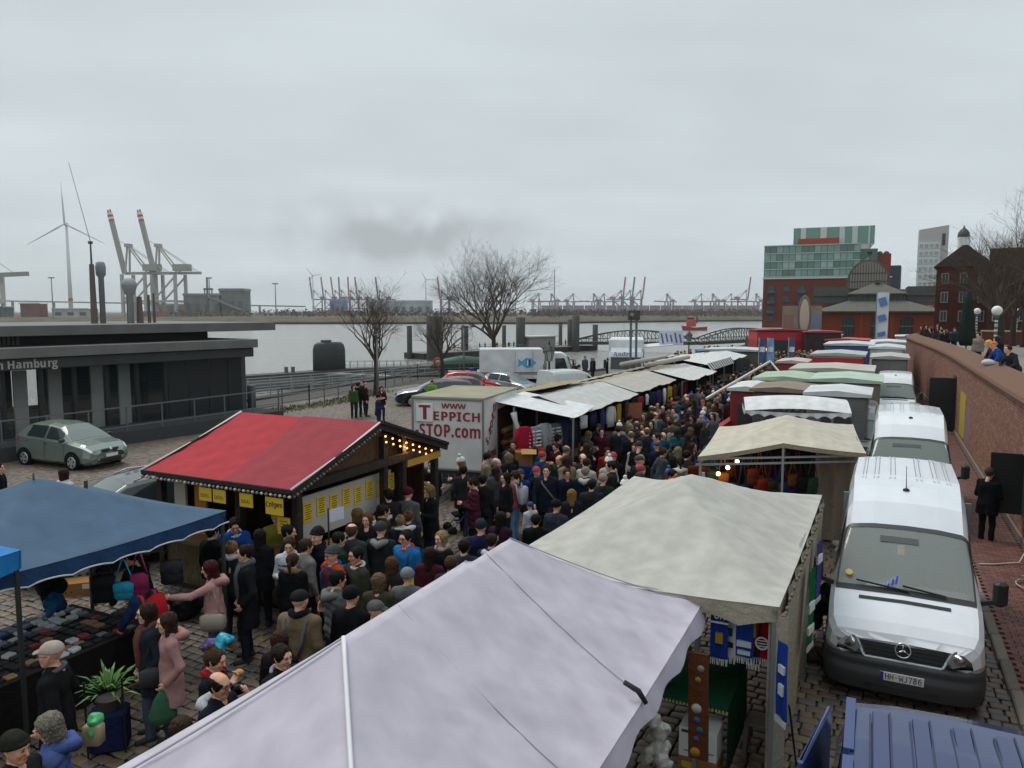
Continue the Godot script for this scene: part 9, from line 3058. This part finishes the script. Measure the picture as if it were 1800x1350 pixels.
	A.call(Vector3(0.706, 1.74, -21.086), 1.74, 150, {"coat": "c04a1f", "hair": "short", "hair_hex": "3b2a20"}, "person in a bright orange jacket before the awning of the carpet trailer")
	A.call(Vector3(0.927, 1.74, -21.378), 1.74, 170, {"coat": "20203a", "hair": "short", "hair_hex": "4a3a30"}, "person in dark indigo beside the bright orange jacket")
	A.call(Vector3(1.312, 1.8, -21.313), 1.8, 120, {"coat": "17181a", "hem": 0.66, "hair": "short", "hair_hex": "2b211b"}, "tall person in a long black coat by the hanging jumpers")
	A.call(Vector3(1.684, 1.74, -17.098), 1.74, 165, {"coat": "1e2536", "hair": "short", "hair_hex": "b9b0a4", "extras": [["downhood", "b9b8b2"]]}, "grey haired man with a pale hood, left back edge of the cream tent")
	A.call(Vector3(2.009, 1.7, -16.433), 1.7, 170, {"coat": "24302d", "hair": "beanie", "hair_hex": "9a8a84"}, "person in a taupe beanie and dark green jacket behind the cream tent")
	A.call(Vector3(1.695, 1.72, -15.836), 1.72, 175, {"coat": "2a2c31", "hair": "short", "hair_hex": "1d1714"}, "black haired man in charcoal behind the cream tent's left corner")
	A.call(Vector3(1.236, 1.62, -15.378), 1.62, 178, {"coat": "20242f", "female": true, "hair": "long", "hair_hex": "b58a4c"}, "woman with straight golden blond hair from behind, at the cream tent")
	A.call(Vector3(0.854, 1.66, -14.279), 1.66, 150, {"coat": "3c3f4d", "hair": "beanie", "hair_hex": "17181b"}, "person in a black beanie and slate jacket just left of the cream tent")
	A.call(Vector3(0.434, 1.62, -13.445), 1.62, 170, {"coat": "17181b", "hair": "short", "hair_hex": "1b1614"}, "person in black crouching between the tents, hair black")
	A.call(Vector3(2.344, 1.78, -17.559), 1.78, -100, {"coat": "222327", "hair": "short", "hair_hex": "1e1512", "wide": 1.1}, "broad dark haired man in a black leather jacket behind the cream tent")
	A.call(Vector3(3.23, 1.7, -18.754), 1.7, 178, {"coat": "1f2023", "female": true, "hair": "bob", "hair_hex": "b9b2a0", "hem": 0.7}, "woman with fluffy white blond hair from behind")
	A.call(Vector3(4.166, 1.82, -21.493), 1.82, -75, {"coat": "203c8a", "hair": "short", "hair_hex": "4a3120"}, "tall man in a royal blue jacket facing left")
	A.call(Vector3(4.149, 1.7, -18.384), 1.7, 170, {"coat": "c2bfb4", "female": true, "hair": "tail", "hair_hex": "2c201a", "extras": [["downhood", "cfccc2"]]}, "person in an off white hooded jacket at the beige tent's corner")
	A.call(Vector3(4.418, 1.7, -19.872), 1.7, 178, {"coat": "1d1d20", "female": true, "hair": "long", "hair_hex": "b7a07c"}, "ash blond woman behind the off white hooded jacket")
	A.call(Vector3(10.8, 1.87, -16.85), 1.76, 120, {"pose": "hold", "coat": "15171f", "hem": 0.7, "legs": "17171a", "hair": "short", "hair_hex": "5a5048", "lod": 0}, "man in dark clothes at the open cabinet in the brick wall")
	A.call(Vector3(-10.194, 1.72, -16.942), 1.72, 160, {"coat": "d0d3d8", "hem": 0.88, "hair": "bob", "hair_hex": "4a2620", "female": true, "puffy": true, "lod": 1, "extras": [["crossstrap", "2a2a2c"]]}, "woman in a white padded jacket behind the dark grey minivan")
	A.call(Vector3(-12.074, 1.75, -17.506), 1.75, 100, {"coat": "17181b", "hair": "short", "hair_hex": "3a2018", "lod": 1}, "person in black at the left edge before the silver green car")
	A.call(Vector3(-5.755, 1.78, -32.245), 1.78, 100, {"pose": "hold", "coat": "222d4a", "legs": "222d4a", "hair": "short", "hair_hex": "3a2a20", "lod": 1}, "man in navy blue overalls left of the carpet trailer")
	A.call(Vector3(-6.301, 1.7, -36.26), 1.7, 20, {"pose": "hold", "coat": "33191f", "female": true, "hair": "long", "hair_hex": "2a1a16", "lod": 1}, "woman in a dark red jacket by the quay railing")
	A.call(Vector3(-7.821, 1.7, -37.111), 1.7, 30, {"coat": "3a5a2c", "female": true, "hair": "bob", "hair_hex": "3a2a20", "lod": 1}, "person in a green jacket, leftmost of the group by the railing")
	A.call(Vector3(-7.71, 1.76, -37.671), 1.76, 170, {"coat": "1a1b1e", "hair": "short", "hair_hex": "2a211c", "lod": 1}, "person in black, second of the group by the railing")
	A.call(Vector3(-7.686, 1.78, -38.708), 1.78, -20, {"coat": "2a1f20", "hair": "short", "hair_hex": "6d5240", "lod": 1}, "person in dark brown, third of the group by the railing")
	A.call(Vector3(-7.335, 1.72, -37.792), 1.72, 90, {"coat": "201d1a", "hair": "cap", "hair_hex": "8a7a4a", "lod": 1, "extras": [["stripes", "9a8b3a"]]}, "firefighter like figure with yellow bands, rightmost of the group by the railing")
	A.call(Vector3(-2.785, 1.95, -51.36), 1.75, 170, {"pose": "lean", "coat": "263f86", "hair": "short", "hair_hex": "2a211c", "lod": 1}, "man in a blue jacket leaning on the railing by the green boat")
	A.call(Vector3(-4.219, 1.7, -39.92), 1.7, 0, {"pose": "browse", "coat": "6fae3a", "hair": "short", "hair_hex": "2a211c", "lod": 1}, "person in a lime green vest behind the dark estate car")
	A.call(Vector3(0.095, 2.35, -20.891), 1.72, 100, {"pose": "browse", "coat": "7f93b3", "hair": "short", "hair_hex": "2a211c", "lod": 1}, "man in a pale blue shirt inside the carpet trailer")
	A.call(Vector3(-4.258, 1.85, -13.41), 1.75, 20, {"pose": "browse", "coat": "8f8a35", "hair": "beanie", "hair_hex": "8f8a35", "lod": 1}, "food seller in olive yellow behind the hut's front counter")
	make_promenade_people()
	make_crowd()

func make_promenade_people() -> void:
	var row := [
		[32.3, 3.0, "1f4f9c", "c2622e", "lean", -100, "person with an orange cap in a bright blue jacket leaning on the wall", "cap"],
		[33.7, 3.0, "4a2a2c", "c79a3a", "lean", -110, "person in a mustard yellow beanie beside the bright blue jacket", "beanie"],
		[29.3, 3.0, "34353a", "5a2a28", "lean", -80, "person in a dark leather jacket lying over the wall with a white bag", "short"],
		[37.5, 3.5, "1c1d20", "1c1d20", "stand", 100, "person in black with a hood, left of the mustard beanie", "hood"],
		[43.0, 3.4, "8d847c", "3a221c", "stand", -60, "person in a pale grey coat by the closed parasol", "short"],
		[27.5, 4.6, "17181a", "3a2a22", "stand", 60, "person in black near the right edge of the promenade", "short"],
		[28.8, 5.2, "211b1a", "8c2a2a", "hold", -40, "person with a dark red beanie near the right edge of the promenade", "beanie"],
		[31.0, 5.4, "5d3a2e", "2a211c", "stand", 140, "person in a brown coat by the right edge of the promenade", "short"],
		[35.5, 6.5, "2b3550", "4a3a2a", "stand", 10, "person in a dark blue coat between the globe lamp and the wall", "bob"],
		[25.6, 3.9, "a39a90", "2a211c", "stand", 10, "person in a pale coat cut by the right edge of the view", "short"]]
	for i in row.size():
		var q = row[i]
		var at := st(wall_at(q[0]) + 0.95 + (0.0 if q[4] == "lean" else q[1] - 3.0), q[0], 2.5)
		person(q[6], at, q[5], 1.78, {"pose": q[4], "coat": q[2], "hair": q[7], "hair_hex": q[3], "lod": 1})
	var m := MB.new(true)
	m.ball(Vector3.ZERO, Vector3(0.22, 0.12, 0.16), 12)
	solo("white_bag", m, mt("d3d5d6", 0.7, 0.0, "cloth"), "white bag lying on the coping before the dark leather jacket", "bag", st(wall_at(30.2) + 0.3, 30.2, 3.58))
	var hues := ["1d1e22", "2a2427", "24303a", "3a2f2c", "4a2430", "33363c"]
	for i in 16:
		var s := 56.0 + i * 1.05
		var at := st(wall_at(s) + 1.1 + 0.5 * (i % 3), s, 2.5)
		person("person in %s at the far bend of the promenade wall, %s from the viewer" % [["black", "dark brown", "slate blue", "brown", "wine red", "grey"][i % 6], ORD[i]], at, -95 + 25 * (i % 3), 1.66 + 0.03 * (i % 5), {"pose": "lean" if i % 2 else "stand", "coat": hues[i % 6], "hair": ["short", "long", "beanie", "bob"][i % 4], "hair_hex": ["2a1f1a", "6a4a30", "5a2a2a", "1d1815"][i % 4], "lod": 2}, "people at the far bend of the promenade wall")
	for i in 14:
		var u := 0.2 + i * 0.055
		var p := Vector3(-20.5, -3.25, -158).lerp(Vector3(19.0, -3.25, -196), u)
		person("person in %s on the landing pontoon, %s from its left end" % [["red", "black", "dark blue", "brown"][i % 4], ORD[i]], p + Vector3(0.5 * (i % 3), 0, 0.6 * (i % 2)), 40 * i, 1.7, {"coat": ["8e2a2a", "1c1d20", "24304a", "4a3a30"][i % 4], "hair": "short", "hair_hex": "2a1f1a", "lod": 2}, "people waiting on the landing pontoon")

func make_crowd() -> void:
	rng.seed = 2024
	var coats := [["black", "17181b"], ["charcoal", "2c2e32"], ["navy", "1c2338"], ["slate grey", "4a4f55"], ["dark brown", "35281f"], ["olive", "3c3d2c"], ["burgundy", "4a1c26"], ["dark blue", "22386a"], ["pale grey", "85878a"], ["beige", "8c7d66"], ["red", "8a2128"], ["teal", "1f5560"], ["purple", "3b2a4e"], ["rust orange", "8a4422"], ["off white", "bdb9b0"], ["dark green", "1f3a2c"]]
	var hairs_ := [["short dark hair", "short", "241a15"], ["short brown hair", "short", "4a3223"], ["grey hair", "fringe", "8f8a83"], ["long brown hair", "long", "4b3122"], ["long blond hair", "long", "8f7248"], ["ginger hair", "bob", "7c4526"], ["a fair bob", "bob", "86704c"], ["a black beanie", "beanie", "17181b"], ["a grey beanie", "beanie", "74777a"], ["a red beanie", "beanie", "8c2a30"], ["a white bobble hat", "bobble", "d2d1cc"], ["a ponytail", "tail", "3a271c"], ["a hood up", "hood", "23262b"], ["a dark cap", "cap", "25262a"], ["a blue bobble hat", "bobble", "2f4d86"], ["a hair bun", "bun", "5a3d2a"]]
	var poses := ["stand", "pockets", "hold", "walk", "stand", "eat"]
	var used := {}
	var taken_at := []
	for c in get_children():
		if c.has_meta("category") and c.get_meta("category") == "person":
			taken_at.append(c.position)
	var placed := 0
	var s := 15.4
	var row := 0
	while s < 58.0 and placed < 196:
		var left := -8.15 if s > 19.0 else -9.0
		var right := -4.35
		if s > 15.0 and s < 20.0:
			right = -4.2
		if s > 22.0:
			right = -5.4
		if s > 28.0:
			right = -5.95
		var t := left + (0.33 if row % 2 else 0.0)
		while t < right and placed < 196:
			var at := st(t + rng.randf_range(-0.16, 0.16), s + rng.randf_range(-0.2, 0.2), 0.02)
			t += 0.66
			var free := rng.randf() > 0.14
			for p in taken_at:
				if Vector2(p.x - at.x, p.z - at.z).length() < 0.46:
					free = false
					break
			if not free:
				continue
			taken_at.append(at)
			var z := -at.z
			var zone := "by the carpet trailer's jumpers" if s < 21.5 else ("by the grey stall roof" if s < 27.0 else ("by the teal curtain stall" if s < 33.5 else ("beside the red counter" if s < 40.0 else ("by the striped valance" if s < 47.0 else "beside red banded trailer"))))
			var facing := 0 if rng.randf() < 0.5 else 1
			var ci := 0
			var hi := 0
			var label := ""
			for attempt in 60:
				ci = rng.randi() % coats.size() if rng.randf() < 0.55 else rng.randi() % 5
				hi = rng.randi() % hairs_.size() if rng.randf() < 0.6 else rng.randi() % 4
				label = "person in %s %s with %s, %s, %s" % [coats[ci][0], "jacket" if row % 2 else "coat", hairs_[hi][0].trim_prefix("a "), "from behind" if facing == 0 else "facing viewer", zone]
				if not used.has(label):
					break
			used[label] = true
			var fem: bool = hairs_[hi][1] in ["long", "bob", "tail", "bun", "bobble"]
			var yaw := (rad_to_deg(-YAW) * -1.0 + 180.0 if facing == 0 else rad_to_deg(YAW) * -0.0) + rng.randf_range(-55, 55)
			person(label, at, yaw, rng.randf_range(1.6, 1.84) - (0.06 if fem else 0.0), {"pose": poses[rng.randi() % 6] if z > 26.0 else ["stand", "hold", "walk"][rng.randi() % 3], "female": fem, "coat": coats[ci][1], "legs": ["1d2029", "23304a", "2a2826", "39424f"][rng.randi() % 4], "hem": 0.84 if row % 2 else 0.68, "hair": hairs_[hi][1], "hair_hex": hairs_[hi][2], "under": "5a3d2a", "skin": rng.randi() % 3, "lod": 1 if z < 24.0 else 2}, "visitors in the market lane")
			placed += 1
		s += 0.72
		row += 1
	var f := figure("stand", 0.7, false, 2)
	var at := []
	var ca := []
	var cb := []
	var cc := []
	var spots := [[58.0, 96.0, -9.5, -6.2, 170], [62.0, 84.0, -17.5, -12.0, 60], [70.0, 110.0, -12.0, -3.0, 110], [46.0, 58.0, -22.0, -17.0, 10]]
	for q in spots:
		for i in q[4]:
			var k := rng.randf_range(0.93, 1.04)
			at.append(Transform3D(Basis(Vector3.UP, rng.randf() * TAU).scaled(Vector3(k, k, k)), st(rng.randf_range(q[2], q[3]), rng.randf_range(q[0], q[1]), 0.0)))
			var c: Array = coats[rng.randi() % coats.size()] if rng.randf() < 0.6 else coats[rng.randi() % 5]
			ca.append(Color(c[1]).srgb_to_linear())
			cb.append(Color("d0997e").srgb_to_linear())
			cc.append(Color(["241a15", "4a3223", "8f8a83", "a98a5c", "17181b"][rng.randi() % 5]).srgb_to_linear())
	var crowd := thing("far_crowd", "dense far crowd filling the market lane towards the hall", "crowd")
	crowd.set_meta("kind", "stuff")
	multi(crowd, "coats", f.coat, mt("ffffff", 0.9), at, ca)
	multi(crowd, "bodies", f.body, mt("ffffff", 0.7), at, cb)
	multi(crowd, "trousers", f.legs, mt("ffffff", 0.9, 0.0), at, ca)
	var hat := []
	for x in at:
		hat.append(x * f.head)
	multi(crowd, "hair", hair_mesh("short", 0.028), mt("ffffff", 0.85), hat, cc)
